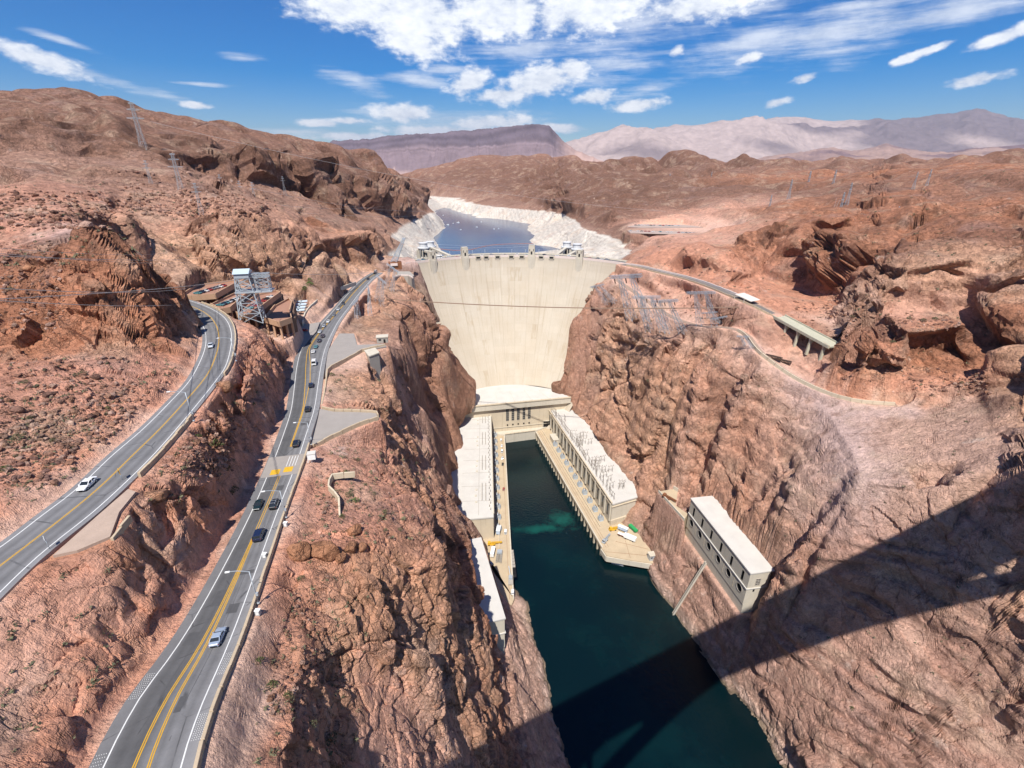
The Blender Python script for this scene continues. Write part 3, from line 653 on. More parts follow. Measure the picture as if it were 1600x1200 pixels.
    P_ = np.stack([x, y, z], -1).astype(np.float32); ea = np.linalg.norm(np.gradient(P_, axis=0), axis=-1); er = np.linalg.norm(np.gradient(P_, axis=1), axis=-1)
    foot = np.maximum(foot, blur(np.maximum(ea*.5, er*.42), 2)).astype(np.float32)
    d = np.zeros(x.shape, np.float32)
    wl = 300.0; sd = 7
    xx, yy, zz = x*1.0, y*1.0, z*1.0
    while wl > .9:
        w = sstep(1.2, 3.0, wl/foot)*(1-sstep(.10, .24, wl/np.maximum(r, 1)))
        if w.max() > .01:
            nz = gnoise(xx/wl+7.3*sd, yy/wl, zz/(wl*1.15)-3.1*sd, sd)
            rid = (.5-np.abs(nz))*1.2
            d += (w*wl*.062*(rid*.45+nz*.8)).astype(np.float32)
        wl *= .55; sd += 1
    # jointed blocks: tilted planes, steps and open joints
    for cell, a_step, a_crack, rmax, sd in ((150., 22., 2., 5000, 39), (70., 11., 2., 5000, 40), (30., 6.5, 1.4, 5000, 41), (13., 3.4, 1.0, 1200, 42), (5.6, 1.65, .6, 480, 43), (2.5, .8, .3, 220, 44)):
        k = (r < rmax) & (amp > .05) & ((cell < 100) | ((r > 1500) & (x > 0)))
        xs_, ys_, zs_ = x[k], y[k], z[k]
        wq = gnoise(xs_/cell*.7, ys_/cell*.7, zs_/cell*.7, sd+20)*.20
        hh, gap = facets(xs_/cell+wq+zs_/cell*.22, ys_/cell*.85-wq+zs_/cell*.10, zs_/(cell*1.45)+wq*.5+xs_/cell*.25, sd)
        fade = sstep(1.5, 3.5, cell/foot[k])*(1-sstep(.13, .32, cell/r[k]))
        crack = 1-sstep(0, .10, gap)
        fade = fade/(1+(.35*sstep(200, 600, r[k]) if cell < 20 else 0)); d[k] += fade*(hh*a_step*.8-crack*a_crack*.7)
    # a last softening where the mesh is coarse, so that no step is thinner than the mesh
    farw = sstep(180, 320, r); cs_ = sstep(3.-1.9*farw, 8.-5.6*farw, foot/(r/480*1.15)); d = d*(1-cs_)+blur(d, 3)*cs_
    # long narrow mesh cells: even the relief out across the columns as well
    far_ = sstep(180, 300, r); w2 = blur(sstep(1.3-.5*far_, 3.2-1.4*far_, er/(ea+1e-6)).astype(np.float32), 2); di = d
    for _ in range(30): di = np.pad(di, ((1, 1), (0, 0)), 'edge'); di = (di[:-2]+di[2:]+2*di[1:-1])/4
    d = d*(1-w2)+di*w2
    # dipping beds stand out as ledges on the near right wall
    bw = sstep(122, 140, x)*(1-sstep(165, 200, y))*(1-sstep(112, 138, z))*sstep(8, 25, z)*(1-flat)
    q = (x*.158+y*.383+z*.911+9*gnoise(x/45, y/45, z/45, 71)+2.4*gnoise(x/12, y/12, z/12, 73))/10.5
    q = q+.75*gnoise(q*.55, x/60, y/60, 81)+.25*gnoise(q*1.7, x/25, y/25, 82); fr = q-np.floor(q); hgt = .45+.9*np.abs(gnoise(np.floor(q)*3.7, x/30, y/30, 72))
    lay = (sstep(0, .6, fr)-sstep(.84, .94, fr))*hgt*5.4*sstep(-.22, .22, gnoise(x/24, y/24, z/24, 79)+.08)
    bw2 = sstep(60, 90, x)*sstep(175, 215, y)*(1-sstep(420, 470, y))*sstep(.12, .3, steep)*(1-flat)
    q2 = (z+.10*y+5*gnoise(x/45, y/45, z/45, 75)+1.5*gnoise(x/11, y/11, z/11, 76))/11.0; f2_ = q2-np.floor(q2)
    lay2 = (sstep(0, .6, f2_)-sstep(.84, .96, f2_))*(.3+.9*np.abs(gnoise(np.floor(q2)*2.3, x/22, y/22, 77)))*2.6
    d = d*(1-.45*bw)
    rw_ = sstep(52, 62, x)*sstep(170, 200, y)*(1-sstep(160, 172, z))*(1-sstep(480, 520, y)); d = d*(1-.5*rw_)*(1-.85*(1-sstep(174, 190, z))*(y > 600))
    d = d*amp+bw*lay+bw2*lay2*1.0
    shrink = sstep(44, 60, r); d *= shrink
    x = x+n[..., 0]*d; y = y+n[..., 1]*d; z = z+n[..., 2]*d
    # roads stay clear of bulging rock
    for P, hw in ((lowc[::2], 7.4), (upc[::2], 6.0), (AZ_C[:-10], 5.6)):
        w, zz, dist = near(P, hw, 1.2, -.35); cut = np.minimum(z, zz); z = np.where(w > 0, z*(1-w)+cut*w, z)
    # desert varnish: dark iron and manganese coat on the old cliff faces of the hills
    n2 = normals(x, y, z); st2 = blur((1-n2[..., 2]).astype(np.float32), 1)
    pat = gnoise(x/70, y/70, z/50, 97)+.7*gnoise(x/24, y/24, z/18, 98)
    vk = sstep(170, 330, r)*np.clip(.55*sstep(.18, .5, st2)*(.6+.5*sstep(-.3, .4, pat))+.34*sstep(.05, .55, pat), 0, .58)*(1-flat)*(1-.75*sstep(55, 65, x)*(y < 500)*(z < 165))
    col = col*(1-vk[..., None])+np.array([.155, .076, .048], np.float32)*vk[..., None]
    # bathtub ring: mineral coat between old and present lake level
    ringz = 171.0-7.5*sstep(1250, 1600, y)+1.5*gnoise(x/60, y/60, z*0, 90)
    ring = ((z < ringz) & (y > 600) & (z > 110))
    ring = sstep(-.6, .6, ringz-z)*(y > 590)*(z > 105)*sstep(590, 640, y)
    white = np.array([.62, .56, .48], np.float32)*(.93+.09*np.sin(z*1.5+1.2*gnoise(x/80, y/80, z*0, 92))[..., None])*(.97+.12*gnoise(x/22, y/22, z/5, 91))[..., None]
    col = col*(1-ring[..., None])+white*ring[..., None]
    wet = (1-sstep(.8, 2.6, z+.8*gnoise(x/6, y/6, z/3, 95)))*(y < 520)*.75
    col = col*(1-wet[..., None])+np.array([.11, .10, .055], np.float32)*wet[..., None]
    pale = (1-sstep(5, 9, z+2*gnoise(x/14, y/14, z/6, 96)))*(1-wet)*(y < 520)*.35
    col = col*(1-pale[..., None])+np.array([.60, .48, .40], np.float32)*pale[..., None]
    col = np.clip(col, .02, .9)
    # --- mesh
    NV = NA*NR
    me = bpy.data.meshes.new('canyon_terrain')
    co = np.stack([x, y, z], -1).reshape(-1, 3).astype(np.float32)
    idx = np.arange(NV).reshape(NA, NR)
    q = np.stack([idx[:-1, :-1], idx[1:, :-1], idx[1:, 1:], idx[:-1, 1:]], -1).reshape(-1, 4)
    q = q[:, ::-1]
    me.vertices.add(NV); me.vertices.foreach_set('co', co.ravel())
    me.loops.add(len(q)*4); me.loops.foreach_set('vertex_index', q.ravel().astype(np.int32))
    me.polygons.add(len(q)); me.polygons.foreach_set('loop_start', np.arange(0, len(q)*4, 4, dtype=np.int32)); me.polygons.foreach_set('loop_total', np.full(len(q), 4, np.int32))
    me.polygons.foreach_set('use_smooth', np.zeros(len(q), bool))
    me.update(calc_edges=True)
    ca = me.attributes.new('rock', 'FLOAT_COLOR', 'POINT')
    rgba = np.c_[col.reshape(-1, 3), np.maximum(np.maximum(flat, ring), 1-rough*1.2).clip(0, 1).reshape(-1)].astype(np.float32)
    ca.data.foreach_set('color', rgba.ravel())
    o = link('canyon_terrain', me); structure(o, 'reddish brown desert canyon walls and hills')
    global TER
    TER = (AZ, r, x, y, z, flat)
    return o
def ground(px, py):
    """height of the built terrain at a plan point"""
    AZ, r, x, y, z, fl = TER
    a = math.atan2(px, py); i = int(round((a-AZ[0])/(AZ[-1]-AZ[0])*(len(AZ)-1))); i = min(max(i, 1), len(AZ)-2)
    best = None
    for ii in (i-1, i, i+1):
        d = (x[ii]-px)**2+(y[ii]-py)**2; j = int(np.argmin(d))
        if best is None or d[j] < best[0]: best = (d[j], float(z[ii, j]), float(fl[ii, j]))
    global LEVEL
    LEVEL = best[2]
    return best[1]
def hit(px, py):
    """where a surveyed sight line meets the built ground"""
    AZ, r, x, y, z, fl = TER; d = survey_ray(px, py); h = math.hypot(d[0], d[1]); a = math.atan2(d[0], d[1])
    i = int(round((a-AZ[0])/(AZ[-1]-AZ[0])*(len(AZ)-1))); i = min(max(i, 0), len(AZ)-1)
    rr = np.hypot(x[i], y[i]); k = np.where((z[i] >= CAM_H+d[2]/h*rr) & (rr > 46))[0]
    if len(k) == 0: return None
    j = k[0]; return float(x[i, j]), float(y[i, j]), float(z[i, j]), float(fl[i, j])
def rock_material():
    m = bpy.data.materials.new('canyon_rock'); m.use_nodes = True; t = NT(m); b = t.n['Principled BSDF']
    at = t.node('ShaderNodeAttribute', attribute_name='rock'); pos = t.node('ShaderNodeNewGeometry').outputs['Position']
    b.inputs['Roughness'].default_value = .93; b.inputs['Specular IOR Level'].default_value = .12
    col = at.outputs['Color']; smooth_ = at.outputs['Alpha']
    big = t.noise(pos, .035, 5, .62); mid = t.noise(pos, .22, 5, .65); fine = t.noise(pos, 1.6, 5, .7)
    def scale(c, f):
        v = t.node('ShaderNodeVectorMath', operation='SCALE'); t.put(v.inputs[0], c); t.put(v.inputs['Scale'], f); return v.outputs[0]
    col = t.mix(t.math('MULTIPLY', t.ramp(big, .50, .68), .42), col, (.56, .40, .285, 1))           # tan patches
    col = t.mix(t.math('MULTIPLY', t.ramp(t.noise(pos, .028, 4, .6), .54, .70), .32), col, (.36, .245, .215, 1))      # purple-grey patches
    mp = t.node('ShaderNodeMapping'); t.put(mp.inputs['Vector'], pos); mp.inputs['Scale'].default_value = (.16, .16, .05)
    col = t.mix(t.math('MULTIPLY', t.ramp(t.noise(mp.outputs[0], 1.0, 5, .65), .53, .71), .58), col, (.18, .10, .072, 1))   # desert varnish
    col = t.mix(t.math('MULTIPLY', t.ramp(t.noise(pos, .09, 5, .7), .60, .74), .55), col, (.68, .54, .45, 1))               # pale scars
    col = scale(col, t.math('MULTIPLY_ADD', mid, .95, .53)); col = scale(col, t.math('MULTIPLY_ADD', fine, .7, .66))
    # thin dark joints
    vo = t.node('ShaderNodeTexVoronoi', feature='DISTANCE_TO_EDGE'); wp = t.node('ShaderNodeVectorMath', operation='ADD'); t.put(wp.inputs[0], pos)
    nv = t.node('ShaderNodeTexNoise'); t.put(nv.inputs['Vector'], pos); nv.inputs['Scale'].default_value = .35; nv.inputs['Detail'].default_value = 4
    sc = t.node('ShaderNodeVectorMath', operation='SCALE'); t.put(sc.inputs[0], nv.outputs['Color']); sc.inputs['Scale'].default_value = 9.0; t.put(wp.inputs[1], sc.outputs[0])
    t.put(vo.inputs['Vector'], wp.outputs[0]); vo.inputs['Scale'].default_value = .17
    jl = t.math('SUBTRACT', 1.0, t.ramp(vo.outputs['Distance'], .0, .055)); jl = t.math('MULTIPLY', jl, t.math('SUBTRACT', 1.0, smooth_))
    col = t.mix(t.math('MULTIPLY', jl, .34), col, (.12, .07, .05, 1))
    def cells(scale):
        v_ = t.node('ShaderNodeTexVoronoi', feature='F1'); t.put(v_.inputs['Vector'], wp.outputs[0]); v_.inputs['Scale'].default_value = scale; return v_
    ca, cb = cells(.33), cells(1.1)
    sepa = t.node('ShaderNodeSeparateColor'); t.put(sepa.inputs[0], ca.outputs['Color']); sepb = t.node('ShaderNodeSeparateColor'); t.put(sepb.inputs[0], cb.outputs['Color'])
    rocky = t.math('SUBTRACT', 1.0, smooth_)
    h = t.math('ADD', t.math('MULTIPLY', t.noise(pos, .5, 6, .62), .9), t.math('MULTIPLY', fine, .32)); h = t.math('ADD', h, t.math('MULTIPLY', rocky, t.math('ADD', t.math('MULTIPLY', sepa.outputs[0], .55), t.math('MULTIPLY', sepb.outputs[0], .26)))); h = t.math('SUBTRACT', h, t.math('MULTIPLY', jl, .25))
    col = scale(col, t.math('ADD', 1.0, t.math('MULTIPLY', rocky, t.math('MULTIPLY_ADD', sepa.outputs[1], .34, -.17)))); t.put(b.inputs['Base Color'], col)
    bn = t.node('ShaderNodeBump'); bn.inputs['Strength'].default_value = 1.0; bn.inputs['Distance'].default_value = 1.8
    t.put(bn.inputs['Height'], h); t.put(b.inputs['Normal'], bn.outputs[0])
    return m
PADS = []
# ------------------------------------------------------------------ level ground kept clear of relief, then the ground itself
def pads():
    q = lambda pts, z: [U(*p, z) for p in pts]
    PADS.append((q(((497, 638), (560, 643), (590, 645), (592, 652), (520, 683), (484, 701)), 185.2), 184.5, 3.0))
    PADS.append((q(((512, 545), (530, 521), (553, 520), (558, 537), (600, 536), (606, 541), (566, 549), (545, 561), (512, 577), (506, 592)), 183.1), 182.3, 3.0))
    PADS.append((q(((430, 513), (470, 508), (500, 503), (494, 520), (470, 549), (456, 530)), 183.4), 182.7, 2.5))
    PADS.append((q(((82, 868), (145, 810), (205, 764), (186, 803), (172, 838), (120, 862)), 210.8), 210.2, 2.5))
    PADS.append((q(((620, 424), (645, 424), (643, 430), (615, 432), (600, 424)), 180.4), 179.9, 3.0))
    PADS.append((q(((1029, 768), (1052, 764), (1059, 768), (1056, 790), (1075, 803), (1069, 812)), 57), 56.3, 3.0))
    PADS.append((q(((980, 357), (1000, 349), (1065, 350), (1140, 362), (1150, 367), (1060, 362), (985, 365)), 187.4), 186.6, 8.0))
    for zl, px_ in ((202, ((286, 466), (310, 447), (364, 440), (371, 444), (337, 466), (300, 469))), (199, ((330, 478), (372, 458), (393, 455), (360, 486))), (195.5, ((366, 490), (404, 462), (439, 459), (407, 486), (385, 498))), (192, ((414, 502), (430, 480), (452, 468), (456, 474), (456, 502), (437, 508)))):
        PADS.append((q(px_, zl+8.5), zl, 4.0))
    PADS.append((q(((458, 494), (466, 478), (480, 474), (474, 496)), 186), 185.9, 3.0))
    def fp_(a, b, w, side, g=0.0):
        a, b = np.array(a[:2]), np.array(b[:2]); u = (a-b)/np.linalg.norm(a-b); n = np.array([u[1], -u[0]])*side; return [b-u*g-n*1.5, a+u*g-n*1.5, a+u*g+n*w, b-u*g+n*w]
    PADS.append((fp_(U(1080, 780, 71), U(1173, 897, 71), 13.2, 1, .6), 41.0, 3.0))
    PADS.append((fp_(U(751, 842, 71), U(788.5, 967, 71), 9.5, -1, .3), 46.0, 2.5))
pads()
terrain = build_terrain(); terrain.data.materials.append(rock_material())
print('terrain', round(time.time()-T0, 1))
def water_mat(name, deep, rough, bscale, bstr, kind):
    m = bpy.data.materials.new(name); m.use_nodes = True; t = NT(m); b = t.n['Principled BSDF']
    b.inputs['Roughness'].default_value = rough; b.inputs['IOR'].default_value = 1.333; b.inputs['Specular IOR Level'].default_value = .5
    pos = t.node('ShaderNodeNewGeometry').outputs['Position']
    b.inputs['Base Color'].default_value = (*deep, 1)
    bn = t.node('ShaderNodeBump'); bn.inputs['Strength'].default_value = bstr; bn.inputs['Distance'].default_value = .3
    t.put(bn.inputs['Height'], t.noise(pos, bscale, 5, .62)); t.put(b.inputs['Normal'], bn.outputs[0])
    return m, t, b, pos
# ------------------------------------------------------------------ water
rm, t, b, pos = water_mat('river_water', (.0012, .0085, .0110), .08, .45, .75, 0)
sp = t.node('ShaderNodeSeparateXYZ'); t.put(sp.inputs[0], pos)
def blob(px, py, rx, ry, rot):
    c = U(px, py, 0); ca, sa = math.cos(rot), math.sin(rot)
    dx = t.math('SUBTRACT', sp.outputs[0], c[0]); dy = t.math('SUBTRACT', sp.outputs[1], c[1])
    u = t.math('ADD', t.math('MULTIPLY', dx, ca/rx), t.math('MULTIPLY', dy, sa/rx)); v = t.math('SUBTRACT', t.math('MULTIPLY', dy, ca/ry), t.math('MULTIPLY', dx, sa/ry))
    return t.math('SUBTRACT', 1.0, t.math('SQRT', t.math('ADD', t.math('MULTIPLY', u, u), t.math('MULTIPLY', v, v))))
turb = t.math('ADD', t.noise(pos, .09, 6, .68), 0.0)
pl = t.math('MAXIMUM', blob(845, 826, 34, 7.5, .05), blob(876, 812, 17, 15, 0))
pl = t.math('ADD', pl, t.math('MULTIPLY', t.math('SUBTRACT', turb, .5), 2.2)); pm = t.ramp(pl, .05, 1.1)
col = t.mix(t.math('MULTIPLY', pm, .8), (.0012, .0085, .0110, 1), (.006, .095, .072, 1))
foam = t.math('MULTIPLY', t.ramp(t.noise(pos, .35, 6, .72), .60, .72), t.ramp(t.math('ADD', t.math('MAXIMUM', blob(893, 845, 9, 34, .2), blob(862, 795, 18, 7, -.4)), t.math('MULTIPLY', t.math('SUBTRACT', turb, .5), 1.5)), .2, .9))
col = t.mix(t.math('MULTIPLY', foam, .35), col, (.12, .26, .24, 1))
col = t.mix(t.math('MULTIPLY', t.ramp(t.noise(pos, .02, 4, .6), .45, .65), .5), col, (.0022, .017, .018, 1))
t.put(b.inputs['Base Color'], col)
mb = MB().add([(-80, 40, 0), (280, 40, 0), (280, 520, 0), (-80, 520, 0)], [(0, 1, 2, 3)])
river = structure(mb.build('river', rm), 'dark green blue river below the dam')
lm, t, b, pos = water_mat('lake_water', (.016, .055, .125), .16, .10, .45, 0)
lc = t.mix(t.ramp(t.noise(pos, .006, 4, .6), .45, .7), (.016, .055, .125, 1), (.03, .075, .13, 1)); t.put(b.inputs['Base Color'], lc)
mb = MB().add([(-600, 600, 131.5), (500, 600, 131.5), (500, 2700, 131.5), (-600, 2700, 131.5)], [(0, 1, 2, 3)])
lake = structure(mb.build('lake', lm), 'blue reservoir lake behind the dam')

# ------------------------------------------------------------------ shared materials
M_conc = mat('weathered_concrete', (.56, .475, .35), .9, vary=.16, vscale=.12, streak=.30, bump=.15)
M_conc2 = mat('pale_concrete', (.53, .48, .39), .9, vary=.14, vscale=.3, streak=.22, bump=.15)
M_gray = mat('grey_concrete', (.36, .325, .28), .9, vary=.16, vscale=.2, streak=.25, bump=.2)
M_roof = mat('white_roof', (.54, .515, .47), .8, vary=.17, vscale=.11)
M_wharf = mat('wharf_paving', (.46, .365, .245), .92, vary=.2, vscale=.18, bump=.1)
M_stone = mat('parapet_stone', (.47, .37, .255), .9, vary=.22, vscale=.8, bump=.4, bscale=3)
M_steel = mat('galvanised_steel', (.46, .50, .53), .5, metal=.35, vary=.1, vscale=1.)
M_steelb = mat('blue_grey_steel', (.41, .46, .50), .5, metal=.2, vary=.1, vscale=1.)
M_dark = mat('dark_opening', (.012, .012, .013), .7)
M_glassd = mat('dark_glass', (.02, .025, .03), .12, spec=.5)
M_rust = mat('rusty_brown_paint', (.23, .095, .045), .75, vary=.2, vscale=.6)
M_tanw = mat('tan_stucco', (.46, .29, .185), .9, vary=.1, vscale=.3, streak=.15)
M_terra = mat('terracotta_deck', (.33, .18, .125), .9, vary=.15, vscale=.2)
M_green = mat('pale_green_concrete', (.44, .42, .32), .9, vary=.15, vscale=.3, streak=.2)
M_white = mat('white_paint', (.78, .78, .76), .6, vary=.05)
M_pinkw = mat('pinkish_white_panel', (.66, .56, .50), .8, vary=.08)
M_yel = mat('yellow_paint', (.62, .36, .03), .7, vary=.2, vscale=2.)
M_lineY = mat('yellow_road_line', (.56, .31, .025), .8, vary=.2, vscale=1.5)
M_lineW = mat('white_road_line', (.66, .66, .64), .8, vary=.14, vscale=1.5)
M_shoulder = mat('gravel_shoulder', (.40, .30, .235), .95, vary=.2, vscale=.6, bump=.5, bscale=3)
M_pave = mat('grey_pavement', (.30, .27, .245), .93, vary=.14, vscale=.25, bump=.2)
M_black = mat('black_rubber', (.015, .015, .016), .8)
M_cable = mat('cable_steel', (.30, .27, .25), .6, metal=.3)
M_ins = mat('brown_porcelain', (.12, .06, .04), .3)
M_red = mat('red_lens', (.35, .01, .01), .3)
M_head = mat('headlamp_glass', (.7, .72, .72), .15)
M_orange = mat('orange_paint', (.62, .17, .03), .6)

# ------------------------------------------------------------------ roads
def asphalt():
    m = bpy.data.materials.new('asphalt'); m.use_nodes = True; t = NT(m); b = t.n['Principled BSDF']
    at = t.node('ShaderNodeAttribute', attribute_name='wear'); pos = t.node('ShaderNodeNewGeometry').outputs['Position']
    b.inputs['Roughness'].default_value = .85; b.inputs['Specular IOR Level'].default_value = .3
    n = t.noise(pos, .25, 5, .6); n2 = t.noise(pos, 2.5, 4, .7)
    f = t.math('MULTIPLY', t.math('MULTIPLY_ADD', n, .55, .60), t.math('MULTIPLY_ADD', n2, .3, .85))
    v = t.node('ShaderNodeVectorMath', operation='SCALE'); t.put(v.inputs[0], at.outputs['Color']); t.put(v.inputs['Scale'], f)
    vo = t.node('ShaderNodeTexVoronoi', feature='DISTANCE_TO_EDGE'); t.put(vo.inputs['Vector'], t.node('ShaderNodeVectorMath', operation='ADD', i_0=pos, i_1=t.node('ShaderNodeTexNoise', i_Scale=.4).outputs['Color']).outputs[0]); vo.inputs['Scale'].default_value = .11
    cr = t.math('SUBTRACT', 1.0, t.ramp(vo.outputs['Distance'], .004, .016)); cr = t.math('MULTIPLY', cr, t.ramp(n, .45, .6))
    t.put(b.inputs['Base Color'], t.mix(t.math('MULTIPLY', cr, .6), v.outputs[0], (.03, .03, .032, 1)))
    bn = t.node('ShaderNodeBump', i_Strength=.2, i_Distance=.05); t.put(bn.inputs['Height'], n2); t.put(b.inputs['Normal'], bn.outputs[0])
    return m
M_asph = asphalt()
def across(L, R):
    d = R-L; w = np.linalg.norm(d[:, :2], axis=1); u = d/w[:, None]; u[:, 2] = 0; return u, w
def road_surface(name, L, R, e0, e1, shades, label, tint=(1, .985, 1)):
    """carriageway with shoulders e0/e1 beyond its edge lines; shades: (fraction, grey) across the width"""
    u, w = across(L, R); fr = [s_[0] for s_ in shades]; rows = []
    for f, g in shades:
        off = -e0 if f < 0 else (e1 if f > 1 else 0); ff = min(max(f, 0), 1)
        rows.append(L+u*(w*ff+off)[:, None])
    n, k = len(L), len(rows); co = np.stack(rows, 1).reshape(-1, 3)
    mb = MB(); mb.add(co, [(i*k+j, i*k+j+1, (i+1)*k+j+1, (i+1)*k+j) for i in range(n-1) for j in range(k-1)])
    o = mb.build(name, M_asph, fix=False); me = o.data
    ca = me.attributes.new('wear', 'FLOAT_COLOR', 'POINT'); c = np.array([[g*tint[0], g*tint[1], g*tint[2], 1] for _ in range(n) for f, g in shades], np.float32)
    ca.data.foreach_set('color', c.ravel()); structure(o, label)
    # kerb thickness below the surface
    sk = MB()
    for r in (rows[0], rows[-1]): sk.strip([tuple(p) for p in r], [(p[0], p[1], p[2]-1.2) for p in r])
    sk.build('road_edge', M_shoulder, o, fix=False)
    return o
def road_line(name, parent, L, R, frac, width, m, dz=.02, off=0.0, i0=0, i1=None):
    """painted stripe along the road at a fraction (number or per-station array) of its width"""
    u, w = across(L, R); f = np.full(len(L), frac) if np.isscalar(frac) else np.asarray(frac)
    c = L+u*(w*f+off)[:, None]; c[:, 2] += dz; sl = slice(i0, i1)
    a = (c-u*width/2)[sl]; b = (c+u*width/2)[sl]
    return MB().strip([tuple(p) for p in a], [tuple(p) for p in b]).build(name, m, parent, fix=False)
sh_low = [(-.1, 0.185), (0, 0.177), (.06, 0.125), (.15, 0.101), (.25, 0.118), (.36, 0.101), (.46, 0.143), (.5, 0.168), (.57, 0.194), (.66, 0.151), (.75, 0.202), (.86, 0.160), (.95, 0.211), (1, 0.235), (1.1, 0.252)]
low_road = road_surface('lower_road', LOW_L, LOW_R, 2.0, 1.9, sh_low, 'two lane asphalt road descending towards the dam')
LY = LOW_L[:, 1]
rowY = lambda y: road_at(470, y, LOWZ)[1]
fl = [(1400, .385), (1290, .39), (1200, .402), (1000, .456), (900, .478), (860, .488), (700, .49), (640, .505), (600, .45), (570, .36), (545, .27), (520, .30), (500, .38), (460, .42), (426, .45)]
fr_ = [(1400, .605), (1290, .60), (1200, .577), (1000, .56), (900, .54), (860, .512), (700, .51), (640, .525), (600, .63), (572, .52), (550, .31), (520, .32), (500, .40), (460, .44), (426, .47)]
xs_ = [rowY(a) for a, _ in fl]; fL = np.interp(LY, xs_, [b for _, b in fl]); fR = np.interp(LY, xs_, [b for _, b in fr_])
ib = int(np.searchsorted(LY, rowY(735))); ia = int(np.searchsorted(LY, rowY(712)))+1
for f, sg in ((fL, -1), (fR, 1)):
    road_line('yellow_line', low_road, LOW_L, LOW_R, f, .17, M_lineY, .02, sg*.05+.13*sg, 0, ib)
    road_line('yellow_line', low_road, LOW_L, LOW_R, f, .17, M_lineY, .02, sg*.05-.17*sg if sg < 0 else -.12, 0, int(ib*.72))
    road_line('yellow_line', low_road, LOW_L, LOW_R, f, .24, M_lineY, .02, sg*.10, ia)
for f in (0.0, 1.0): road_line('white_line', low_road, LOW_L, LOW_R, f, .2, M_lineW)
# speed table with yellow markings
u_, w_ = across(LOW_L, LOW_R)
def road_patch(name, parent, m, f0, f1, y0, y1, dz, offs=(0, 0)):
    k = np.where((LY >= rowY(y0)) & (LY <= rowY(y1)))[0]; ys = np.linspace(rowY(y0), rowY(y1), 6); A, B = [], []
    for y in ys:
        l = np.array([np.interp(y, LY, LOW_L[:, c]) for c in range(3)]); r = np.array([np.interp(y, LY, LOW_R[:, c]) for c in range(3)]); d = (r-l)/np.linalg.norm(r-l)
        a = l+(r-l)*f0+d*offs[0]; b = l+(r-l)*f1+d*offs[1]; a[2] += dz; b[2] += dz; A.append(tuple(a)); B.append(tuple(b))
    return MB().strip(A, B).build(name, m, parent, fix=False)
road_patch('concrete_band', low_road, M_pave, 0, 1, 746, 714, .03, (-1.8, 1.6))
road_patch('yellow_hump_marking', low_road, M_yel, .08, .44, 743, 735, .05)
road_patch('yellow_hump_marking', low_road, M_yel, .58, .93, 741, 733, .05)
for f in (.62, .74, .86, .97): road_patch('white_bar', low_road, M_lineW, f-.012, f+.012, 732, 716, .045)
M_tar = mat('fresh_tar', (.085, .084, .086), .8, vary=.2, vscale=1.)
for f0, f1, y0, y1 in ((.62, .72, 1130, 1100), (.66, .9, 965, 950), (.08, .3, 1010, 990), (.55, .95, 905, 899), (.1, .42, 860, 852), (.6, .85, 770, 762), (.05, .4, 690, 684), (.6, .95, 668, 663), (.2, .45, 950, 925)): road_patch('tar_patch', low_road, M_tar, f0, f1, y0, y1, .012)
for f0, y0, y1 in ((.30, 1250, 980), (.73, 1180, 900), (.24, 900, 760), (.8, 860, 750)): road_patch('tar_seam', low_road, M_tar, f0, f0+.008, y0, y1, .014)
# raised studs on the shoulders
mb = MB()
for side, y0, y1 in ((0, 1090, 1052), (0, 1250, 1176), (1, 1065, 1030), (1, 1190, 1145)):
    for i in range(13):
        y = rowY(y0)+(rowY(y1)-rowY(y0))*i/12; l = np.array([np.interp(y, LY, LOW_L[:, c]) for c in range(3)]); r = np.array([np.interp(y, LY, LOW_R[:, c]) for c in range(3)]); d = (r-l)/np.linalg.norm(r-l)
        for k in range(5):
            p = (l-d*(.45+.3*k)) if side == 0 else (r+d*(.4+.3*k)); mb.box((p[0], p[1], p[2]+.03), (.085, .085, .05))
o = mb.build('reflective_studs', M_lineW, low_road); o['kind'] = 'stuff'
sh_up = [(-.1, 0.218), (0, 0.218), (.1, 0.194), (.2, 0.151), (.3, 0.202), (.42, 0.160), (.5, 0.202), (.6, 0.143), (.72, 0.194), (.84, 0.143), (.94, 0.202), (1, 0.218), (1.1, 0.235)]
up_road = road_surface('upper_road', UP_L, UP_R, 1.3, 1.2, sh_up, 'curving two lane asphalt road on the hillside')
for f in (0.0, 1.0): road_line('white_line', up_road, UP_L, UP_R, f, .2, M_lineW)
for o_ in (-.12, .12): road_line('yellow_line', up_road, UP_L, UP_R, .5, .14, M_lineY, .02, o_)
def lane_road(name, C, hw, label, shade=.17, tint=(1, .985, 1)):
    u = np.gradient(C, axis=0); u /= np.linalg.norm(u[:, :2], axis=1)[:, None]; nrm = np.stack([u[:, 1], -u[:, 0], 0*u[:, 0]], 1)
    return road_surface(name, C-nrm*hw, C+nrm*hw, .3, .3, [(-.1, shade), (.1, shade), (.3, shade*.8), (.5, shade), (.7, shade*.8), (.9, shade), (1.1, shade*1.05)], label, tint)
az_road = lane_road('hillside_road', AZ_C, 3.3, 'grey road leaving the right end of the dam', .20, (1.12, .98, .86))
lz_road = lane_road('service_road', LZ_C, 2.2, 'narrow earth service road above the right canyon wall', .30, (1.35, .95, .72))
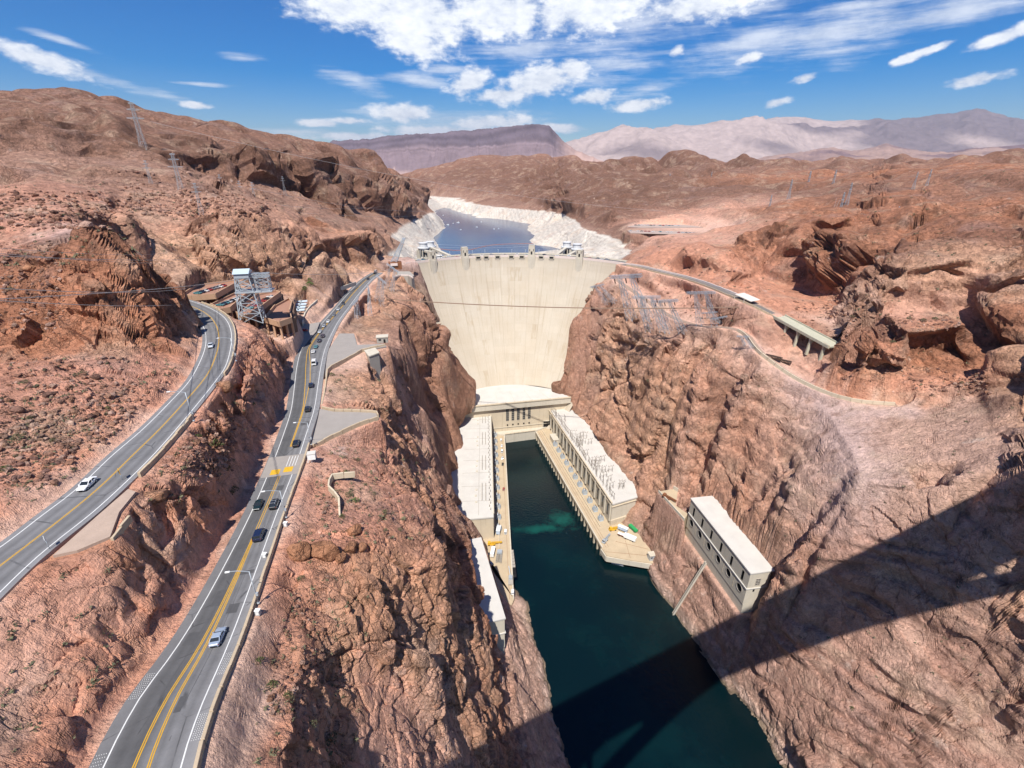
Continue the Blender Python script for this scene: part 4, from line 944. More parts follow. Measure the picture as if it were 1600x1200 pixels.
# paved pull-outs and plaza beside the lower road
def slab(name, m, pts, z, label, th=.6, dz=.0):
    P = [U(p[0], p[1], z) for p in pts]
    o = MB().prism([p[:2] for p in P], z-th, z+dz).build(name, m); return structure(o, label)
slab('pull_out', M_pave, [(497, 638), (520, 643), (560, 644), (588, 645), (590, 652), (560, 663), (520, 681), (492, 697), (484, 699)], 185.2, 'triangular grey pull-out beside the road')
slab('plaza', M_pave, [(514, 545), (530, 521), (553, 521), (558, 539), (600, 537), (604, 541), (566, 548), (545, 560), (512, 575), (508, 590), (506, 575)], 183.1, 'grey paved yard beside the road')
slab('gravel_shoulder', M_shoulder, [(82, 868), (145, 812), (200, 764), (212, 768), (186, 800), (172, 838), (120, 860)], 210.8, 'pale gravel strip beside the upper road')
slab('side_street', M_pave, [(432, 512), (470, 508), (500, 503), (494, 518), (481, 532), (470, 548), (463, 545), (458, 530)], 183.4, 'side street joining the lower road', dz=-.05)
# ------------------------------------------------------------------ the dam
def dam_angle(px, py):
    p = U(px, py, CREST_Z); return math.atan2(p[0]-DAM_O[0], p[1]-DAM_O[1])
def dpt(a, R, z): return (DAM_O[0]+R*math.sin(a), DAM_O[1]+R*math.cos(a), z)
def dam_material():
    m = bpy.data.materials.new('dam_concrete'); m.use_nodes = True; t = NT(m); b = t.n['Principled BSDF']; b.inputs['Roughness'].default_value = .92; b.inputs['Specular IOR Level'].default_value = .15
    uv = t.node('ShaderNodeUVMap', uv_map='face').outputs[0]
    def mp(sx, sy):
        n = t.node('ShaderNodeMapping'); t.put(n.inputs['Vector'], uv); n.inputs['Scale'].default_value = (sx, sy, 1); return n.outputs[0]
    sp = t.node('ShaderNodeSeparateXYZ'); t.put(sp.inputs[0], uv); u, v = sp.outputs[0], sp.outputs[1]
    base = t.mix(t.ramp(t.noise(uv, .03, 4, .6), .35, .7), (.46, .395, .305, 1), (.49, .435, .35, 1))
    streak = t.noise(mp(.35, .012), 1.0, 5, .65); fine = t.noise(mp(1.1, .035), 1.0, 4, .65)
    base = t.mix(t.math('MULTIPLY', t.ramp(streak, .52, .74), .42), base, (.30, .225, .145, 1))
    base = t.mix(t.math('MULTIPLY', t.ramp(fine, .56, .72), .32), base, (.27, .21, .145, 1))
    base = t.mix(t.math('MULTIPLY', t.ramp(t.noise(mp(.5, .02), 1.3, 4, .6), .58, .75), .4), base, (.62, .58, .50, 1))
    # pour columns and lifts, each panel a little different
    cu = t.math('DIVIDE', u, 15.2); fu = t.math('ABSOLUTE', t.math('SUBTRACT', t.math('FRACT', cu), .5)); jo = t.ramp(fu, .478, .496)
    cvv = t.math('DIVIDE', v, 7.6); fv = t.math('ABSOLUTE', t.math('SUBTRACT', t.math('FRACT', cvv), .5)); jv = t.ramp(fv, .47, .495)
    wn = t.node('ShaderNodeTexWhiteNoise', noise_dimensions='2D'); cc = t.node('ShaderNodeCombineXYZ'); t.put(cc.inputs[0], t.math('FLOOR', cu)); t.put(cc.inputs[1], t.math('FLOOR', cvv)); t.put(wn.inputs['Vector'], cc.outputs[0])
    pan = t.math('MULTIPLY_ADD', wn.outputs[0], .05, .975)
    sc = t.node('ShaderNodeVectorMath', operation='SCALE'); t.put(sc.inputs[0], base); t.put(sc.inputs['Scale'], pan)
    j = t.math('MAXIMUM', t.math('MULTIPLY', jo, .30), t.math('MULTIPLY', jv, .10))
    # old seepage stains below a few pour joints
    wn2 = t.node('ShaderNodeTexWhiteNoise', noise_dimensions='2D'); c2 = t.node('ShaderNodeCombineXYZ'); t.put(c2.inputs[0], t.math('FLOOR', t.math('DIVIDE', u, 7.6))); t.put(c2.inputs[1], t.math('FLOOR', t.math('DIVIDE', v, 15.2))); t.put(wn2.inputs['Vector'], c2.outputs[0])
    st = t.math('MULTIPLY', t.ramp(wn2.outputs[0], .90, .93), t.ramp(t.noise(mp(.4, .08), 1.0, 4, .6), .40, .6))
    col = t.mix(t.math('MULTIPLY', st, .30), sc.outputs[0], (.30, .21, .11, 1))
    col = t.mix(j, col, (.22, .175, .125, 1))
    t.put(b.inputs['Base Color'], col)
    bn = t.node('ShaderNodeBump', i_Strength=.25, i_Distance=.4); t.put(bn.inputs['Height'], t.math('SUBTRACT', t.math('MULTIPLY', fine, .4), j)); t.put(b.inputs['Normal'], bn.outputs[0])
    return m
AMIN, AMAX = dam_angle(640, 405)-.12, dam_angle(985, 414)+.03
dam = empty('dam', dpt(.0, DAM_R, 0)); tag(dam, 'huge curved cream concrete arch dam closing the canyon', 'dam')
def rel(o, parent):
    """keep world placement of a mesh authored in world coordinates"""
    o.parent = parent; o.matrix_parent_inverse = Matrix.Translation(-Vector(parent.location)) if parent.rotation_euler.z == 0 else parent.matrix_basis.inverted(); return o
def wbuild(mb, name, m, parent, fix=True): return rel(mb.build(name, m, None, fix), parent)
NA_ = 97; aa = np.linspace(AMIN, AMAX, NA_); zz_ = [180, 178, 174, 168]+list(np.linspace(160, -8, 22))
mb = MB(); rows = [[dpt(a, DAM_R-dam_offset(z), z) for a in aa] for z in zz_]
co = [p for r in rows for p in r]
mb.add(co, [(i*NA_+j, i*NA_+j+1, (i+1)*NA_+j+1, (i+1)*NA_+j) for i in range(len(zz_)-1) for j in range(NA_-1)], smooth=True)
face = mb.build('downstream_face', dam_material(), fix=False)
uvl = face.data.uv_layers.new(name='face')
for li, l in enumerate(face.data.loops):
    i, j = divmod(l.vertex_index, NA_); uvl.data[li].uv = (aa[j]*DAM_R*.86, zz_[i])
rel(face, dam)
mb = MB(); mb.strip([dpt(a, DAM_R+14, 179.9) for a in aa], [dpt(a, DAM_R+14.5, 60) for a in aa]); wbuild(mb, 'upstream_face', M_gray, dam)
mb = MB(); mb.strip([dpt(a, DAM_R, 179.95) for a in aa], [dpt(a, DAM_R+14, 179.95) for a in aa]); crest = wbuild(mb, 'crest_roadway', mat('crest_asphalt', (.13, .125, .12), .9, vary=.15, vscale=.4), dam)
for r0, r1, nm in ((-.25, .55, 'parapet'), (13.6, 14.4, 'parapet')):
    mb = MB()
    for i in range(NA_-1):
        q = [dpt(aa[i], DAM_R+r0, 0), dpt(aa[i+1], DAM_R+r0, 0), dpt(aa[i+1], DAM_R+r1, 0), dpt(aa[i], DAM_R+r1, 0)]; mb.prism([p[:2] for p in q], 178.6, 181.2)
    wbuild(mb, nm, M_pinkw if r0 < 0 else M_conc2, dam)
for r0, r1 in ((.6, 2.4), (11.6, 13.5)):
    mb = MB(); mb.strip([dpt(a, DAM_R+r0, 180.15) for a in aa], [dpt(a, DAM_R+r1, 180.15) for a in aa]); wbuild(mb, 'sidewalk', M_conc2, dam)
def abox(mb, a, r, z0, z1, wt, wr, m=0):
    """upright block on the crest: wt along the arc, wr across"""
    c = dpt(a, r, (z0+z1)/2); return mb.box(c, (wt, wr, z1-z0), -a, m)
for px, top in ((663, 190), (728, 191.5), (829, 192.5), (908, 189.5)):
    a = dam_angle(px, 403); mb = MB()
    abox(mb, a, DAM_R-.9, 148, 181.5, 8.4, 4.4); abox(mb, a, DAM_R-2.3, 154, 180, 4.6, 3.0)
    abox(mb, a, DAM_R+.3, 181.5, top-1.6, 7.2, 6.2); abox(mb, a, DAM_R+.3, top-1.6, top-.4, 6.4, 5.4); abox(mb, a, DAM_R+.3, top-.4, top, 7.0, 6.0)
    tw = wbuild(mb, 'crest_tower', M_conc2, dam)
    d = MB(); abox(d, a, DAM_R-2.83, 182, 185.5, 1.9, .12); rel(d.build('doorway', M_dark), dam)
    for k in (-1, 1): rel(MB().box((dpt(a, DAM_R-2.83, 187)[0]+k*2.2*math.cos(a), dpt(a, DAM_R-2.83, 187)[1]-k*2.2*math.sin(a), 187), (.7, .12, 2.6), -a).build('window_slot', M_dark), dam)
for k, px in enumerate((747, 760, 778, 799, 815, 845, 862)):
    a = dam_angle(px, 401); mb = MB(); abox(mb, a, DAM_R-.9, 177.4, 181.3, 6.2, 1.6); abox(mb, a, DAM_R-.7, 175.6, 177.4, 5.0, 1.0); wbuild(mb, 'balcony', M_conc2, dam)
    d = MB(); abox(d, a, DAM_R-1.75, 177.9, 179.9, 4.6, .12); rel(d.build('balcony_opening', M_dark), dam)
# lamps along the crest
for k, px in enumerate(np.linspace(680, 960, 15)):
    a = dam_angle(px, 402); p = dpt(a, DAM_R+2.0, 180)
    mb = MB().cyl(p, (p[0], p[1], 186.5), .13, n=6).box((p[0], p[1], 186.8), (.8, .8, .6)); tag(mb.build('crest_lamp', M_steel), 'thin grey lamp post on the crest of the dam', 'lamp post', 'lamp posts along the dam crest')

# left abutment wall and its terrace
ab = empty('abutment_wall', U(630, 436, 180)); tag(ab, 'grey concrete abutment wall with curved top left of the dam', 'wall')
A0 = [U(*p, 180.6) for p in ((616, 433), (626, 430.5), (637, 431), (643, 434), (647, 430), (640, 424), (622, 424))]
mb = MB().prism([p[:2] for p in A0], 120, 180.6); wbuild(mb, 'wall_body', M_gray, ab)
A1 = [U(*p, 181) for p in ((614, 433), (626, 429.8), (638, 430.2), (645, 434))]
for p, q in zip(A1[:-1], A1[1:]): wbuild(MB().bar((p[0], p[1], 181), (q[0], q[1], 181), .8, 1.2), 'coping', M_pinkw, ab)

# ------------------------------------------------------------------ intake towers
def intake(px, py_top, y, lab):
    top = V(px, py_top, y); zt = top[2]; e = empty('intake_tower', (top[0], top[1], 100)); tag(e, lab, 'tower', 'intake towers in the lake behind the dam')
    x0, y0 = top[0], top[1]
    L = lambda z: z-100
    mb = MB().cyl((0, 0, 0), (0, 0, L(zt-18)), 8.2, 7.2, 12, smooth=False); mb.build('shaft', M_conc2, e)
    for k in range(12):
        a = k*math.pi/6; mb = MB().box((7.8*math.cos(a), 7.8*math.sin(a), L(zt-26)), (2.4, 1.1, 36), a); mb.build('buttress', M_conc2, e)
    mb = MB().cyl((0, 0, L(zt-18)), (0, 0, L(zt-6)), 6.4, n=12, smooth=False).cyl((0, 0, L(zt-6)), (0, 0, L(zt-4.8)), 7.8, n=12, smooth=False).cyl((0, 0, L(zt-4.8)), (0, 0, L(zt)), 5.2, n=12, smooth=False).cyl((0, 0, L(zt)), (0, 0, L(zt+.8)), 5.8, n=12, smooth=False)
    mb.build('gatehouse', mat('pale_tower_concrete', (.58, .585, .58), .85, vary=.08), e)
    for k in range(12):
        a = (k+.5)*math.pi/6; mb = MB().box((6.3*math.cos(a), 6.3*math.sin(a), L(zt-11.5)), (.5, 1.5, 8), a); mb.build('window', M_dark, e)
    d = Vector((DAM_O[0]-x0, DAM_O[1]-y0, 0)); dist = d.length-DAM_R-14; d.normalize()
    MB().bar((d.x*5, d.y*5, L(179.5)), (d.x*dist, d.y*dist, L(179.5)), 4.0, 2.2).build('access_bridge', M_conc2, e)
intake(661, 380, 625, 'pale intake tower left of the bus, nearer to the left abutment'); intake(672, 378, 650, 'pale intake tower standing nearest the left crest tower')
intake(886, 379, 650, 'pale intake tower left of its twin at the right shore'); intake(902, 382, 622, 'pale intake tower rightmost behind the dam near shore')

# ------------------------------------------------------------------ powerhouse
ZW, ZR, ZC = 9.0, 30.5, 45.0
def plan(*pts, z=ZW): return [U(p[0], p[1], z)[:2] for p in pts]
cp = empty('central_powerhouse', U(800, 660, ZW)); tag(cp, 'cream powerhouse block across the foot of the dam with white roof', 'powerhouse')
PA, PB = np.array(U(722, 637, ZC)[:2]), np.array(U(885, 622, ZC)[:2]); ex = (PB-PA)/np.linalg.norm(PB-PA); ny = np.array([-ex[1], ex[0]]); FW = np.linalg.norm(PB-PA)
fp = lambda s_, d=0.0: tuple(PA+ex*s_+ny*d)
Rb = DAM_R-dam_offset(ZC)+6
back = [(DAM_O[0]+Rb*math.sin(a), DAM_O[1]+Rb*math.cos(a)) for a in np.linspace(.78, -.82, 24)]
body = [fp(-4), fp(FW+4)]+[fp(FW+4, 26)]+back+[fp(-4, 14)]
wbuild(MB().prism([fp(-4, 2.5), fp(FW+4, 2.5), fp(FW+4, 26)]+back+[fp(-4, 14)], -10, ZC-.6), 'wall', M_conc, cp)
wbuild(MB().prism([fp(-5, -.2), fp(FW+5, -.2), fp(FW+5, 26)]+back+[fp(-5, 14)], ZC-.55, ZC), 'roof', M_roof, cp)
wbuild(MB().prism([fp(-5, -.6), fp(FW+5, -.6), fp(FW+5, 2.45), fp(-5, 2.45)], ZC-6.2, ZC-.6), 'cornice', M_conc2, cp)
wbuild(MB().prism([fp(-5, -1.2), fp(FW+5, -1.2), fp(FW+5, .4), fp(-5, .4)], ZC+.05, ZC+1.3), 'parapet', M_conc, cp)
for k in range(11):
    p = fp(8+k*9.8, 1.8); wbuild(MB().box((p[0], p[1], ZC+.4), (1.0, 1.0, .8), math.atan2(ex[1], ex[0])), 'roof_vent', M_gray, cp)
rzc = math.atan2(ex[1], ex[0])
# roof pour joints seen from above as slight ribs
for k in range(1, 6):
    s0 = FW*k/6; q = fp(s0, .8); r = fp(s0*.86+FW*.07, 22+9*math.sin(k/6*math.pi)); wbuild(MB().bar((q[0], q[1], ZC+.04), (r[0], r[1], ZC+.04), .35, .12), 'roof_rib', M_conc2, cp)
def tall_window(parent, c, rz, w, h, cols, rows, fm, nout):
    """window of panes behind a frame: c centre on the wall face, nout outward unit vector"""
    f = MB(); u = Vector((math.cos(rz), math.sin(rz), 0)); n = Vector((nout[0], nout[1], 0)); c = Vector(c)
    for k in range(cols+1):
        x = -w/2+w*k/cols; p = c+u*x+n*.12; f.box(p, (.22, .3, h), rz)
    for k in range(rows+1):
        p = c+n*.12+Vector((0, 0, -h/2+h*k/rows)); f.box(p, (w, .28, .25), rz)
    win = rel(f.build('window', fm), parent)
    for i in range(cols):
        for k in range(rows):
            p = c+u*(-w/2+w*(i+.5)/cols)+n*.03+Vector((0, 0, -h/2+h*(k+.5)/rows)); g = MB().box(p, (w/cols-.24, .06, h/rows-.27), rz).build('pane', M_glassd); g.parent = win; g.matrix_parent_inverse = win.matrix_world.inverted() if False else Matrix.Identity(4)
    return win
nout = -ny
for px in (793, 801.5, 810, 818.5, 827):
    best = min(np.linspace(0, FW, 400), key=lambda s_: abs((lambda q: 800+FPX*q[0]/(q[1]*math.cos(PITCH)+(CAM_H-33)*math.sin(PITCH)))(fp(s_, 2.5))-px))
    c = fp(best, 2.47); tall_window(cp, (c[0], c[1], 30.0), rzc, 2.9, 14.5, 2, 6, M_gray, nout)
    q = fp(best, 2.4); wbuild(MB().box((q[0], q[1], 17.5), (1.5, .3, 1.7), rzc), 'small_window', M_dark, cp)
for s_ in (24, FW-21):
    q = fp(s_, 2.3); wbuild(MB().box((q[0], q[1], ZW+4.2), (7.4, .5, 7.6), rzc), 'portal', M_dark, cp); q = fp(s_, 2.0)
    f = MB()
    for dx, w_, z_, h_ in ((-4.2, .9, ZW+4.4, 8.8), (4.2, .9, ZW+4.4, 8.8), (0, 9.3, ZW+9.0, .8)):
        p = fp(s_+dx, 2.0); f.box((p[0], p[1], z_), (w_, 1.0, h_), rzc)
    wbuild(f, 'portal_frame', M_conc2, cp)
q = [fp(20, 2.2), fp(FW-16, 2.2), fp(FW-16, 2.0), fp(20, 2.0)]
for z_ in (14.8, 38.6): wbuild(MB().prism([fp(14, 1.9), fp(FW-10, 1.9), fp(FW-10, 2.45), fp(14, 2.45)], z_, z_+.5), 'string_course', M_conc2, cp)
# apron across the head of the tailrace
WL0, WL1 = np.array(U(789, 681, ZW)), np.array(U(803.5, 936, ZW)); WR0, WR1 = np.array(U(836.5, 675, ZW)), np.array(U(940, 856, ZW))
ap = empty('tailrace_apron', tuple((WL0+WR0)/2)); tag(ap, 'cream apron wall across the head of the dark tailrace', 'wall')
wbuild(MB().prism([tuple(WL0[:2]), tuple(WR0[:2]), fp(FW-20, 2.4), fp(20, 2.4)], -6, ZW+1.5), 'apron_wall', M_conc2, ap)
wbuild(MB().prism([tuple(WL0[:2]-ny*.5), tuple(WR0[:2]-ny*.5), tuple(WR0[:2]+ny*.6), tuple(WL0[:2]+ny*.6)], ZW+1.55, ZW+2.6), 'railing', M_conc, ap)
# left wing
lw = empty('powerhouse_wing', U(770, 720, ZW)); tag(lw, 'long white roofed powerhouse wing left of the tailrace', 'powerhouse', 'powerhouse wings along the tailrace')
LNE, LSE = np.array(U(766.5, 642, ZR)[:2]), np.array(U(771, 807, ZR)[:2]); LSW = np.array(U(716, 812, ZR)[:2]); LNW = np.array(U(720, 643, ZR)[:2])
Lp = [tuple(LSE), tuple(LNE), (LNE[0]-36, LNE[1]+4), (LNW[0]-14, LNW[1]-60), (LSW[0]-16, LSW[1]+70), (LSW[0]-9, LSW[1]-1)]
wbuild(MB().prism(Lp, -8, ZR-1.25), 'wall', M_conc, lw)
def grow(poly, d):
    P = [np.array(p) for p in poly]; c = sum(P)/len(P); return [tuple(p+(p-c)/np.linalg.norm(p-c)*d) for p in P]
wbuild(MB().prism(grow(Lp, .5), ZR-1.2, ZR), 'roof', M_roof, lw)
el = (LNE-LSE)/np.linalg.norm(LNE-LSE); nl = np.array([-el[1], el[0]]); LL = np.linalg.norm(LNE-LSE); rzl = math.atan2(el[1], el[0])
lp = lambda s_, d: tuple(LSE+el*s_+nl*d)       # s_ from the south end, d to the west
vent_me = MB().box((0, 0, .45), (4.2, .55, .9)).build('tmp', M_gray).data; sq_me = MB().box((0, 0, .35), (1.7, 1.7, .7)).build('tmp2', M_conc2).data; bush_me = MB().cyl((0, 0, 0), (0, 0, 1.9), .32, .2, 6).box((0, 0, 2.1), (.9, .25, .4)).build('tmp3', M_gray).data
for nm in ('tmp', 'tmp2', 'tmp3'): bpy.data.objects.remove(bpy.data.objects[nm])
def part(name, me, parent, loc, rz=0.0):
    o = link(name, me); o.location = loc; o.rotation_euler = (0, 0, rz); return rel(o, parent)
for g in range(4):
    for k in range(5):
        for d in (5.8, 8.8):
            p = lp(22+g*43+k*4.6, d); part('roof_vent', vent_me, lw, (*p, ZR), rzl)
    for k in range(3):
        p = lp(18+g*43+k*8, 13.4+(k % 2)*.5); part('hatch', sq_me, lw, (*p, ZR), rzl)
for k in range(44):
    p = lp(8+k*3.9, 2.0+(k % 2)*.9); part('bushing', bush_me, lw, (*p, ZR), rzl)
p = lp(LL-4, 5); wbuild(MB().box((p[0], p[1], ZR+1.2), (4, 9, 2.4), rzl), 'roof_cabin', M_conc2, lw)
wbuild(MB().prism([lp(3, -.6), lp(LL-2, -.6), lp(LL-2, .3), lp(3, .3)], ZR+.05, ZR+1.0), 'roof_parapet', M_conc2, lw)
for k in range(17):
    p = lp(6+k*10.4, -.45); wbuild(MB().box((p[0], p[1], (ZW+ZR-1.3)/2+2), (1.2, .8, ZR-ZW-5.5), rzl), 'pilaster', M_conc2, lw)
    p = lp(11+k*10.4, -.1); wbuild(MB().box((p[0], p[1], (ZW+ZR)/2+2), (1.6, .3, 11), rzl), 'tall_window', M_glassd, lw)
for k in range(1, 9): a_, b_ = lp(LL*k/9, .6), lp(LL*k/9, 26); wbuild(MB().bar((*a_, ZR+.03), (*b_, ZR+.03), .3, .1), 'roof_seam', M_gray, lw)
wbuild(MB().bar((*lp(2, 11.5), ZR+.03), (*lp(LL-2, 11.5), ZR+.03), .3, .1), 'roof_seam', M_gray, lw)
# right wing
rw = empty('powerhouse_wing', U(880, 700, ZW)); tag(rw, 'long powerhouse wing right of the tailrace with steel frames on its white roof', 'powerhouse', 'powerhouse wings along the tailrace')
RNW, RSW, RSE = np.array(U(852, 632, ZR)[:2]), np.array(U(957, 787, ZR)[:2]), np.array(U(1005, 773, ZR)[:2])
RNE = np.array(U(884, 630, ZR)[:2])
Rp = [tuple(RSW), tuple(RSE), (RSE[0]+3, RSE[1]+30), *[tuple(np.array(U(*q, ZR)[:2])+np.array([9, 4])) for q in ((985, 740), (950, 705), (936, 685), (932, 672), (905, 648))], (RNE[0]+12, RNE[1]+6), tuple(RNW+np.array([1, 5]))]
wbuild(MB().prism(Rp, -8, ZR-1.25), 'wall', M_conc2, rw); wbuild(MB().prism(grow(Rp, .6), ZR-1.2, ZR), 'roof', M_roof, rw)
er = (RNW-RSW)/np.linalg.norm(RNW-RSW); nr = np.array([er[1], -er[0]]); RL = np.linalg.norm(RNW-RSW); rzr = math.atan2(er[1], er[0])
rp = lambda s_, d: tuple(RSW+er*s_+nr*d)        # s_ from the south end, d to the east
NP = 17; sp_ = (RL-4)/NP
for k in range(NP+1):
    p = rp(2+k*sp_, -.55); wbuild(MB().box((p[0], p[1], (ZW+ZR-1.3)/2+1.5), (1.5, 1.1, ZR-ZW-4.5), rzr), 'pilaster', M_conc2, rw)
for k in range(NP):
    p = rp(2+(k+.5)*sp_, -.12); wbuild(MB().box((p[0], p[1], (ZW+ZR)/2+1.8), (2.0, .3, 13.5), rzr), 'tall_window', M_glassd, rw)
    p = rp(2+(k+.5)*sp_, -.3); wbuild(MB().box((p[0], p[1], ZR-3.0), (sp_-1.7, .5, 1.6), rzr), 'spandrel', M_conc, rw)
wbuild(MB().prism([rp(0, -.9), rp(RL, -.9), rp(RL, .2), rp(0, .2)], ZR+.05, ZR+1.1), 'roof_parapet', M_conc, rw)
se = (RSE-RSW)/np.linalg.norm(RSE-RSW); rzs = math.atan2(se[1], se[0]); sw = np.linalg.norm(RSE-RSW); rs = lambda x, d=0: tuple(RSW+se*x+np.array([se[1], -se[0]])*d)
p = rs(sw*.68, .12); wbuild(MB().box((*p, ZW+3.8), (6.5, .5, 6.5), rzs), 'roller_door', M_gray, rw)
p = rs(sw*.68, .1); wbuild(MB().box((*p, ZW+7.4), (8, .9, .6), rzs), 'door_lintel', M_conc, rw)
wbuild(MB().prism([rs(-.4, .7), rs(sw+.4, .7), rs(sw+.4, .02), rs(-.4, .02)], ZR-3.5, ZR-2.8), 'string_course', M_conc, rw)
wbuild(MB().prism([rs(-.4, .9), rs(sw*.5, .9), rs(sw*.5, .02), rs(-.4, .02)], ZW+.1, ZW+5.2), 'plinth', M_conc, rw)
# wharves
wl = empty('wharf', tuple(WL0)); tag(wl, 'narrow paved wharf along the left side of the tailrace', 'wharf', 'wharves beside the tailrace')
Wl = [tuple(WL0[:2]), tuple(WL1[:2]), U(799, 946, ZW)[:2], U(786, 934, ZW)[:2], U(766, 905, ZW)[:2], U(748, 850, ZW)[:2], U(736, 826, ZW)[:2], lp(0, 20), lp(0, .2), lp(LL, .2)]
wbuild(MB().prism(Wl, -8, ZW), 'deck', M_wharf, wl)
def kerb_line(parent, a, b, name='edge_kerb', w=.9, h=.7, m=M_conc2, z=ZW):
    return wbuild(MB().bar((a[0], a[1], z+h/2), (b[0], b[1], z+h/2), w, h), name, m, parent)
dl = (WL1-WL0)[:2]; dl /= np.linalg.norm(dl); il = np.array([dl[1], -dl[0]])
if il[0] > 0: il = -il
kerb_line(wl, WL0[:2]+il*.5, WL1[:2]+il*.5)
kerb_line(wl, WL0[:2]+il*3.2, WL1[:2]+il*3.2, 'crane_rail', .18, .12, M_rust); kerb_line(wl, WL0[:2]+il*9.2, WL0[:2]+dl*170+il*9.2, 'low_wall', .6, 1.3, M_conc)
wr = empty('wharf', tuple(WR0)); tag(wr, 'wide paved wharf on piers along the right side of the tailrace', 'wharf', 'wharves beside the tailrace')
E1, E2, E3 = U(948, 868, ZW)[:2], U(985, 875, ZW)[:2], U(1020, 880, ZW)[:2]
Wr = [tuple(WR0[:2]), tuple(WR1[:2]), E1, E2, E3, U(1027, 872, ZW)[:2], U(1016, 850, ZW)[:2], U(1010, 822, ZW)[:2], rs(sw, 0), rs(0, -.3), rp(RL, .3)]
wbuild(MB().prism(Wr, ZW-1.8, ZW), 'deck', M_wharf, wr)
dr_ = (WR1-WR0)[:2]; LR_ = np.linalg.norm(dr_); dr_ /= LR_; ir = np.array([-dr_[1], dr_[0]])
if ir[0] < 0: ir = -ir
wbuild(MB().prism([tuple(WR0[:2]+ir*2.2), tuple(WR1[:2]+ir*2.2), tuple(WR1[:2]+ir*4), tuple(WR0[:2]+ir*4)], -8, ZW-1.85), 'back_wall', M_gray, wr)
for k in range(27):
    p = WR0[:2]+dr_*(3+k*(LR_-5)/26)+ir*.75; wbuild(MB().box((p[0], p[1], 2.6), (1.3, 1.3, 9.0), math.atan2(dr_[1], dr_[0])), 'pier', M_conc, wr)
wbuild(MB().bar((*E1, ZW-3), (*E3, ZW-3), 1.6, 4.5), 'fender_wall', M_conc2, wr); wbuild(MB().bar((*WR1[:2], ZW-3), (*E1, ZW-3), 1.6, 4.5), 'fender_wall', M_conc2, wr)
for d_, nm, w_, h_, mm in ((.5, 'edge_kerb', .9, .7, M_conc2), (3.6, 'crane_rail', .16, .12, M_rust), (5.6, 'crane_rail', .16, .12, M_rust), (8.2, 'low_wall', .5, 1.2, M_conc)):
    kerb_line(wr, WR0[:2]+ir*d_, WR1[:2]+ir*d_-dr_*(0 if d_ < 6 else 22), nm, w_, h_, mm)
for a_, b_ in (((946, 862), (1010, 868)), ((962, 846), (1012, 858)), ((975, 838), (985, 872))):
    p, q = U(*a_, ZW), U(*b_, ZW); kerb_line(wr, p, q, 'crane_rail', .16, .1, M_rust)
# transformers and yard equipment
def transformer(loc, rz, lab, grp):
    e = empty('transformer', loc, rz); tag(e, lab, 'transformer', grp)
    MB().box((0, 0, 1.9), (3.4, 2.6, 3.4)).box((0, 0, .15), (4.4, 3.4, .3)).build('tank', M_steel, e)
    for s_ in (-1, 1):
        r = MB()
        for k in range(6): r.box((-1.4+k*.56, s_*1.75, 1.8), (.16, .8, 2.7))
        r.build('radiator', M_steelb, e)
    MB().cyl((-1.7, .6, 4.7), (1.7, .6, 4.7), .5, n=8).build('conservator', M_steel, e)
    for k in (-1, 0, 1): MB().cyl((k*1.1, -.5, 3.6), (k*1.15, -.7, 6.0), .22, .12, 6).build('bushing', M_ins, e)
    return e
ORD = 'first second third fourth fifth sixth seventh eighth ninth tenth eleventh twelfth thirteenth fourteenth fifteenth sixteenth seventeenth eighteenth nineteenth twentieth twenty-first twenty-second twenty-third twenty-fourth twenty-fifth twenty-sixth twenty-seventh'.split()
tr0 = transformer((0, 0, 0), 0, 'x', 'x'); first = True
def place(proto, loc, rz, lab, grp, used=[]):
    if proto.name in used: o = copy_tree(proto)
    else: o = proto; used.append(proto.name)
    o.location = loc; o.rotation_euler = (0, 0, rz); o['label'] = lab; o['group'] = grp; return o
for k in range(13):
    if k in (11, 12): continue
    p = rp(8+k*sp_*1.15, -5.0); place(tr0, (*p, ZW), rzr, f'{ORD[10-k]} grey transformer from the dam in the row along the right wing', 'transformers along the right wing')
for k in range(12):
    p = lp(10+k*13.5, -4.2); place(tr0, (*p, ZW), rzl, f'{ORD[11-k]} grey transformer from the dam in the row along the left wing', 'transformers along the left wing')
def small_block(name, px, py, size, rz, m, lab, cat, z=ZW, extra=None, group=None):
    p = U(px, py, z); e = empty(name, p, rz); tag(e, lab, cat, group)
    MB().box((0, 0, size[2]/2), size).build('wall', m, e); MB().box((0, 0, size[2]+.2), (size[0]+.7, size[1]+.7, .4)).build('roof', M_conc2, e)
    MB().box((size[0]*.2, -size[1]/2-.03, 1.1), (1.1, .1, 2.1)).build('door', M_dark, e); MB().box((-size[0]*.22, -size[1]/2-.03, size[2]*.6), (1.4, .1, 1.0)).build('window', M_glassd, e); return e
small_block('pump_house', 851, 655, (7, 9, 6), rzr+math.pi/2, M_gray, 'grey box building at the inner end of the right wharf', 'building')
small_block('switch_house', 866, 690, (6, 13, 5.5), rzr+math.pi/2, M_conc2, 'low cream switch house beside the right wing', 'building')
small_block('guard_hut', 1018, 873, (5, 4, 4.6), .2, M_steel, 'grey metal hut on the right wharf corner', 'hut')
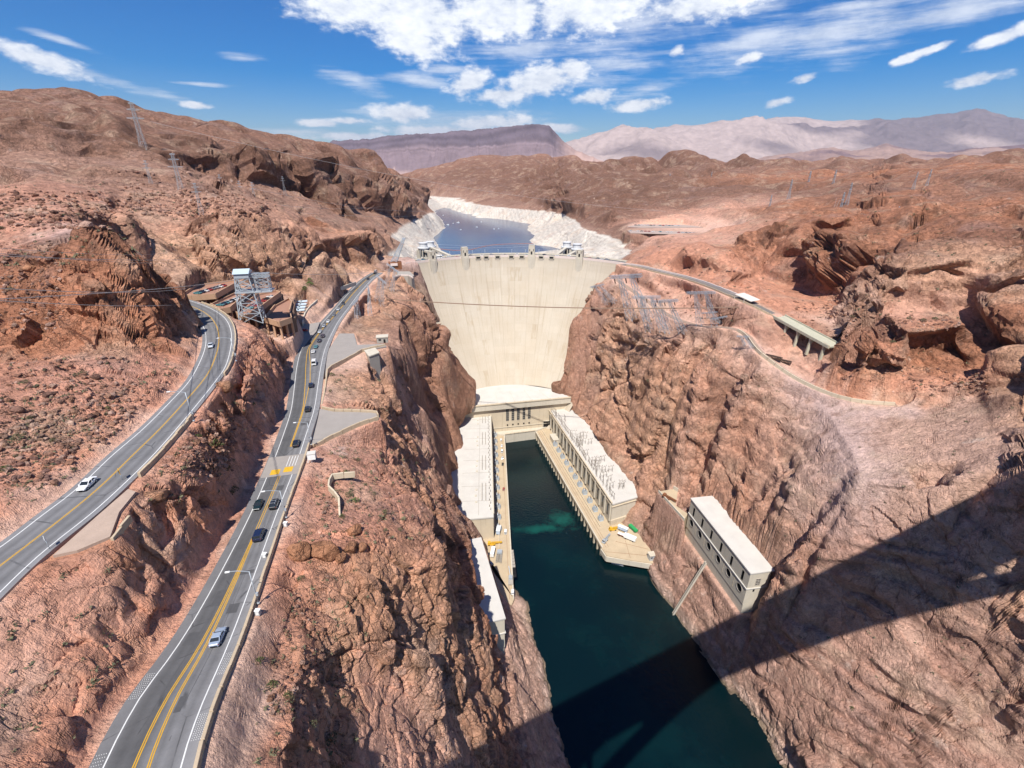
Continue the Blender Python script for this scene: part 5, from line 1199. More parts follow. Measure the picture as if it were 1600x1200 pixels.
# steel take-off frames on the right roof
def takeoff():
    e = empty('takeoff_frame'); tag(e, 'thin dark steel take-off frame standing on the right powerhouse roof', 'steel frame', 'take-off frames on the right powerhouse roof')
    f = MB()
    for s_ in (-1, 1): f.bar((s_*1.9, -.7, 0), (s_*1.5, 0, 6), .16); f.bar((s_*1.9, .7, 0), (s_*1.5, 0, 6), .16); f.bar((s_*1.9, -.7, 0), (s_*1.6, .3, 3), .1)
    f.build('legs', M_gray, e); MB().bar((-2.8, 0, 6), (2.8, 0, 6), .2).bar((-1.9, 0, 3), (1.9, 0, 3), .12).build('crossbeam', M_gray, e)
    for k in (-1, 0, 1): MB().cyl((k*2.2, 0, 6.1), (k*2.4, .5, 7.5), .16, .1, 5).build('insulator', M_ins, e)
    return e
to0 = takeoff(); random.seed(5)
for k in range(54):
    s_, d = (6+k*3.25, 2.6+random.uniform(-.5, .8)) if k < 52 and k % 2 == 0 else (random.uniform(14, 108) if k % 4 else random.uniform(120, 160), random.uniform(5, 17))
    p = rp(s_, d); place(to0, (*p, ZR), rzr+math.pi/2*(k % 2)+random.uniform(-.3, .3), (f'{ORD[k//2]} steel take-off frame from the camera end along the roof edge of the right wing' if k < 52 and k % 2 == 0 else 'thin dark steel take-off frame scattered on the white roof of the right wing'), to0['group'])

# ------------------------------------------------------------------ canyon wall outlet houses
def hole_panel(mb, O, ux, uz, w, h, hole, inner_depth, n_in, m=0, m_in=1):
    """wall panel (w x h at corner O) with an opening; hole = ('c', x, z, r) or ('r', x, z, w, h)"""
    cx, cz = hole[1], hole[2]
    angs = sorted(set([2*math.pi*k/24 for k in range(24)]+[math.atan2(z-cz, x-cx) % (2*math.pi) for x in (0, w) for z in (0, h)]+([math.atan2(sz*hole[4], sx*hole[3]) % (2*math.pi) for sx in (-1, 1) for sz in (-1, 1)] if hole[0] == 'r' else [])))
    def hit(a, x0, x1, z0, z1):
        c, s_ = math.cos(a), math.sin(a); t = 1e9
        if c > 1e-9: t = min(t, x1/c)
        if c < -1e-9: t = min(t, x0/c)
        if s_ > 1e-9: t = min(t, z1/s_)
        if s_ < -1e-9: t = min(t, z0/s_)
        return (c*t, s_*t)
    P = lambda x, z, d=0: O+ux*(cx+x)+uz*(cz+z)+n_in*d
    out = [P(*hit(a, -cx, w-cx, -cz, h-cz)) for a in angs]
    inn = [P(hole[3]*math.cos(a), hole[3]*math.sin(a)) if hole[0] == 'c' else P(*hit(a, -hole[3]/2, hole[3]/2, -hole[4]/2, hole[4]/2)) for a in angs]
    dep = [p+n_in*inner_depth for p in inn]; k = len(angs)
    mb.add(out+inn, [(i, (i+1) % k, k+(i+1) % k, k+i) for i in range(k)], m)
    mb.add(inn+dep, [(i, (i+1) % k, k+(i+1) % k, k+i) for i in range(k)], m_in)  # sides of the opening coloured dark too, standing in for shade inside
    mb.add(dep, [tuple(range(k))], m_in)
def valve_house(name, lab, cat, TN, TS, wid, zt, zb, side, holes):
    """TN/TS north and south ends of the roof edge over the river, side = +1 when the rock lies to the east"""
    TN, TS = Vector((*TN[:2], 0)), Vector((*TS[:2], 0)); u = (TN-TS).normalized(); L = (TN-TS).length; n_in = Vector((u.y, -u.x, 0))*side; up = Vector((0, 0, 1))
    e = empty(name, (TS.x, TS.y, zb)); tag(e, lab, cat)
    mb = MB(); nb = holes; bw = L/nb if nb else L; h1 = (zt-zb)*.52
    if nb:
        for k in range(nb):
            O = TS+u*(bw*k)+up*zb; hole_panel(mb, O, u, up, bw, h1, ('c', bw*.5, h1*.62, 2.3), 2.5, n_in)
            O = TS+u*(bw*k)+up*(zb+h1); hole_panel(mb, O, u, up, bw, zt-zb-h1, ('r', bw*(.5), (zt-zb-h1)*.42, 1.9, 6.6), 1.2, n_in)
    else: mb.add([TS+up*zb, TN+up*zb, TN+up*zt, TS+up*zt], [(0, 1, 2, 3)])
    a, b, c, d = TS, TN, TN+n_in*wid, TS+n_in*wid
    lo = 18 if nb else 6
    mb.add([a+up*(zb-0), d+up*(zb), d+up*zt, a+up*zt], [(0, 1, 2, 3)]); mb.add([b+up*zb, c+up*zb, c+up*zt, b+up*zt], [(0, 1, 2, 3)]); mb.add([c+up*zb, d+up*zb, d+up*zt, c+up*zt], [(0, 1, 2, 3)]); mb.add([a+up*zt, b+up*zt, c+up*zt, d+up*zt], [(0, 1, 2, 3)])
    rel(mb.build('wall', [M_conc2, M_dark]), e)
    # foundation down to the rock
    f = MB().prism([tuple((TS+n_in*.3)[:2]), tuple((TN+n_in*.3)[:2]), tuple((TN+n_in*wid)[:2]), tuple((TS+n_in*wid)[:2])], zb-lo, zb-.02); rel(f.build('foundation', M_conc2), e)
    g = .45; rp_ = [a-u*g-n_in*g, b+u*g-n_in*g, c+u*g+n_in*4, d-u*g+n_in*1.5]
    rel(MB().prism([tuple(p[:2]) for p in rp_], zt+.02, zt+.8).build('roof', M_roof), e)
    rel(MB().bar(a+up*(zb+h1)-n_in*.25-u*.4, b+up*(zb+h1)-n_in*.25, .55, .6).build('ledge', M_roof), e)
    rel(MB().bar(a+up*(zb+h1)-u*.25, d+up*(zb+h1)-u*.25, .5, .6).build('ledge', M_roof), e)
    if nb:
        for k in range(nb):
            r = MB(); c0 = TS+u*(bw*(k+.5))+up*(zb+h1*.62)
            for i in range(24):
                t0, t1 = 2*math.pi*i/24, 2*math.pi*(i+1)/24
                q = lambda t_, R, dd: c0+u*(R*math.cos(t_))+up*(R*math.sin(t_))-n_in*dd
                r.add([q(t0, 2.32, .25), q(t1, 2.32, .25), q(t1, 2.75, .25), q(t0, 2.75, .25)], [(0, 1, 2, 3)]); r.add([q(t0, 2.75, .25), q(t1, 2.75, .25), q(t1, 2.75, -.05), q(t0, 2.75, -.05)], [(0, 1, 2, 3)]); r.add([q(t0, 2.32, .25), q(t1, 2.32, .25), q(t1, 2.32, -.05), q(t0, 2.32, -.05)], [(0, 1, 2, 3)])
            rel(r.build('outlet_rim', M_gray), e)
            if k: rel(MB().bar(TS+u*(bw*k)+up*(zb+h1*.2)-n_in*.05, TS+u*(bw*k)+up*(zb+h1*.95)-n_in*.05, .22, .12).build('wall_joint', M_conc), e)
    rzz = math.atan2(n_in.y, n_in.x)
    if nb:
        c0 = TS+n_in*(wid*.46)+up*(zb+h1+4.5); tall_window(e, c0, rzz, 2.6, 4.6, 2, 4, M_gray, (-u.x, -u.y))
        c0 = TS+n_in*(wid*.36)+up*(zb+h1-1.8)-u*.06; rel(MB().box(c0, (1.0, .2, 1.6), rzz).build('end_opening', M_dark), e)
    return e
valve_house('outlet_house', 'tall cream outlet house with six round openings on the right canyon wall', 'building', U(1080, 780, 71), U(1173, 897, 71), 12.5, 71, 48, 1, 6)
valve_house('outlet_house', 'narrow white roofed outlet house against the left cliff below the powerhouse', 'building', U(751, 842, 71), U(788.5, 967, 71), 11.5, 71, 51, -1, 0)
# terrace and chute by the right outlet house
tc = empty('access_terrace', U(1050, 785, 57)); tag(tc, 'small cream walled terrace beside the right outlet house', 'terrace')
T_ = [U(*p, 57) for p in ((1029, 768), (1052, 764), (1059, 768), (1056, 790), (1075, 803), (1069, 812))]
wbuild(MB().prism([p[:2] for p in T_], 40, 57), 'floor', M_wharf, tc)
for i, j in ((0, 5),): wbuild(MB().bar((*T_[i][:2], 57.2), (*T_[j][:2], 57.2), .6, 2.2), 'wall', M_conc2, tc)
wbuild(MB().bar((*T_[1][:2], 58), (*T_[2][:2], 58), .6, 3.5), 'wall', M_conc2, tc)
ch = empty('drain_chute', U(1052, 957, 1)); tag(ch, 'straight concrete chute running down the rock to the river', 'chute')
c0, c1 = Vector(U(1106, 881, 46)), Vector(U(1051, 961, -1)); c0 = c0+Vector((-1.5, 0, 1.0))
for d_ in (-1.1, 1.1): s_ = (c1-c0).cross(Vector((0, 0, 1))).normalized()*d_*.75; rel(MB().bar(c0+s_+Vector((0, 0, .3)), c1+s_+Vector((0, 0, .3)), .3, 1.1).build('chute_wall', M_conc2), ch)
rel(MB().bar(c0, c1, 1.7, .6).build('chute_floor', M_gray), ch)
# ------------------------------------------------------------------ stone parapets, every block a piece of its own
def bevel_box(l, w, h, b, name, m):
    bm = bmesh.new(); bmesh.ops.create_cube(bm, size=1.0); bmesh.ops.scale(bm, vec=(l, w, h), verts=bm.verts)
    bmesh.ops.bevel(bm, geom=[e for e in bm.edges if abs(e.verts[0].co.z-e.verts[1].co.z) < 1e-4 and e.verts[0].co.z > 0], offset=b, segments=1, affect='EDGES')
    me = bpy.data.meshes.new(name); bm.to_mesh(me); bm.free(); me.materials.append(m); return me
_bl = {}
def parapet(label, path, bl=4.4, h=.95, th=.55, m=None, cat='wall', step=.3, name='parapet_wall', foot=0.0, group=None):
    P = np.array(path, float); d = np.r_[0, np.cumsum(np.linalg.norm(np.diff(P[:, :2], axis=0), axis=1))]; n = max(1, int(round(d[-1]/bl))); t = np.linspace(0, d[-1], n+1)
    Q = np.stack([np.interp(t, d, P[:, k]) for k in range(3)], 1); e = empty(name, tuple(Q[0])); tag(e, label, cat, group); L = d[-1]/n
    key = (round(L, 2), h, th, id(m))
    if key not in _bl: _bl[key] = bevel_box(L-.12, th, h+foot, .05, 'block', m or M_stone)
    for i in range(n):
        a, b = Q[i], Q[i+1]; o = link('block', _bl[key]); c = (a+b)/2; v = b-a
        o.location = (c[0]-Q[0][0]+random.uniform(-.04, .04), c[1]-Q[0][1]+random.uniform(-.04, .04), c[2]-Q[0][2]+(h-foot)/2+random.uniform(-.5, .5)*step)
        o.rotation_euler = (0, -math.atan2(v[2], math.hypot(v[0], v[1])), math.atan2(v[1], v[0])+random.uniform(-.012, .012)); o.parent = e
    return e
def edge_path(L, R, off, y0, y1, dz=-.05):
    u, w = across(L, R); P = (R+u*off) if off > 0 else (L+u*off); Y = L[:, 1]; k = (Y >= y0) & (Y <= y1); P = P[k].copy(); P[:, 2] += dz; return P
parapet('low stone parapet of stepped blocks along the right edge of the lower road', edge_path(LOW_L, LOW_R, 2.2, 20, rowY(700)), foot=1.4)
pz = 185.2
parapet('stone parapet along the near edge of the triangular pull-out', [U(*p, pz) for p in ((474, 702), (492, 697), (520, 682), (560, 664), (591, 653))], 4.0, .95, .55, foot=1.6)
parapet('stone parapet along the far edge of the triangular pull-out', [U(*p, pz) for p in ((591, 651), (588, 644), (560, 643), (520, 642), (503, 637))], 3.4, .95, .55, foot=1.6)
parapet('stone wall climbing from the pull-out to the paved yard', [U(*p, 184) for p in ((503, 636), (508, 612), (512, 577))]+[U(*p, 183.1) for p in ((545, 560), (566, 548), (602, 540))], 4.5, 1.1, .6, foot=1.6)
parapet('stepped stone wall on the outer side of the upper road near the sign', edge_path(UP_L, UP_R, 1.7, U(196, 756, UPZ)[1], U(293, 652, UPZ)[1]), 3.6, 1.0, .6, foot=1.2)
parapet('stone parapet round the outside of the upper road bend', edge_path(UP_L[:99], UP_R[:99], 1.5, U(336, 593, UPZ)[1], U(320, 480, UPZ)[1]), 2.6, .9, .5, foot=1.2)
parapet('short stone wall alone on the rocks below the upper road', [U(*p, 210) for p in ((176, 846), (190, 828), (205, 811))], 2.6, .9, .5, foot=.6)
Bw = [U(555, 741, 185.5), U(538, 742, 185.8), U(517, 745, 186), U(513, 762, 186.2), U(530, 778, 185.6), U(531, 808, 184.6)]
parapet('angled low tan wall on the rocky bench right of the road', [(p[0], p[1], max(p[2], 0)) for p in Bw], 3.2, 1.0, .5, M_conc, foot=1.0)
parapet('long low white parapet along the road right of the dam', [(*p[:2], p[2]+.1) for p in (AZ_C+np.array([3.0, 3.6, 0]))[2:34]], 7.0, 1.2, .8, M_pinkw, foot=.5)
parapet('low tan parapet on the canyon side of the hillside road', [(*p[:2], p[2]+.1) for p in (AZ_C+np.array([-3.6, -3.0, 0]))[2:]], 6.0, 1.0, .5, M_stone, foot=1.2)
parapet('long curving tan wall along the earth service road', [(p[0]-1.9, p[1]-1.6, p[2]-.8) for p in LZ_C[np.searchsorted(-LZ_C[:, 1], -U(1170, 530, 166)[1]):]], 5.0, 2.6, .6, M_conc, foot=2.5, step=.1)
parapet('curved retaining wall round the pink slope left of the road', [U(*p, z) for p, z in (((473, 507), 184.5), ((476, 494), 186), ((484, 482), 187), ((500, 468), 188), ((522, 455), 187), ((556, 443), 185))], 5.0, 1.6, .7, M_conc2, foot=1.5, step=.1)

# ------------------------------------------------------------------ vehicles
_carm = {}
def paint(c):
    k = tuple(c)
    if k not in _carm: _carm[k] = mat('car_paint_%02d' % len(_carm), c, .28, spec=.5, coat=.6)
    return _carm[k]
_wheel = {}
def wheel_mesh():
    if not _wheel:
        _wheel['t'] = MB().cyl((-.11, 0, 0), (.11, 0, 0), .34, n=14).build('tmp', M_black).data; _wheel['r'] = MB().cyl((-.125, 0, 0), (.125, 0, 0), .20, n=10).build('tmp', M_steel).data
        for o in [o for o in bpy.data.objects if o.name.startswith('tmp')]: bpy.data.objects.remove(o)
    return _wheel
def ring(y, hw, z0, z1, b=.12):
    return [(-hw+b, y, z0), (hw-b, y, z0), (hw, y, z0+b), (hw, y, z1-b), (hw-b, y, z1), (-hw+b, y, z1), (-hw, y, z1-b), (-hw, y, z0+b)]
def loft(mb, rings, m=0, smooth=False):
    k = len(rings[0]); co = [p for r in rings for p in r]
    mb.add(co, [(i*k+j, i*k+(j+1) % k, (i+1)*k+(j+1) % k, (i+1)*k+j) for i in range(len(rings)-1) for j in range(k)], m, smooth)
    mb.add(rings[0], [tuple(range(k))[::-1]], m); mb.add(rings[-1], [tuple(range(k))], m)
SPEC = {  # body stations (y, half width, z0, z1); cabin (y back bottom, y back top, y front top, y front bottom, sill z, roof z)
 'sedan': ([(-2.32, .72, .42, .86), (-2.2, .84, .3, .98), (-1.4, .9, .24, 1.0), (0, .91, .22, .95), (1.0, .9, .22, .95), (1.9, .86, .26, .84), (2.25, .78, .34, .72), (2.36, .66, .42, .62)], (-1.75, -1.05, .25, 1.15, .93, 1.43)),
 'suv': ([(-2.3, .82, .45, 1.05), (-2.22, .93, .36, 1.12), (-1.3, .97, .3, 1.12), (0, .97, .28, 1.1), (1.0, .97, .28, 1.1), (1.95, .93, .32, 1.03), (2.3, .86, .4, .92), (2.4, .74, .48, .8)], (-2.24, -1.95, .45, 1.2, 1.08, 1.75)),
 'van': ([(-2.5, .88, .45, 1.15), (-2.42, .97, .36, 1.2), (-1.3, 1.0, .3, 1.2), (0, 1.0, .28, 1.18), (1.3, .98, .28, 1.12), (2.1, .94, .32, 1.02), (2.45, .86, .4, .9), (2.55, .74, .48, .75)], (-2.44, -2.25, .75, 1.75, 1.15, 1.85)),
 'box_van': ([(-2.9, 1.0, .5, 1.3), (-2.8, 1.08, .4, 1.35), (0, 1.1, .35, 1.35), (1.6, 1.08, .35, 1.3), (2.5, 1.0, .4, 1.1), (2.85, .9, .5, .95)], (-2.85, -2.8, 1.3, 2.1, 1.3, 2.6)),
}
def make_car(kind, color, rails=False, solid=False):
    e = empty({'sedan': 'car', 'suv': 'car', 'van': 'van', 'box_van': 'van'}[kind]); st, cb = SPEC[kind]; pm = paint(color); mb = MB()
    loft(mb, [ring(*s_) for s_ in st]); hw = max(s_[1] for s_ in st); yb, tb, tf, yf, zs, zr = cb; rw_ = hw-.17
    # pillars and roof
    mb.add([(-rw_, tb, zr-.07), (rw_, tb, zr-.07), (rw_, tf, zr-.07), (-rw_, tf, zr-.07), (-rw_+.1, tb+.12, zr), (rw_-.1, tb+.12, zr), (rw_-.1, tf-.12, zr), (-rw_+.1, tf-.12, zr)], [(3, 2, 1, 0), (4, 5, 6, 7), (0, 1, 5, 4), (1, 2, 6, 5), (2, 3, 7, 6), (3, 0, 4, 7)])
    for sx in (-1, 1):
        for (y0, y1) in ((yb, tb), (yf, tf), ((yb+yf)/2-.15, (tb+tf)/2-.1)): mb.bar((sx*(hw-.06), y0, zs-.04), (sx*(rw_-.01), y1, zr-.05), .11)
    if solid:                                   # panel van: blind sides
        for sx in (-1, 1): mb.add([(sx*(hw-.05), yb, zs-.05), (sx*(hw-.05), .6, zs-.05), (sx*(rw_), .6, zr-.04), (sx*rw_, tb, zr-.04)], [(0, 1, 2, 3)])
    mb.build('body', pm, e)
    g = MB(); gi = .035; gl = [(-hw+.09, yb+.03, zs-.06), (hw-.09, yb+.03, zs-.06), (hw-.09, yf-.03, zs-.06), (-hw+.09, yf-.03, zs-.06), (-rw_+gi, tb, zr-.05), (rw_-gi, tb, zr-.05), (rw_-gi, tf, zr-.05), (-rw_+gi, tf, zr-.05)]
    g.add(gl, [(0, 1, 5, 4), (1, 2, 6, 5), (2, 3, 7, 6), (3, 0, 4, 7)]); g.build('windows', M_glassd, e)
    wm = wheel_mesh(); ya = 1.42 if kind != 'box_van' else 1.75
    for sx in (-1, 1):
        for sy in (-1, 1):
            w = link('wheel', wm['t'], e); w.location = (sx*(hw-.1), sy*ya, .34); r = link('rim', wm['r'], w)
    yF, yR = st[-1][0], st[0][0]; wF, wR = st[-2][1], st[1][1]; zF, zR_ = st[-2][3]-.12, st[1][3]-.2
    for sx in (-1, 1):
        MB().box((sx*(wF-.2), st[-2][0]+.03, zF), (.36, .12, .15)).build('headlight', M_head, e); MB().box((sx*(wR-.14), st[1][0]-.02, zR_), (.26, .1, .2)).build('taillight', M_red, e)
        MB().box((sx*(hw+.08), yf-.35, zs+.08), (.2, .14, .14)).build('mirror', pm, e)
    MB().box((0, yR-.0, .55), (1.2, .08, .18)).build('bumper', M_black, e); MB().box((0, yF-.02, .5), (1.1, .08, .16)).build('grille', M_black, e)
    if rails:
        for sx in (-1, 1): MB().bar((sx*(rw_-.15), tb+.15, zr+.06), (sx*(rw_-.15), tf-.1, zr+.06), .07, .06).build('roof_rail', M_steel, e)
        for y in (tb+.6, tf-.5): MB().bar((-rw_+.1, y, zr+.1), (rw_-.1, y, zr+.1), .07, .05).build('roof_bar', M_steel, e)
    return e
def on_road(L, R, fr, y):
    l, r = [np.array([np.interp(y, L[:, 1], A[:, c]) for c in range(3)]) for A in (L, R)]
    l2, r2 = [np.array([np.interp(y+3, L[:, 1], A[:, c]) for c in range(3)]) for A in (L, R)]
    p, q = l+(r-l)*fr, l2+(r2-l2)*fr; v = q-p; return p, math.atan2(-v[0], v[1]), math.atan2(v[2], math.hypot(v[0], v[1]))
def put_on(e, L, R, px, py, rowz, lab, cat, fwd=True, fr=None, group='vehicles on the lower road'):
    p0 = U(px, py, rowz+.6); y = p0[1]; l, r = [np.array([np.interp(y, L[:, 1], A[:, c]) for c in range(3)]) for A in (L, R)]; d = r-l
    f = ((np.array(p0)-l)[:2] @ d[:2])/(d[:2] @ d[:2]) if fr is None else fr
    p, rz, pit = on_road(L, R, f, y); e.location = (p[0], p[1], p[2]+.02); e.rotation_euler = (pit if fwd else -pit, 0, rz if fwd else rz+math.pi); tag(e, lab, cat, group)
def lz(py): return road_at(450, py, LOWZ)[2]
SILV, BLK, NAVY, WHT, TEAL, GREY, SLBL = (.52, .54, .56), (.012, .012, .014), (.012, .018, .05), (.75, .75, .74), (.08, .25, .28), (.2, .21, .22), (.30, .36, .45)
for kind, c, px, py, fwd, lab, cat, ex_ in (
    ('sedan', SLBL, 337, 1003, True, 'silver blue sedan driving away at the bottom of the lower road', 'car', {}),
    ('van', NAVY, 403, 842, True, 'dark navy van driving away beside the round boulders', 'van', {}),
    ('suv', BLK, 427, 793, True, 'black car with roof bars driving away below the yellow hump', 'car', {'rails': True}),
    ('sedan', (.01, .022, .02), 403, 790, False, 'dark green sedan coming towards the camera in the left lane', 'car', {}),
    ('suv', BLK, 462, 696, True, 'black car driving away just above the yellow hump', 'car', {}),
    ('suv', (.018, .018, .02), 480.5, 643, True, 'black car driving away beside the triangular pull-out', 'car', {}),
    ('suv', (.014, .02, .045), 486.5, 606, True, 'dark blue car driving away behind the white van', 'car', {}),
    ('box_van', WHT, 491, 571, True, 'white box van driving away at the bend of the lower road', 'van', {'solid': True})):
    put_on(make_car(kind, c, **ex_), LOW_L, LOW_R, px, py, lz(py), lab, cat, fwd)
for kind, c, px, py, fwd, lab in (
    ('sedan', WHT, 489, 551, True, 'white car just ahead of the white box van'), ('sedan', TEAL, 493, 543, True, 'teal car ahead of the white car on the lower road'),
    ('suv', NAVY, 498.5, 533.5, True, 'navy car two ahead of the white car near the side street'), ('suv', (.03, .012, .035), 504, 526, True, 'dark purple car at the front of the line by the side street'),
    ('sedan', SILV, 499.5, 518.5, False, 'silver car nearest in the queue of the left lane'), ('sedan', (.4, .42, .44), 506, 509.5, False, 'silver car second in the queue of the left lane'),
    ('sedan', WHT, 512.5, 502.5, False, 'white car third in the queue of the left lane'), ('sedan', GREY, 521.5, 492, False, 'grey car fourth in the queue of the left lane'),
    ('sedan', SILV, 528.5, 483.5, False, 'silver car fifth in the queue of the left lane'), ('suv', (.03, .03, .035), 536, 475, False, 'black car last in the queue before the viaduct'),
    ('suv', BLK, 575, 436, False, 'black car where the road reaches the dam abutment'), ('suv', BLK, 586, 427, True, 'dark car in the cluster beside the brown hoist building'), ('box_van', SILV, 594, 420, True, 'silver van at the end of the road beside the hoist')):
    put_on(make_car(kind, c), LOW_L, LOW_R, px, py, lz(py), lab, 'car', fwd)
put_on(make_car('sedan', WHT), UP_L, UP_R, 135, 757, UPZ, 'white sedan coming down the upper road', 'car', False, None, 'cars on the upper road')
put_on(make_car('sedan', SILV), UP_L, UP_R, 329, 541, UPZ, 'silver car on the upper road bend', 'car', False, None, 'cars on the upper road')
def free_car(kind, c, px, py, z, rz, lab, cat='car', group=None, **k):
    e = make_car(kind, c, **k); e.location = U(px, py, z); e.rotation_euler = (0, 0, rz); tag(e, lab, cat, group); return e
free_car('box_van', WHT, 456, 518, 183.4, 1.5, 'white minibus waiting in the side street', 'van'); free_car('sedan', (.45, .02, .02), 475, 517.5, 183.4, 1.5, 'red car waiting in the side street')
# far vehicles: one small mesh each, shared per colour
_sc = {}
def simple_car(c, kind='sedan'):
    k = (tuple(c), kind)
    if k not in _sc:
        st, cb = SPEC[kind]; mb = MB(); loft(mb, [ring(*s_) for s_ in st]); hw = max(s_[1] for s_ in st); yb, tb, tf, yf, zs, zr = cb
        mb.add([(-hw+.08, yb, zs-.04), (hw-.08, yb, zs-.04), (hw-.08, yf, zs-.04), (-hw+.08, yf, zs-.04), (-hw+.2, tb, zr-.08), (hw-.2, tb, zr-.08), (hw-.2, tf, zr-.08), (-hw+.2, tf, zr-.08)], [(0, 1, 5, 4), (1, 2, 6, 5), (2, 3, 7, 6), (3, 0, 4, 7)], 1)
        mb.box((0, (tb+tf)/2, zr-.05), (2*hw-.42, tf-tb, .08))
        for sx in (-1, 1):
            for sy in (-1, 1): mb.cyl((sx*(hw-.15), sy*1.42, .32), (sx*(hw+.01), sy*1.42, .32), .32, n=8, m=2)
        o = mb.build('tmp', [paint(c), M_glassd, M_black]); _sc[k] = o.data; bpy.data.objects.remove(o)
    return _sc[k]
def far_car(loc, rz, c, lab, group, kind='sedan', cat='car', name='parked_car'):
    o = link(name, simple_car(c, kind)); o.location = loc; o.rotation_euler = (0, 0, rz); return tag(o, lab, cat, group)
CC = [WHT, SILV, GREY, BLK, NAVY, (.35, .03, .03), (.3, .3, .32), TEAL, WHT, SILV]; CN = ['white', 'silver', 'grey', 'black', 'navy', 'red', 'grey', 'teal', 'white', 'silver']
random.seed(3)
for k, px in enumerate((640, 646, 652, 690, 704, 716, 741, 757, 772, 790, 808, 821, 846, 866, 884, 924, 938, 950, 958, 968)):
    a = dam_angle(px, 403); lane = 4.8 if k % 2 else 9.2; i = (k*7) % 10
    far_car(dpt(a, DAM_R+lane, 179.97), math.pi/2-a if lane < 7 else -math.pi/2-a, CC[i], f'small {CN[i]} car among the traffic on the dam crest', f'{CN[i]} cars on the dam crest', name='car')
a = dam_angle(676, 402); bus = empty('bus', dpt(a, DAM_R+5, 180), -a); tag(bus, 'white coach with dark windows parked on the left end of the dam crest', 'bus')
MB().box((0, 0, 1.9), (11.5, 2.5, 2.9)).build('body', M_white, bus); MB().box((0, 0, 2.35), (11.2, 2.56, 1.0)).build('windows', M_glassd, bus); MB().box((5.77, 0, 2.1), (.05, 2.2, 1.5)).build('windscreen', M_glassd, bus)
for x in (-3.8, 3.6):
    for s_ in (-1, 1): MB().cyl((x, s_*1.0, .5), (x, s_*1.28, .5), .5, n=12).build('wheel', M_black, bus)

# ------------------------------------------------------------------ lamps, signs, small roadside things
def street_lamp(base, arm_dir, lab, h=8.6, arm=3.4):
    e = empty('street_lamp', base); tag(e, lab, 'street lamp', 'street lamps along the roads'); d = Vector(arm_dir).normalized()
    MB().cyl((0, 0, 0), (0, 0, h), .13, .08, 8).build('pole', M_steel, e); MB().cyl((0, 0, 0), (0, 0, .35), .28, n=8).build('base', M_steel, e)
    MB().bar((0, 0, h-.05), (d.x*arm*.6, d.y*arm*.6, h+.5), .1).bar((d.x*arm*.6, d.y*arm*.6, h+.5), (d.x*arm, d.y*arm, h+.55), .1).build('arm', M_steel, e)
    MB().bar((d.x*arm, d.y*arm, h+.52), (d.x*(arm+.85), d.y*(arm+.85), h+.5), .34, .18).build('lamp_head', M_white, e)
    MB().box((d.x*-.25, d.y*-.25, 2.6), (.5, .35, .8)).build('control_box', M_steel, e)
def lamp_on(L, R, side, py, px, z, lab):
    y = U(px, py, z)[1]; l, r = [np.array([np.interp(y, L[:, 1], A[:, c]) for c in range(3)]) for A in (L, R)]; d = (r-l)/np.linalg.norm(r-l); p = r+d*2.9; street_lamp(tuple(p), -d, lab)
lamp_on(LOW_L, LOW_R, 1, 957, 397, 192.5, 'street lamp nearest the camera beside the lower road'); lamp_on(LOW_L, LOW_R, 1, 823, 440, 188.5, 'street lamp beside the lower road next to the round boulders'); lamp_on(LOW_L, LOW_R, 1, 700, 474, 187, 'street lamp at the near corner of the pull-out')
lamp_on(UP_L, UP_R, 1, 664, 287, UPZ, 'street lamp halfway along the straight of the upper road'); lamp_on(UP_L, UP_R, 1, 572, 350, UPZ, 'street lamp at the upper road bend')
def sign(base, rz, size, m, lab, h=2.4):
    e = empty('road_sign', base, rz); tag(e, lab, 'sign'); MB().cyl((0, 0, 0), (0, 0, h), .05, n=6).build('post', M_steel, e); MB().box((0, -.06, h), (size[0], .05, size[1])).build('plate', m, e)
    MB().bar((-size[0]*.3, -.1, h-size[1]*.25), (0, -.1, h+size[1]*.25), .12, .03).bar((size[0]*.3, -.1, h-size[1]*.25), (0, -.1, h+size[1]*.25), .12, .03).build('marking', M_black if m is M_yel else M_steel, e)
sign(U(192, 751, 210.9), -.7, (1.0, 1.3), M_yel, 'yellow road sign at the near end of the stepped wall'); sign(U(78, 858, 210.9), -.7, (.8, .9), M_white, 'small white sign facing away beside the upper road'); sign(U(288, 471, 211.3), -.3, (1.0, 1.0), M_yel, 'yellow sign at the far end of the upper road bend')
e = empty('water_tank', U(487, 722, 187.2)); tag(e, 'white box cabinet on a leg beside the lower road parapet', 'cabinet')
MB().box((.3, .2, 2.3), (2.4, 2.0, 2.0), .25).build('box', M_white, e); MB().bar((0, 0, 0), (.2, .2, 1.4), .35).build('leg', M_white, e); MB().bar((-.8, -.9, .4), (-.3, -.3, 2.0), .22).build('pipe', M_white, e); MB().box((.3, .2, 3.36), (2.6, 2.2, .12), .25).build('lid', M_roof, e)
for px, py, lab in ((444, 822, 'white meter box next to the lamp by the boulders'), (411, 871, 'small white box beside the lower road parapet'), (400, 960, 'pale metal box at the foot of the nearest lamp')):
    p = U(px, py, lz(min(py, 1000))); e = empty('utility_box', p); tag(e, lab, 'utility box'); MB().box((.5, 0, .6), (.9, .7, 1.2)).build('case', M_steel, e); MB().box((.5, 0, 1.23), (1.0, .8, .06)).build('lid', M_white, e); MB().box((.5, -.36, .6), (.6, .03, .8)).build('door', M_white, e)
e = empty('retaining_pier', U(580, 566, 178)); tag(e, 'plain concrete pier supporting the corner of the paved yard', 'pier')
q = [U(*p, 182.9)[:2] for p in ((570, 549), (586, 545), (592, 552), (577, 558))]; rel(MB().prism(q, 160, 182.9).build('shaft', M_gray), e); rel(MB().prism(grow(q, .4), 182.95, 183.5).build('cap', M_conc2), e)
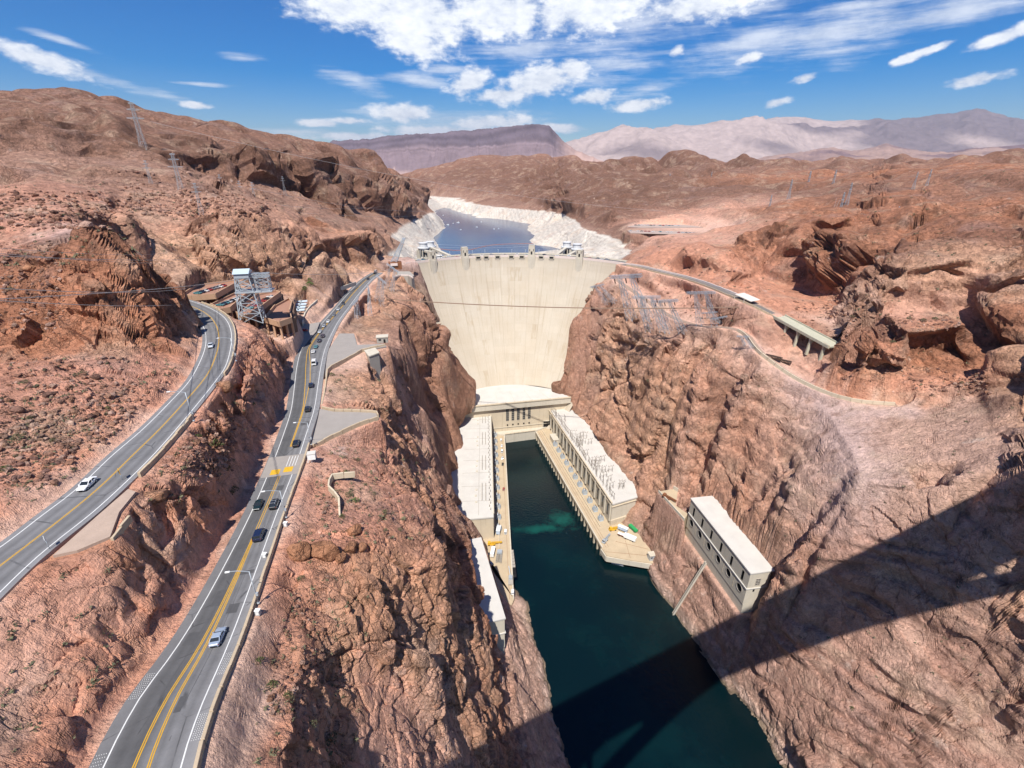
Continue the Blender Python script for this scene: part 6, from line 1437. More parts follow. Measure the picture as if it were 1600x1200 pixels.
small_block('machine_shed', 598, 534, (6, 4.5, 3.2), .2, M_gray, 'dark fronted shed at the cliff edge of the paved yard', 'shed', z=183.1)

# ------------------------------------------------------------------ parking garage
pg = empty('parking_garage', U(380, 470, 200)); tag(pg, 'tan stepped parking garage with open decks behind the upper road', 'parking garage')
DECKS = [(211, ((286, 463), (310, 447), (364, 440), (371, 444), (337, 463), (300, 466))), (207.5, ((330, 478), (372, 458), (393, 455), (360, 484), (345, 487))), (204, ((366, 490), (404, 462), (432, 456), (439, 459), (407, 483), (385, 497))), (200.5, ((414, 500), (430, 480), (452, 468), (456, 474), (453, 486), (456, 500), (437, 507)))]
PGP = []
for zl, px_ in DECKS:
    P = [U(*p, zl) for p in px_]; pl = [p[:2] for p in P]; PGP.append((zl, pl)); rel(MB().prism(pl, zl-.9, zl).build('deck', M_terra), pg)
    for i in range(len(pl)):
        a, b = pl[i], pl[(i+1) % len(pl)]; c0 = np.mean(pl, axis=0)
        front = (a[1]+b[1])/2 < c0[1]+2 or (a[0]+b[0])/2 > c0[0]+2
        rel(MB().bar((*a, zl+.1), (*b, zl+.1), .5, 3.0 if front else 2.0).build('parapet', M_tanw), pg)
        for t_ in (0, .5): p = np.array(a)*(1-t_)+np.array(b)*t_; p = p+(c0-p)*.06; rel(MB().box((*p, zl-5), (.9, .9, 8)).build('column', M_tanw), pg)
    rel(MB().prism([tuple(np.array(p)*.86+c0*.14+np.array([0, 6])) for p in pl], zl-9, zl-1).build('back_wall', mat('garage_interior', (.16, .10, .07), .95)), pg)
gb = small_block('garage_stair_tower', 357, 432, (15, 9, 13), -.25, M_tanw, 'plain tan stair tower behind the parking garage', 'building', z=205)
random.seed(12)
for (zl, pl), n in zip(PGP[:3], (8, 9, 6)):
    a, b, c_, d_ = [np.array(pl[i]) for i in (0, 1, 2, len(pl)-2 if len(pl) > 5 else 3)]
    for k in range(n):
        t_ = .12+.76*k/(n-1); m_ = np.mean(pl, axis=0); ax = (np.array(pl[2])-np.array(pl[0])); ax /= np.linalg.norm(ax); p = m_+ax*(t_-.5)*np.linalg.norm(np.array(pl[2])-np.array(pl[0]))*.66
        i = random.randrange(10); far_car((p[0], p[1], zl+.03), math.atan2(ax[1], ax[0]), CC[i], f'{CN[i]} car parked on an open garage deck', f'{CN[i]} cars on the garage decks')
vc = []
for k in range(8):
    p = U(463+(k % 2)*8.5+(k//2)*1.3*1.2, 491-(k//2)*4.6, 186); e = empty('shade_canopy', p, .35); tag(e, ('first', 'second', 'third', 'fourth')[k//2]+' pale blue shade canopy from the road in the '+('left', 'right')[k % 2]+' row by the curved wall', 'canopy', 'pale canopies beside the curved wall')
    MB().box((0, 0, 3.0), (4.4, 4.4, .35)).build('roof', mat('canopy_blue', (.52, .62, .68), .5), e)
    for sx in (-1, 1):
        for sy in (-1, 1): MB().bar((sx*1.9, sy*1.9, 0), (sx*1.9, sy*1.9, 2.9), .16).build('leg', M_steel, e)

# ------------------------------------------------------------------ lattice steelwork
def lattice(mb, A, B, levels, t=.22, tb=.14):
    """four-legged lattice between two rings of corners"""
    A = [Vector(p) for p in A]; B = [Vector(p) for p in B]; n = len(A)
    for i in range(n): mb.bar(A[i], B[i], t)
    ks = [1-(1-k/levels)**1.0 for k in range(levels+1)]
    for k in range(levels):
        P = [A[i].lerp(B[i], ks[k]) for i in range(n)]; Q = [A[i].lerp(B[i], ks[k+1]) for i in range(n)]
        for i in range(n):
            j = (i+1) % n; mb.bar(P[i], Q[j], tb); mb.bar(P[j], Q[i], tb); mb.bar(Q[i], Q[j], tb)
    return mb
sq = lambda w, z, cx=0, cy=0, d=None: [(cx-w/2, cy-(d or w)/2, z), (cx+w/2, cy-(d or w)/2, z), (cx+w/2, cy+(d or w)/2, z), (cx-w/2, cy+(d or w)/2, z)]
def pylon_tall(t=.20):
    e = empty('transmission_pylon'); m = MB(); lattice(m, sq(9, 0), sq(3.2, 34), 5, t, t*.6); lattice(m, sq(3.2, 34), sq(2.0, 58), 5, t*.9, t*.55); m.build('lattice_body', mat('dull_steel', (.33, .345, .36), .6, metal=.2), e)
    for z, w in ((46, 14), (53, 10), (58, 5)): c = MB(); lattice(c, [(-w/2, -.3, z), (-w/2, .3, z), (-w/2, .3, z+.6), (-w/2, -.3, z+.6)], [(0, -1, z-.4), (0, 1, z-.4), (0, 1, z+1.2), (0, -1, z+1.2)], 4, t*.5, t*.35); lattice(c, [(w/2, -.3, z), (w/2, .3, z), (w/2, .3, z+.6), (w/2, -.3, z+.6)], [(0, -1, z-.4), (0, 1, z-.4), (0, 1, z+1.2), (0, -1, z+1.2)], 4, t*.5, t*.35); c.build('crossarm', M_steel, e)
    return e
def pylon_portal(t=.15):
    """two leaning lattice legs under a long crossbeam"""
    e = empty('line_tower'); m = MB()
    for s_ in (-1, 1): lattice(m, sq(4.2, 0, s_*6), sq(1.4, 27, s_*4), 5, t, t*.6)
    m.bar((-6, 0, 9), (4.6, 0, 20), t*.6).bar((6, 0, 9), (-4.6, 0, 20), t*.6); m.build('lattice_legs', M_steelb, e)
    c = MB(); lattice(c, [(-11, -.7, 26.6), (-11, .7, 26.6), (-11, .7, 28), (-11, -.7, 28)], [(11, -.7, 26.6), (11, .7, 26.6), (11, .7, 28), (11, -.7, 28)], 9, t*.8, t*.5); c.build('crossbeam', M_steelb, e)
    for x in (-8, 0, 8): MB().cyl((x, 0, 26.4), (x, -.6, 23.6), .3, n=6).build('insulator', M_ins, e)
    return e
def from_to(e, base, top, h, face=0.0):
    """stand a tower of height h on base leaning towards top"""
    b, t_ = Vector(base), Vector(top); d = (t_-b); s_ = d.length/h; q = d.to_track_quat('Z', 'Y'); e.location = b; e.rotation_mode = 'QUATERNION'; from mathutils import Quaternion
    e.rotation_quaternion = q @ Quaternion((0, 0, 1), face); e.scale = (s_, s_, s_)
pt0, pp0, pt1 = pylon_tall(), pylon_portal(), pylon_tall(.36); seen_ = set()
def tower(proto, base, top, h, lab, grp, face=0.0):
    e = copy_tree(proto) if proto.name in seen_ else proto; seen_.add(proto.name); from_to(e, base, top, h, face); tag(e, lab, 'pylon', grp); return e
G_L, G_R = 'lattice pylons on the left mountainside', 'leaning line towers on the right canyon rim'
def up_from(px, py, y, top_py, sink=1.5):
    b = V(px, py, y); return (b[0], b[1], b[2]-sink), (b[0], b[1], V(px, top_py, y)[2])
for px, py, y, tpy, lab in ((235, 268, 575, 158, 'tallest lattice pylon standing up against the sky on the left ridge'), (292, 330, 400, 238, 'lattice pylon just right of the tallest one on the left slope'), (352, 318, 480, 272, 'small lattice pylon on the grey talus of the left slope'), (381, 322, 520, 282, 'small lattice pylon right of the talus track'), (402, 330, 530, 284, 'lattice pylon above the left bluffs'), (318, 345, 352, 285, 'lattice pylon in the gully above the garage'),
                              (8, 262, 480, 190, 'lattice pylon at the left edge of the photo'), (52, 262, 490, 232, 'small lattice pylon near the left edge of the slope'), (240, 300, 430, 250, 'thin lattice pylon on the slope below the tallest one'), (446, 305, 650, 275, 'faint lattice pylon under the left cliff band')):
    b, t_ = up_from(px, py, y, tpy); tower(pt0, b, t_, 60, lab, G_L, .3)
for bx, by, tx, ty, z, lab in ((1000, 500, 976, 430, 158, 'leaning line tower nearest the right end of the dam'), (1026, 518, 1009, 463, 157, 'leaning line tower second from the dam on the right rim'), (1056, 520, 1037, 469, 157, 'leaning line tower third from the dam on the right rim'), (1106, 508, 1094, 456, 168, 'leaning line tower alone on the pink slope'),
                               (1145, 515, 1123, 496, 162, 'low line tower at the right end of the bench'), (1118, 512, 1108, 488, 160, 'low line tower left of the bench end'), (1178, 556, 1160, 525, 165, 'line tower beside the tan service road wall'), (955, 474, 932, 446, 158, 'short line tower over the dam edge on the right')):
    b = Vector(U(bx, by, z)); y = b.y-3; tower(pp0, b, V(tx, ty, y), 28, lab, G_R, .5)
for bx, by, y, tpy, lab in ((1307, 350, 520, 300, 'large lattice pylon on the outcrop in the right hills'), (1297, 306, 900, 265, 'lattice pylon on the skyline of the right hills'), (1258, 308, 1000, 267, 'lattice pylon left of its neighbour on the right hills'), (1443, 305, 640, 264, 'lattice pylon at the white base on the far right ridge'), (1478, 304, 650, 284, 'short lattice pylon in the switchyard on the right ridge'), (1495, 304, 650, 286, 'short lattice pylon right of the switchyard'), (1200, 335, 720, 304, 'lattice pylon above the car park terrace'), (1395, 357, 430, 322, 'pylon on the bare ridge in the right hills'), (1110, 286, 1400, 268, 'tiny pylon far out on the right plateau'), (1045, 290, 1400, 271, 'tiny pylon far out above the lake'), (1320, 330, 560, 285, 'lattice pylon just behind the large outcrop pylon'), (1425, 300, 660, 268, 'lattice pylon left of the far right ridge pylon'), (1510, 302, 640, 280, 'lattice pylon rightmost on the right ridge'), (1230, 318, 800, 280, 'lattice pylon left of the flat visitor building')):
    b, t_ = up_from(bx, by, y, tpy); tower(pt1, b, t_, 60, lab, 'lattice pylons in the right hills', .7)
for k, (bx, by, tx, ty, z, lab) in enumerate(((560, 506, 556, 470, 171, 'line tower standing nearest in the left gully by the viaduct'), (578, 492, 576, 452, 172, 'line tower second in the left gully by the viaduct'), (592, 474, 596, 436, 174, 'line tower third in the left gully by the viaduct'), (606, 456, 614, 418, 176, 'line tower farthest up the left gully below the hoist'))):
    b = Vector(U(bx, by, z)); tower(pp0, b, V(tx, ty, b.y-2), 28, lab, 'line towers in the left gully', 1.1)
# gantry head tower above the garage
gt = empty('cableway_tower', U(394, 494, 204), .25); tag(gt, 'tall blue grey steel cableway tower with a roofed cabin by the garage', 'tower')
m = MB(); lattice(m, sq(11, -3, 0, 0, 8), sq(8, 13, 0, 0, 7), 3, .45, .26); lattice(m, sq(8, 13, 0, 0, 7), sq(6.5, 20, 0, 0, 6.5), 2, .42, .26); m.build('lattice_legs', M_steelb, gt)
MB().box((4, 0, 13), (17, 8, .6)).build('platform', M_steel, gt); m = MB(); lattice(m, sq(6, 13.3, 8.5, 0, 6), sq(6, 20, 8.5, 0, 6), 3, .26, .17); m.build('lattice_frame', M_steel, gt)
MB().box((0, 0, 21.2), (6.6, 7.2, 2.2)).build('cabin', M_steelb, gt); MB().add([(-3.7, -4.2, 22.3), (3.7, -4.2, 22.3), (3.7, 4.2, 22.3), (-3.7, 4.2, 22.3), (-3.7, 0, 24.2), (3.7, 0, 24.2)], [(0, 1, 5, 4), (2, 3, 4, 5), (1, 2, 5), (3, 0, 4), (3, 2, 1, 0)]).build('roof', mat('sheet_roof', (.50, .60, .66), .45, metal=.2), gt)
m = MB(); lattice(m, [(3.3, -1.5, 20), (3.3, 1.5, 20), (3.3, 1.5, 21.6), (3.3, -1.5, 21.6)], [(12, -1.5, 20), (12, 1.5, 20), (12, 1.5, 21.6), (12, -1.5, 21.6)], 6, .22, .15); m.build('boom', M_steel, gt)
# hoist on the left abutment
hz = empty('hoist', U(617, 421, 180.4)); tag(hz, 'brown hoist building with a tall leaning steel lattice boom beside the dam', 'crane')
hb = Vector(U(617, 421, 180.4)); rel(MB().box((hb.x, hb.y+3, 184), (13, 8, 7), .25).build('house', M_rust), hz); rel(MB().box((hb.x, hb.y-1.5, 185.5), (7, 1.6, 2.4), .25).build('balcony', M_pinkw, None), hz); rel(MB().box((hb.x-1, hb.y-1.3, 182.2), (2.2, .3, 3), .25).build('door', M_dark), hz)
m = MB(); tp = Vector(V(631, 373, hb.y+6)); lattice(m, [(hb.x-4, hb.y+1, 187.5), (hb.x+2, hb.y+1, 187.5), (hb.x+2, hb.y+6, 187.5), (hb.x-4, hb.y+6, 187.5)], [(tp.x-1, tp.y-1, tp.z), (tp.x+1, tp.y-1, tp.z), (tp.x+1, tp.y+1, tp.z), (tp.x-1, tp.y+1, tp.z)], 7, .42, .26); rel(m.build('boom', M_steelb), hz); rel(MB().box(tp, (3, 2.4, 1.6)).build('boom_head', M_steelb), hz)

# ------------------------------------------------------------------ cables
def cable(a, b, sag, r, lab, m=None, n=18, name='power_cable', group=None, cat='cable'):
    a, b = Vector(a), Vector(b); mb = MB(); P = [a.lerp(b, k/n)-Vector((0, 0, sag*4*(k/n)*(1-k/n))) for k in range(n+1)]
    for p, q in zip(P[:-1], P[1:]): mb.bar(p, q, 2*r)
    return tag(mb.build(name, m or M_cable), lab, cat, group)
cable(U(604, 467, 176), U(1186, 479, 187), 4.0, .30, 'thick brown cableway strung across in front of the dam', mat('cableway_brown', (.27, .18, .125), .8), 26)
W_ = mat('bright_wire', (.55, .55, .54), .4, metal=.4)
for k, (a_, b_) in enumerate((((-60, 383, 70), (262, 395, 260)), ((-60, 391, 70), (300, 409, 262)), ((-40, 398, 72), (318, 402, 300)), ((-60, 447, 72), (290, 451, 190)), ((-60, 466, 74), (300, 474, 215)), ((-60, 470, 74), (394, 433, 236)))):
    cable(V(*a_), V(*b_), 1.2, .035+.008*k, ('highest', 'second highest', 'third highest', 'fourth highest', 'second lowest', 'steepest')[k]+' thin bright wire crossing the dark outcrop on the left', W_, 14, group='thin wires across the left outcrop')
for k, (a_, b_, sg) in enumerate((((292, 300, 400), (600, 322, 900), 8), ((235, 190, 575), (1040, 330, 800), 14), ((290, 316, 400), (668, 336, 1000), 6), ((394, 425, 236), (614, 420, 470), 3), ((402, 296, 530), (664, 330, 900), 6))):
    cable(V(*a_), V(*b_), sg, .09, ('faint wire from the slope pylon to the lake ridge', 'faint long wire from the tallest pylon across the canyon', 'faint wire from the slope pylon low over the ridge', 'faint wire from the cableway tower to the hoist', 'faint wire from the upper pylon to the lake')[k], W_, 18, group='wires over the left slope')
for k, (a_, b_) in enumerate((((1307, 310, 520), (1280, 428, 340)), ((1312, 312, 520), (1252, 432, 360)), ((1400, 326, 430), (1270, 430, 340)), ((1600, 383, 250), (1352, 416, 330)))):
    cable(V(*a_), V(*b_), 4, .06, ('faint wire falling left from the large outcrop pylon', 'faint wire falling farthest left from the outcrop pylon', 'faint wire from the bare ridge pylon', 'faint wire at the right edge over the cliffs', 'faint wire from a rim tower to the inner powerhouse', 'faint wire from a rim tower to the middle powerhouse roof', 'faint wire from the lone rim tower to the powerhouse end')[k], W_, 14, group='wires on the right hillside')
mb = MB(); P = [U(*p, 131.7) for p in ((686, 389), (712, 391), (735, 390), (752, 386), (772, 382.5), (800, 381), (834, 380.5))]
P = spline(P, 3)
for p, q in zip(P[:-1], P[1:]): mb.cyl(p, (np.array(p)+.8*(np.array(q)-np.array(p))), .5, n=6)
tag(mb.build('log_boom', mat('boom_orange', (.5, .2, .12), .7)), 'thin reddish floating boom across the lake behind the dam', 'boom')
for k in range(2): cable(U(684+k*2, 386-k*4, 150), U(846, 383-k*3, 150), 3, .09, ('lower', 'upper')[k]+' thin white line hung above the lake behind the dam', W_, 16, group='thin lines above the lake')

# ------------------------------------------------------------------ right side structures
rs_ = empty('roof_slab', U(1172, 470, 188)); tag(rs_, 'flat pinkish roofed shelter beside the hillside road', 'shelter')
i0 = int(np.argmin(np.abs(AZ_C[:, 1]-U(1150, 464, 187)[1]))); i1 = int(np.argmin(np.abs(AZ_C[:, 1]-U(1186, 479, 187)[1])))
rel(MB().strip([(p[0]-5, p[1]-2, p[2]+3.4) for p in AZ_C[i0:i1+1]], [(p[0]+4, p[1]+3, p[2]+3.4) for p in AZ_C[i0:i1+1]]).build('roof', M_pinkw, None, False), rs_)
rel(MB().strip([(p[0]-5, p[1]-2, p[2]+2.9) for p in AZ_C[i0:i1+1]], [(p[0]-5, p[1]-2, p[2]+3.39) for p in AZ_C[i0:i1+1]]).build('fascia', M_conc2, None, False), rs_)
for i in range(i0, i1+1, 2):
    p = AZ_C[i]
    for d_ in ((-4.7, -1.8), (3.7, 2.8)): rel(MB().bar((p[0]+d_[0], p[1]+d_[1], p[2]-.2), (p[0]+d_[0], p[1]+d_[1], p[2]+3.3), .5).build('column', M_conc2), rs_)
tv = empty('trestle', U(1290, 560, 172)); tag(tv, 'pale green concrete trestle viaduct ending in open bents on the right', 'viaduct')
k0 = len(AZ_C)-10; Cc = AZ_C[k0:]; u = (Cc[-1]-Cc[0])/np.linalg.norm(Cc[-1]-Cc[0]); nn_ = np.array([u[1], -u[0], 0]); Ln = np.linalg.norm(Cc[-1]-Cc[0])
A_, B_ = Cc[0]+u*0, Cc[-1]+u*2
rel(MB().bar((*A_[:2], A_[2]+.05), (*B_[:2], B_[2]+.05), 10.6, .9).build('deck', M_green), tv)
for s_ in (-1, 1): rel(MB().bar((*(A_+nn_*s_*5.1)[:2], A_[2]+.9), (*(B_+nn_*s_*5.1)[:2], B_[2]+.9), .5, 1.0).build('parapet', M_green), tv)
for k in range(5):
    c = A_+u*(Ln*(k+.15)/4.3); rzt = math.atan2(u[1], u[0])
    b = MB()
    for s_ in (-1, 1): b.bar(tuple(c+nn_*s_*3.6+np.array([0, 0, -.5])), tuple(c+nn_*s_*4.6+np.array([0, 0, -11.5])), 1.3, 1.5); b.bar(tuple(c+nn_*s_*3.4+np.array([0, 0, -3.4])), tuple(c+np.array([0, 0, -.8])), .9, .9)
    b.bar(tuple(c-nn_*4.9+np.array([0, 0, -1.0])), tuple(c+nn_*4.9+np.array([0, 0, -1.0])), 1.3, 1.2); rel(b.build('bent', M_green), tv)
A2 = AZ_C[k0-8]; rel(MB().bar((*(A2-np.array([3.8, 2.2, 0]))[:2], A2[2]-2.4), (*(A_-nn_*0-np.array([4.2, 2.4, 0]))[:2], A_[2]-2.6), .8, 5.0).build('retaining_wall', M_gray), tv)
for bx, by, rz_, lab in ((1208, 560, -.8, 'rusted steel truss lying by the service road, left of two'), (1222, 566, -.7, 'rusted steel truss lying by the service road, right of two')):
    p = Vector(U(bx, by, 172.3)); e = empty('steel_truss', p, rz_); tag(e, lab, 'truss'); m = MB(); lattice(m, [(-5, -.9, 0), (-5, .9, 0), (-5, .9, 1.6), (-5, -.9, 1.6)], [(5, -.9, 0), (5, .9, 0), (5, .9, 1.6), (5, -.9, 1.6)], 5, .3, .2); m.build('chords', mat('dark_rust', (.07, .045, .035), .8), e); MB().box((0, 0, .1), (9, 1.5, .2)).build('walkway', M_rust, e)
# far car park on the Arizona terrace
random.seed(21)
for row, (xa, ya, xb, yb, z) in enumerate(((988, 352, 1060, 353, 187.5), (985, 361, 1130, 366, 187.5))):
    n = 16 if row == 0 else 26
    for k in range(n):
        t_ = k/(n-1); 
        if random.random() < .18: continue
        i = random.randrange(10); far_car(U(xa+(xb-xa)*t_, ya+(yb-ya)*t_, z), 1.2+random.uniform(-.1, .1), CC[i], f'tiny {CN[i]} car in the far terrace car park', f'{CN[i]} cars in the far terrace car park')
slab('car_park', mat('tan_gravel', (.40, .31, .26), .95, vary=.2, vscale=.1), [(980, 354), (1000, 350.5), (1065, 351), (1110, 355), (1060, 355.5), (1000, 355.5)], 187.4, 'upper terrace car park in the right hills', dz=.0)
slab('car_park', MATS['tan_gravel'], [(980, 360), (1060, 361.5), (1140, 366), (1146, 368.5), (1060, 366), (985, 364)], 187.4, 'lower terrace car park in the right hills', dz=.0)
for px, py, s_, lab in ((1232, 312, (26, 12, 5), 'low flat visitor building in the right hills, left of two'), (1250, 311, (14, 10, 4.5), 'small flat building in the right hills, right of two')):
    b = V(px, py, 900); e = empty('building', (b[0], b[1], b[2]-1), .2); tag(e, lab, 'building'); MB().box((0, 0, s_[2]/2), s_).build('wall', M_conc2, e); MB().box((0, 0, s_[2]+.3), (s_[0]+2, s_[1]+2, .6)).build('roof', mat('olive_roof', (.25, .25, .17), .8), e); MB().box((0, -s_[1]/2-.05, s_[2]*.5), (s_[0]*.8, .2, 1.8)).build('window', M_glassd, e)

# ------------------------------------------------------------------ boats, wharf vehicles, yard clutter
bm_ = MB(); loft(bm_, [[(-1.4, -5, 0), (1.4, -5, 0), (1.7, -5, 1.6), (-1.7, -5, 1.6)], [(-1.5, 0, 0), (1.5, 0, 0), (1.9, 0, 1.6), (-1.9, 0, 1.6)], [(-.9, 4, .2), (.9, 4, .2), (1.3, 4, 1.8), (-1.3, 4, 1.8)], [(-.05, 6.5, .8), (.05, 6.5, .8), (.1, 6.5, 2.1), (-.1, 6.5, 2.1)]])
bm_.box((0, -1, 2.4), (2.4, 4, 1.7)); bme = bm_.build('tmp', M_white).data; bpy.data.objects.remove(bpy.data.objects['tmp'])
for k, (px, py, s_) in enumerate(((683, 337, .7), (692.5, 336.5, .6), (700, 351.5, 1.0), (716, 348, 1.1), (720, 359, .6), (745, 355, .7), (752, 347, .6), (772, 358, .6), (779, 357.5, .5), (708, 349, .5))):
    o = link('boat', bme); o.location = U(px, py, 131.4); o.scale = (s_*.72, s_*.72, s_*.72); o.rotation_euler = (0, 0, 1.4+.3*math.sin(k*2.1)); tag(o, ('tiny white boat leftmost of the far pair by the left lake shore', 'tiny white boat right of the far pair by the left shore', 'white boat under the far pair near the left shore', 'largest white boat left of the middle of the lake', 'small white boat nearest the dam', 'small white boat in the middle of the lake', 'small white boat highest in the middle of the lake', 'small white boat nearer the right shore', 'smallest white boat beside the one near the right shore', 'tiny white boat between the two larger boats')[k], 'boat', 'white boats on the lake')
brg = empty('work_barge', U(965, 879, 0), -.3); tag(brg, 'small white work barge with a boom moored at the right wharf', 'barge'); MB().box((0, 0, .7), (9, 5, 1.4)).build('hull', M_white, brg); MB().box((-2, 0, 2.4), (3.4, 3.2, 2.2)).build('cabin', M_white, brg); MB().bar((1, 0, 2), (13, .5, 3.0), .7).build('boom', M_white, brg); MB().box((-2, 0, 3.7), (3.8, 3.6, .25)).build('cabin_roof', M_roof, brg); MB().box((-2, -1.62, 2.7), (2.6, .06, .8)).build('window', M_glassd, brg)
for k, (px, py, kind, c, lab) in enumerate(((783, 688, 'van', WHT, 'white van topmost in the line on the left wharf'), (784, 697, 'sedan', WHT, 'white car second from the top on the left wharf'), (784.5, 706, 'box_van', WHT, 'white van third from the top on the left wharf'), (785, 716, 'sedan', SILV, 'silver car in the middle of the left wharf line'), (785.5, 726, 'suv', BLK, 'black car below the white cars on the left wharf'), (787, 765, 'suv', (.3, .05, .04), 'dark red car alone on the left wharf'), (790, 832, 'box_van', WHT, 'white van on the left wharf beside the yard'),
                                             (763, 868, 'suv', NAVY, 'dark pickup parked nearest the outlet house in the left yard'), (767, 881, 'suv', NAVY, 'dark blue car parked askew in the left yard'), (801, 926, 'suv', WHT, 'white car parked at the tip of the left wharf'), (862, 669, 'van', WHT, 'white van among vehicles by the right wing, farthest'), (857, 666, 'sedan', GREY, 'grey car by the right wing beside the box building'))):
    free_car(kind, c, px, py, ZW+.03, (-.05 if k < 10 else rzr-math.pi/2)+(.7 if k == 8 else 0), lab, 'car', 'vehicles on the wharves')
def trailer(px, py, size, m, rz, lab, cat='trailer'):
    e = empty('trailer', U(px, py, ZW+.03), rz); tag(e, lab, cat, None); MB().box((0, 0, 1.1+size[2]/2), size).build('box', m, e); MB().box((0, 0, .95), (size[0]*.9, size[1], .25)).build('chassis', M_black, e)
    for x in (-.3, .3):
        for s_ in (-1, 1): MB().cyl((x*size[0], s_*size[1]*.3, .5), (x*size[0], s_*size[1]*.52, .5), .5, n=10).build('wheel', M_black, e)
    MB().box((0, 0, 1.15+size[2]), (size[0]+.15, size[1]+.15, .1)).build('lid', M_white if m is not M_green2 else m, e)
M_green2 = mat('bright_green_paint', (.03, .30, .10), .5); M_bluew = mat('pale_blue_paint', (.42, .50, .60), .5)
trailer(989, 828, (8.5, 2.6, 1.6), M_green2, -1.1, 'green skip container by the right wing end wall', 'container'); trailer(973, 829, (8, 2.8, 2.6), M_bluew, -.6, 'pale blue grey trailer in the right wharf yard'); trailer(984, 843, (9.5, 3, 2.7), M_white, -.6, 'white box trailer in the right wharf yard'); trailer(972, 838, (7, 2.5, 1.0), M_rust, -.6, 'low rusty trailer between the two box trailers'); trailer(770, 866, (8, 2.6, 2.8), M_white, 1.45, 'white box trailer in the left yard'); trailer(779, 832, (7, 3, 3.4), M_bluew, 1.45, 'white service truck body in the left yard')
def yard_machine(px, py, rz, m, lab, cat, z=ZW):
    e = empty('crane_part', U(px, py, z+.02), rz); tag(e, lab, cat); MB().box((0, 0, .7), (6, 2.6, .9)).build('chassis', m, e); MB().box((-1.6, 0, 2.0), (2.0, 2.2, 1.7)).build('cab', m, e); f = MB(); lattice(f, [(0, -.5, 1.4), (0, .5, 1.4), (0, .5, 2.4), (0, -.5, 2.4)], [(8, -.5, 1.6), (8, .5, 1.6), (8, .5, 2.4), (8, -.5, 2.4)], 6, .2, .14); f.build('boom', m, e); MB().box((-2.63, 0, 2.2), (.06, 1.8, 1.0)).build('window', M_glassd, e)
    for x in (-2, 2):
        for s_ in (-1, 1): MB().cyl((x, s_*1.0, .55), (x, s_*1.5, .55), .55, n=10).build('wheel', M_black, e)
yard_machine(768, 851, .1, M_yel, 'yellow crane with lattice boom in the left yard', 'crane'); yard_machine(957, 828, .2, M_yel, 'yellow machine at the right wharf yard', 'crane'); yard_machine(845, 662, rzr, M_orange, 'orange crane at the inner end of the right wharf', 'crane'); yard_machine(945, 846, .9, M_steel, 'grey winch machine at the corner of the right wharf', 'winch'); yard_machine(1041, 778, -.9, M_rust, 'brown excavator parked on the terrace', 'excavator', z=57)
fb = empty('platform_frame', U(780, 871, ZW+.03), 1.5); tag(fb, 'grey steel platform frame lying in the left yard', 'frame'); m = MB(); lattice(m, [(-6, -2, .2), (-6, 2, .2), (-6, 2, 1.4), (-6, -2, 1.4)], [(6, -2, .2), (6, 2, .2), (6, 2, 1.4), (6, -2, 1.4)], 6, .3, .2); m.build('frame', M_gray, fb); MB().box((3.5, 0, 2.2), (3.5, 3.5, 1.6)).build('motor_house', M_steel, fb)
sb = empty('mooring_blocks', U(801, 882, ZW+.02)); tag(sb, 'row of dark mats along the edge of the left wharf', 'mats')
for k in range(9): p = U(800+k*.55, 862+k*4.6, ZW+.3); rel(MB().box(p, (2.2, 3.3, .6)).build('mat', M_gray if k < 6 else M_black), sb)
cw = empty('wharf_machine', U(798, 908, ZW)); tag(cw, 'grey tracked winch on the left wharf edge', 'winch'); p = U(798, 908, ZW); rel(MB().box((p[0], p[1], ZW+.8), (3.4, 8, 1.4)).build('base', M_gray), cw); rel(MB().box((p[0], p[1]+1, ZW+2.4), (2.4, 3, 1.8)).build('cab', M_steel), cw); rel(MB().bar((p[0], p[1]+2, ZW+2), (p[0]-1.5, p[1]+9, ZW+5), .5).build('arm', M_steel), cw)
gantry = empty('gantry_crane', (*lp(40, -9), ZW), rzl); tag(gantry, 'grey gantry hoist over the left wharf transformers', 'crane')
# ------------------------------------------------------------------ desert plants and loose rock
bpy.data.objects.remove(gantry)
def shrub_proto(seed, tint, h=1.5, r=1.3, name='desert_shrub'):
    R = random.Random(seed); e = empty(name); mb = MB()
    for k in range(130):
        a = R.uniform(0, 6.283); el = R.uniform(.05, 1.45); rr = r*(.55+.45*R.random()**.5); c = Vector((rr*math.cos(a)*math.cos(el), rr*math.sin(a)*math.cos(el), h*.12+h*.85*math.sin(el)*rr/r)); s_ = R.uniform(.10, .24)
        d1 = Vector((R.uniform(-1, 1), R.uniform(-1, 1), R.uniform(-1, 1))).normalized()*s_; d2 = d1.cross(Vector((R.uniform(-1, 1), R.uniform(-1, 1), R.uniform(-1, 1)))).normalized()*s_*.6
        mb.add([c-d1, c+d2, c+d1, c-d2], [(0, 1, 2, 3)])
    mb.build('foliage', mat('shrub_leaf_%d' % seed, tint, .9, vary=.35, vscale=3), e, False)
    st = MB()
    for k in range(8): a = k*.785; st.bar((0, 0, -.3), (r*.7*math.cos(a), r*.7*math.sin(a), h*.6), .06)
    st.build('stems', mat('shrub_stem', (.14, .10, .06), .9), e); return e
SH = [shrub_proto(1, (.085, .10, .035)), shrub_proto(2, (.12, .115, .06)), shrub_proto(3, (.09, .16, .04))]
seen_ = set()
def where_(px, py):
    if px > 1250: return ' on the slopes under the right cliffs' if py < 700 else ' near the bottom right strata'
    if px > 900: return ' on the right canyon wall'
    if py < 500 and px > 420: return ' below the bluffs beside the curved wall'
    if px < 270 and py < 480: return ' high on the far left slope'
    if px < 270: return ' on the slope above the upper road'
    if px < 400: return ' on the rubble ridge between the two roads'
    if py > 880: return ' on the near bank below the lower road parapet'
    return ' on the rocky bench between lower road and cliff' if py > 680 else ' beside the pull-out and paved yard'
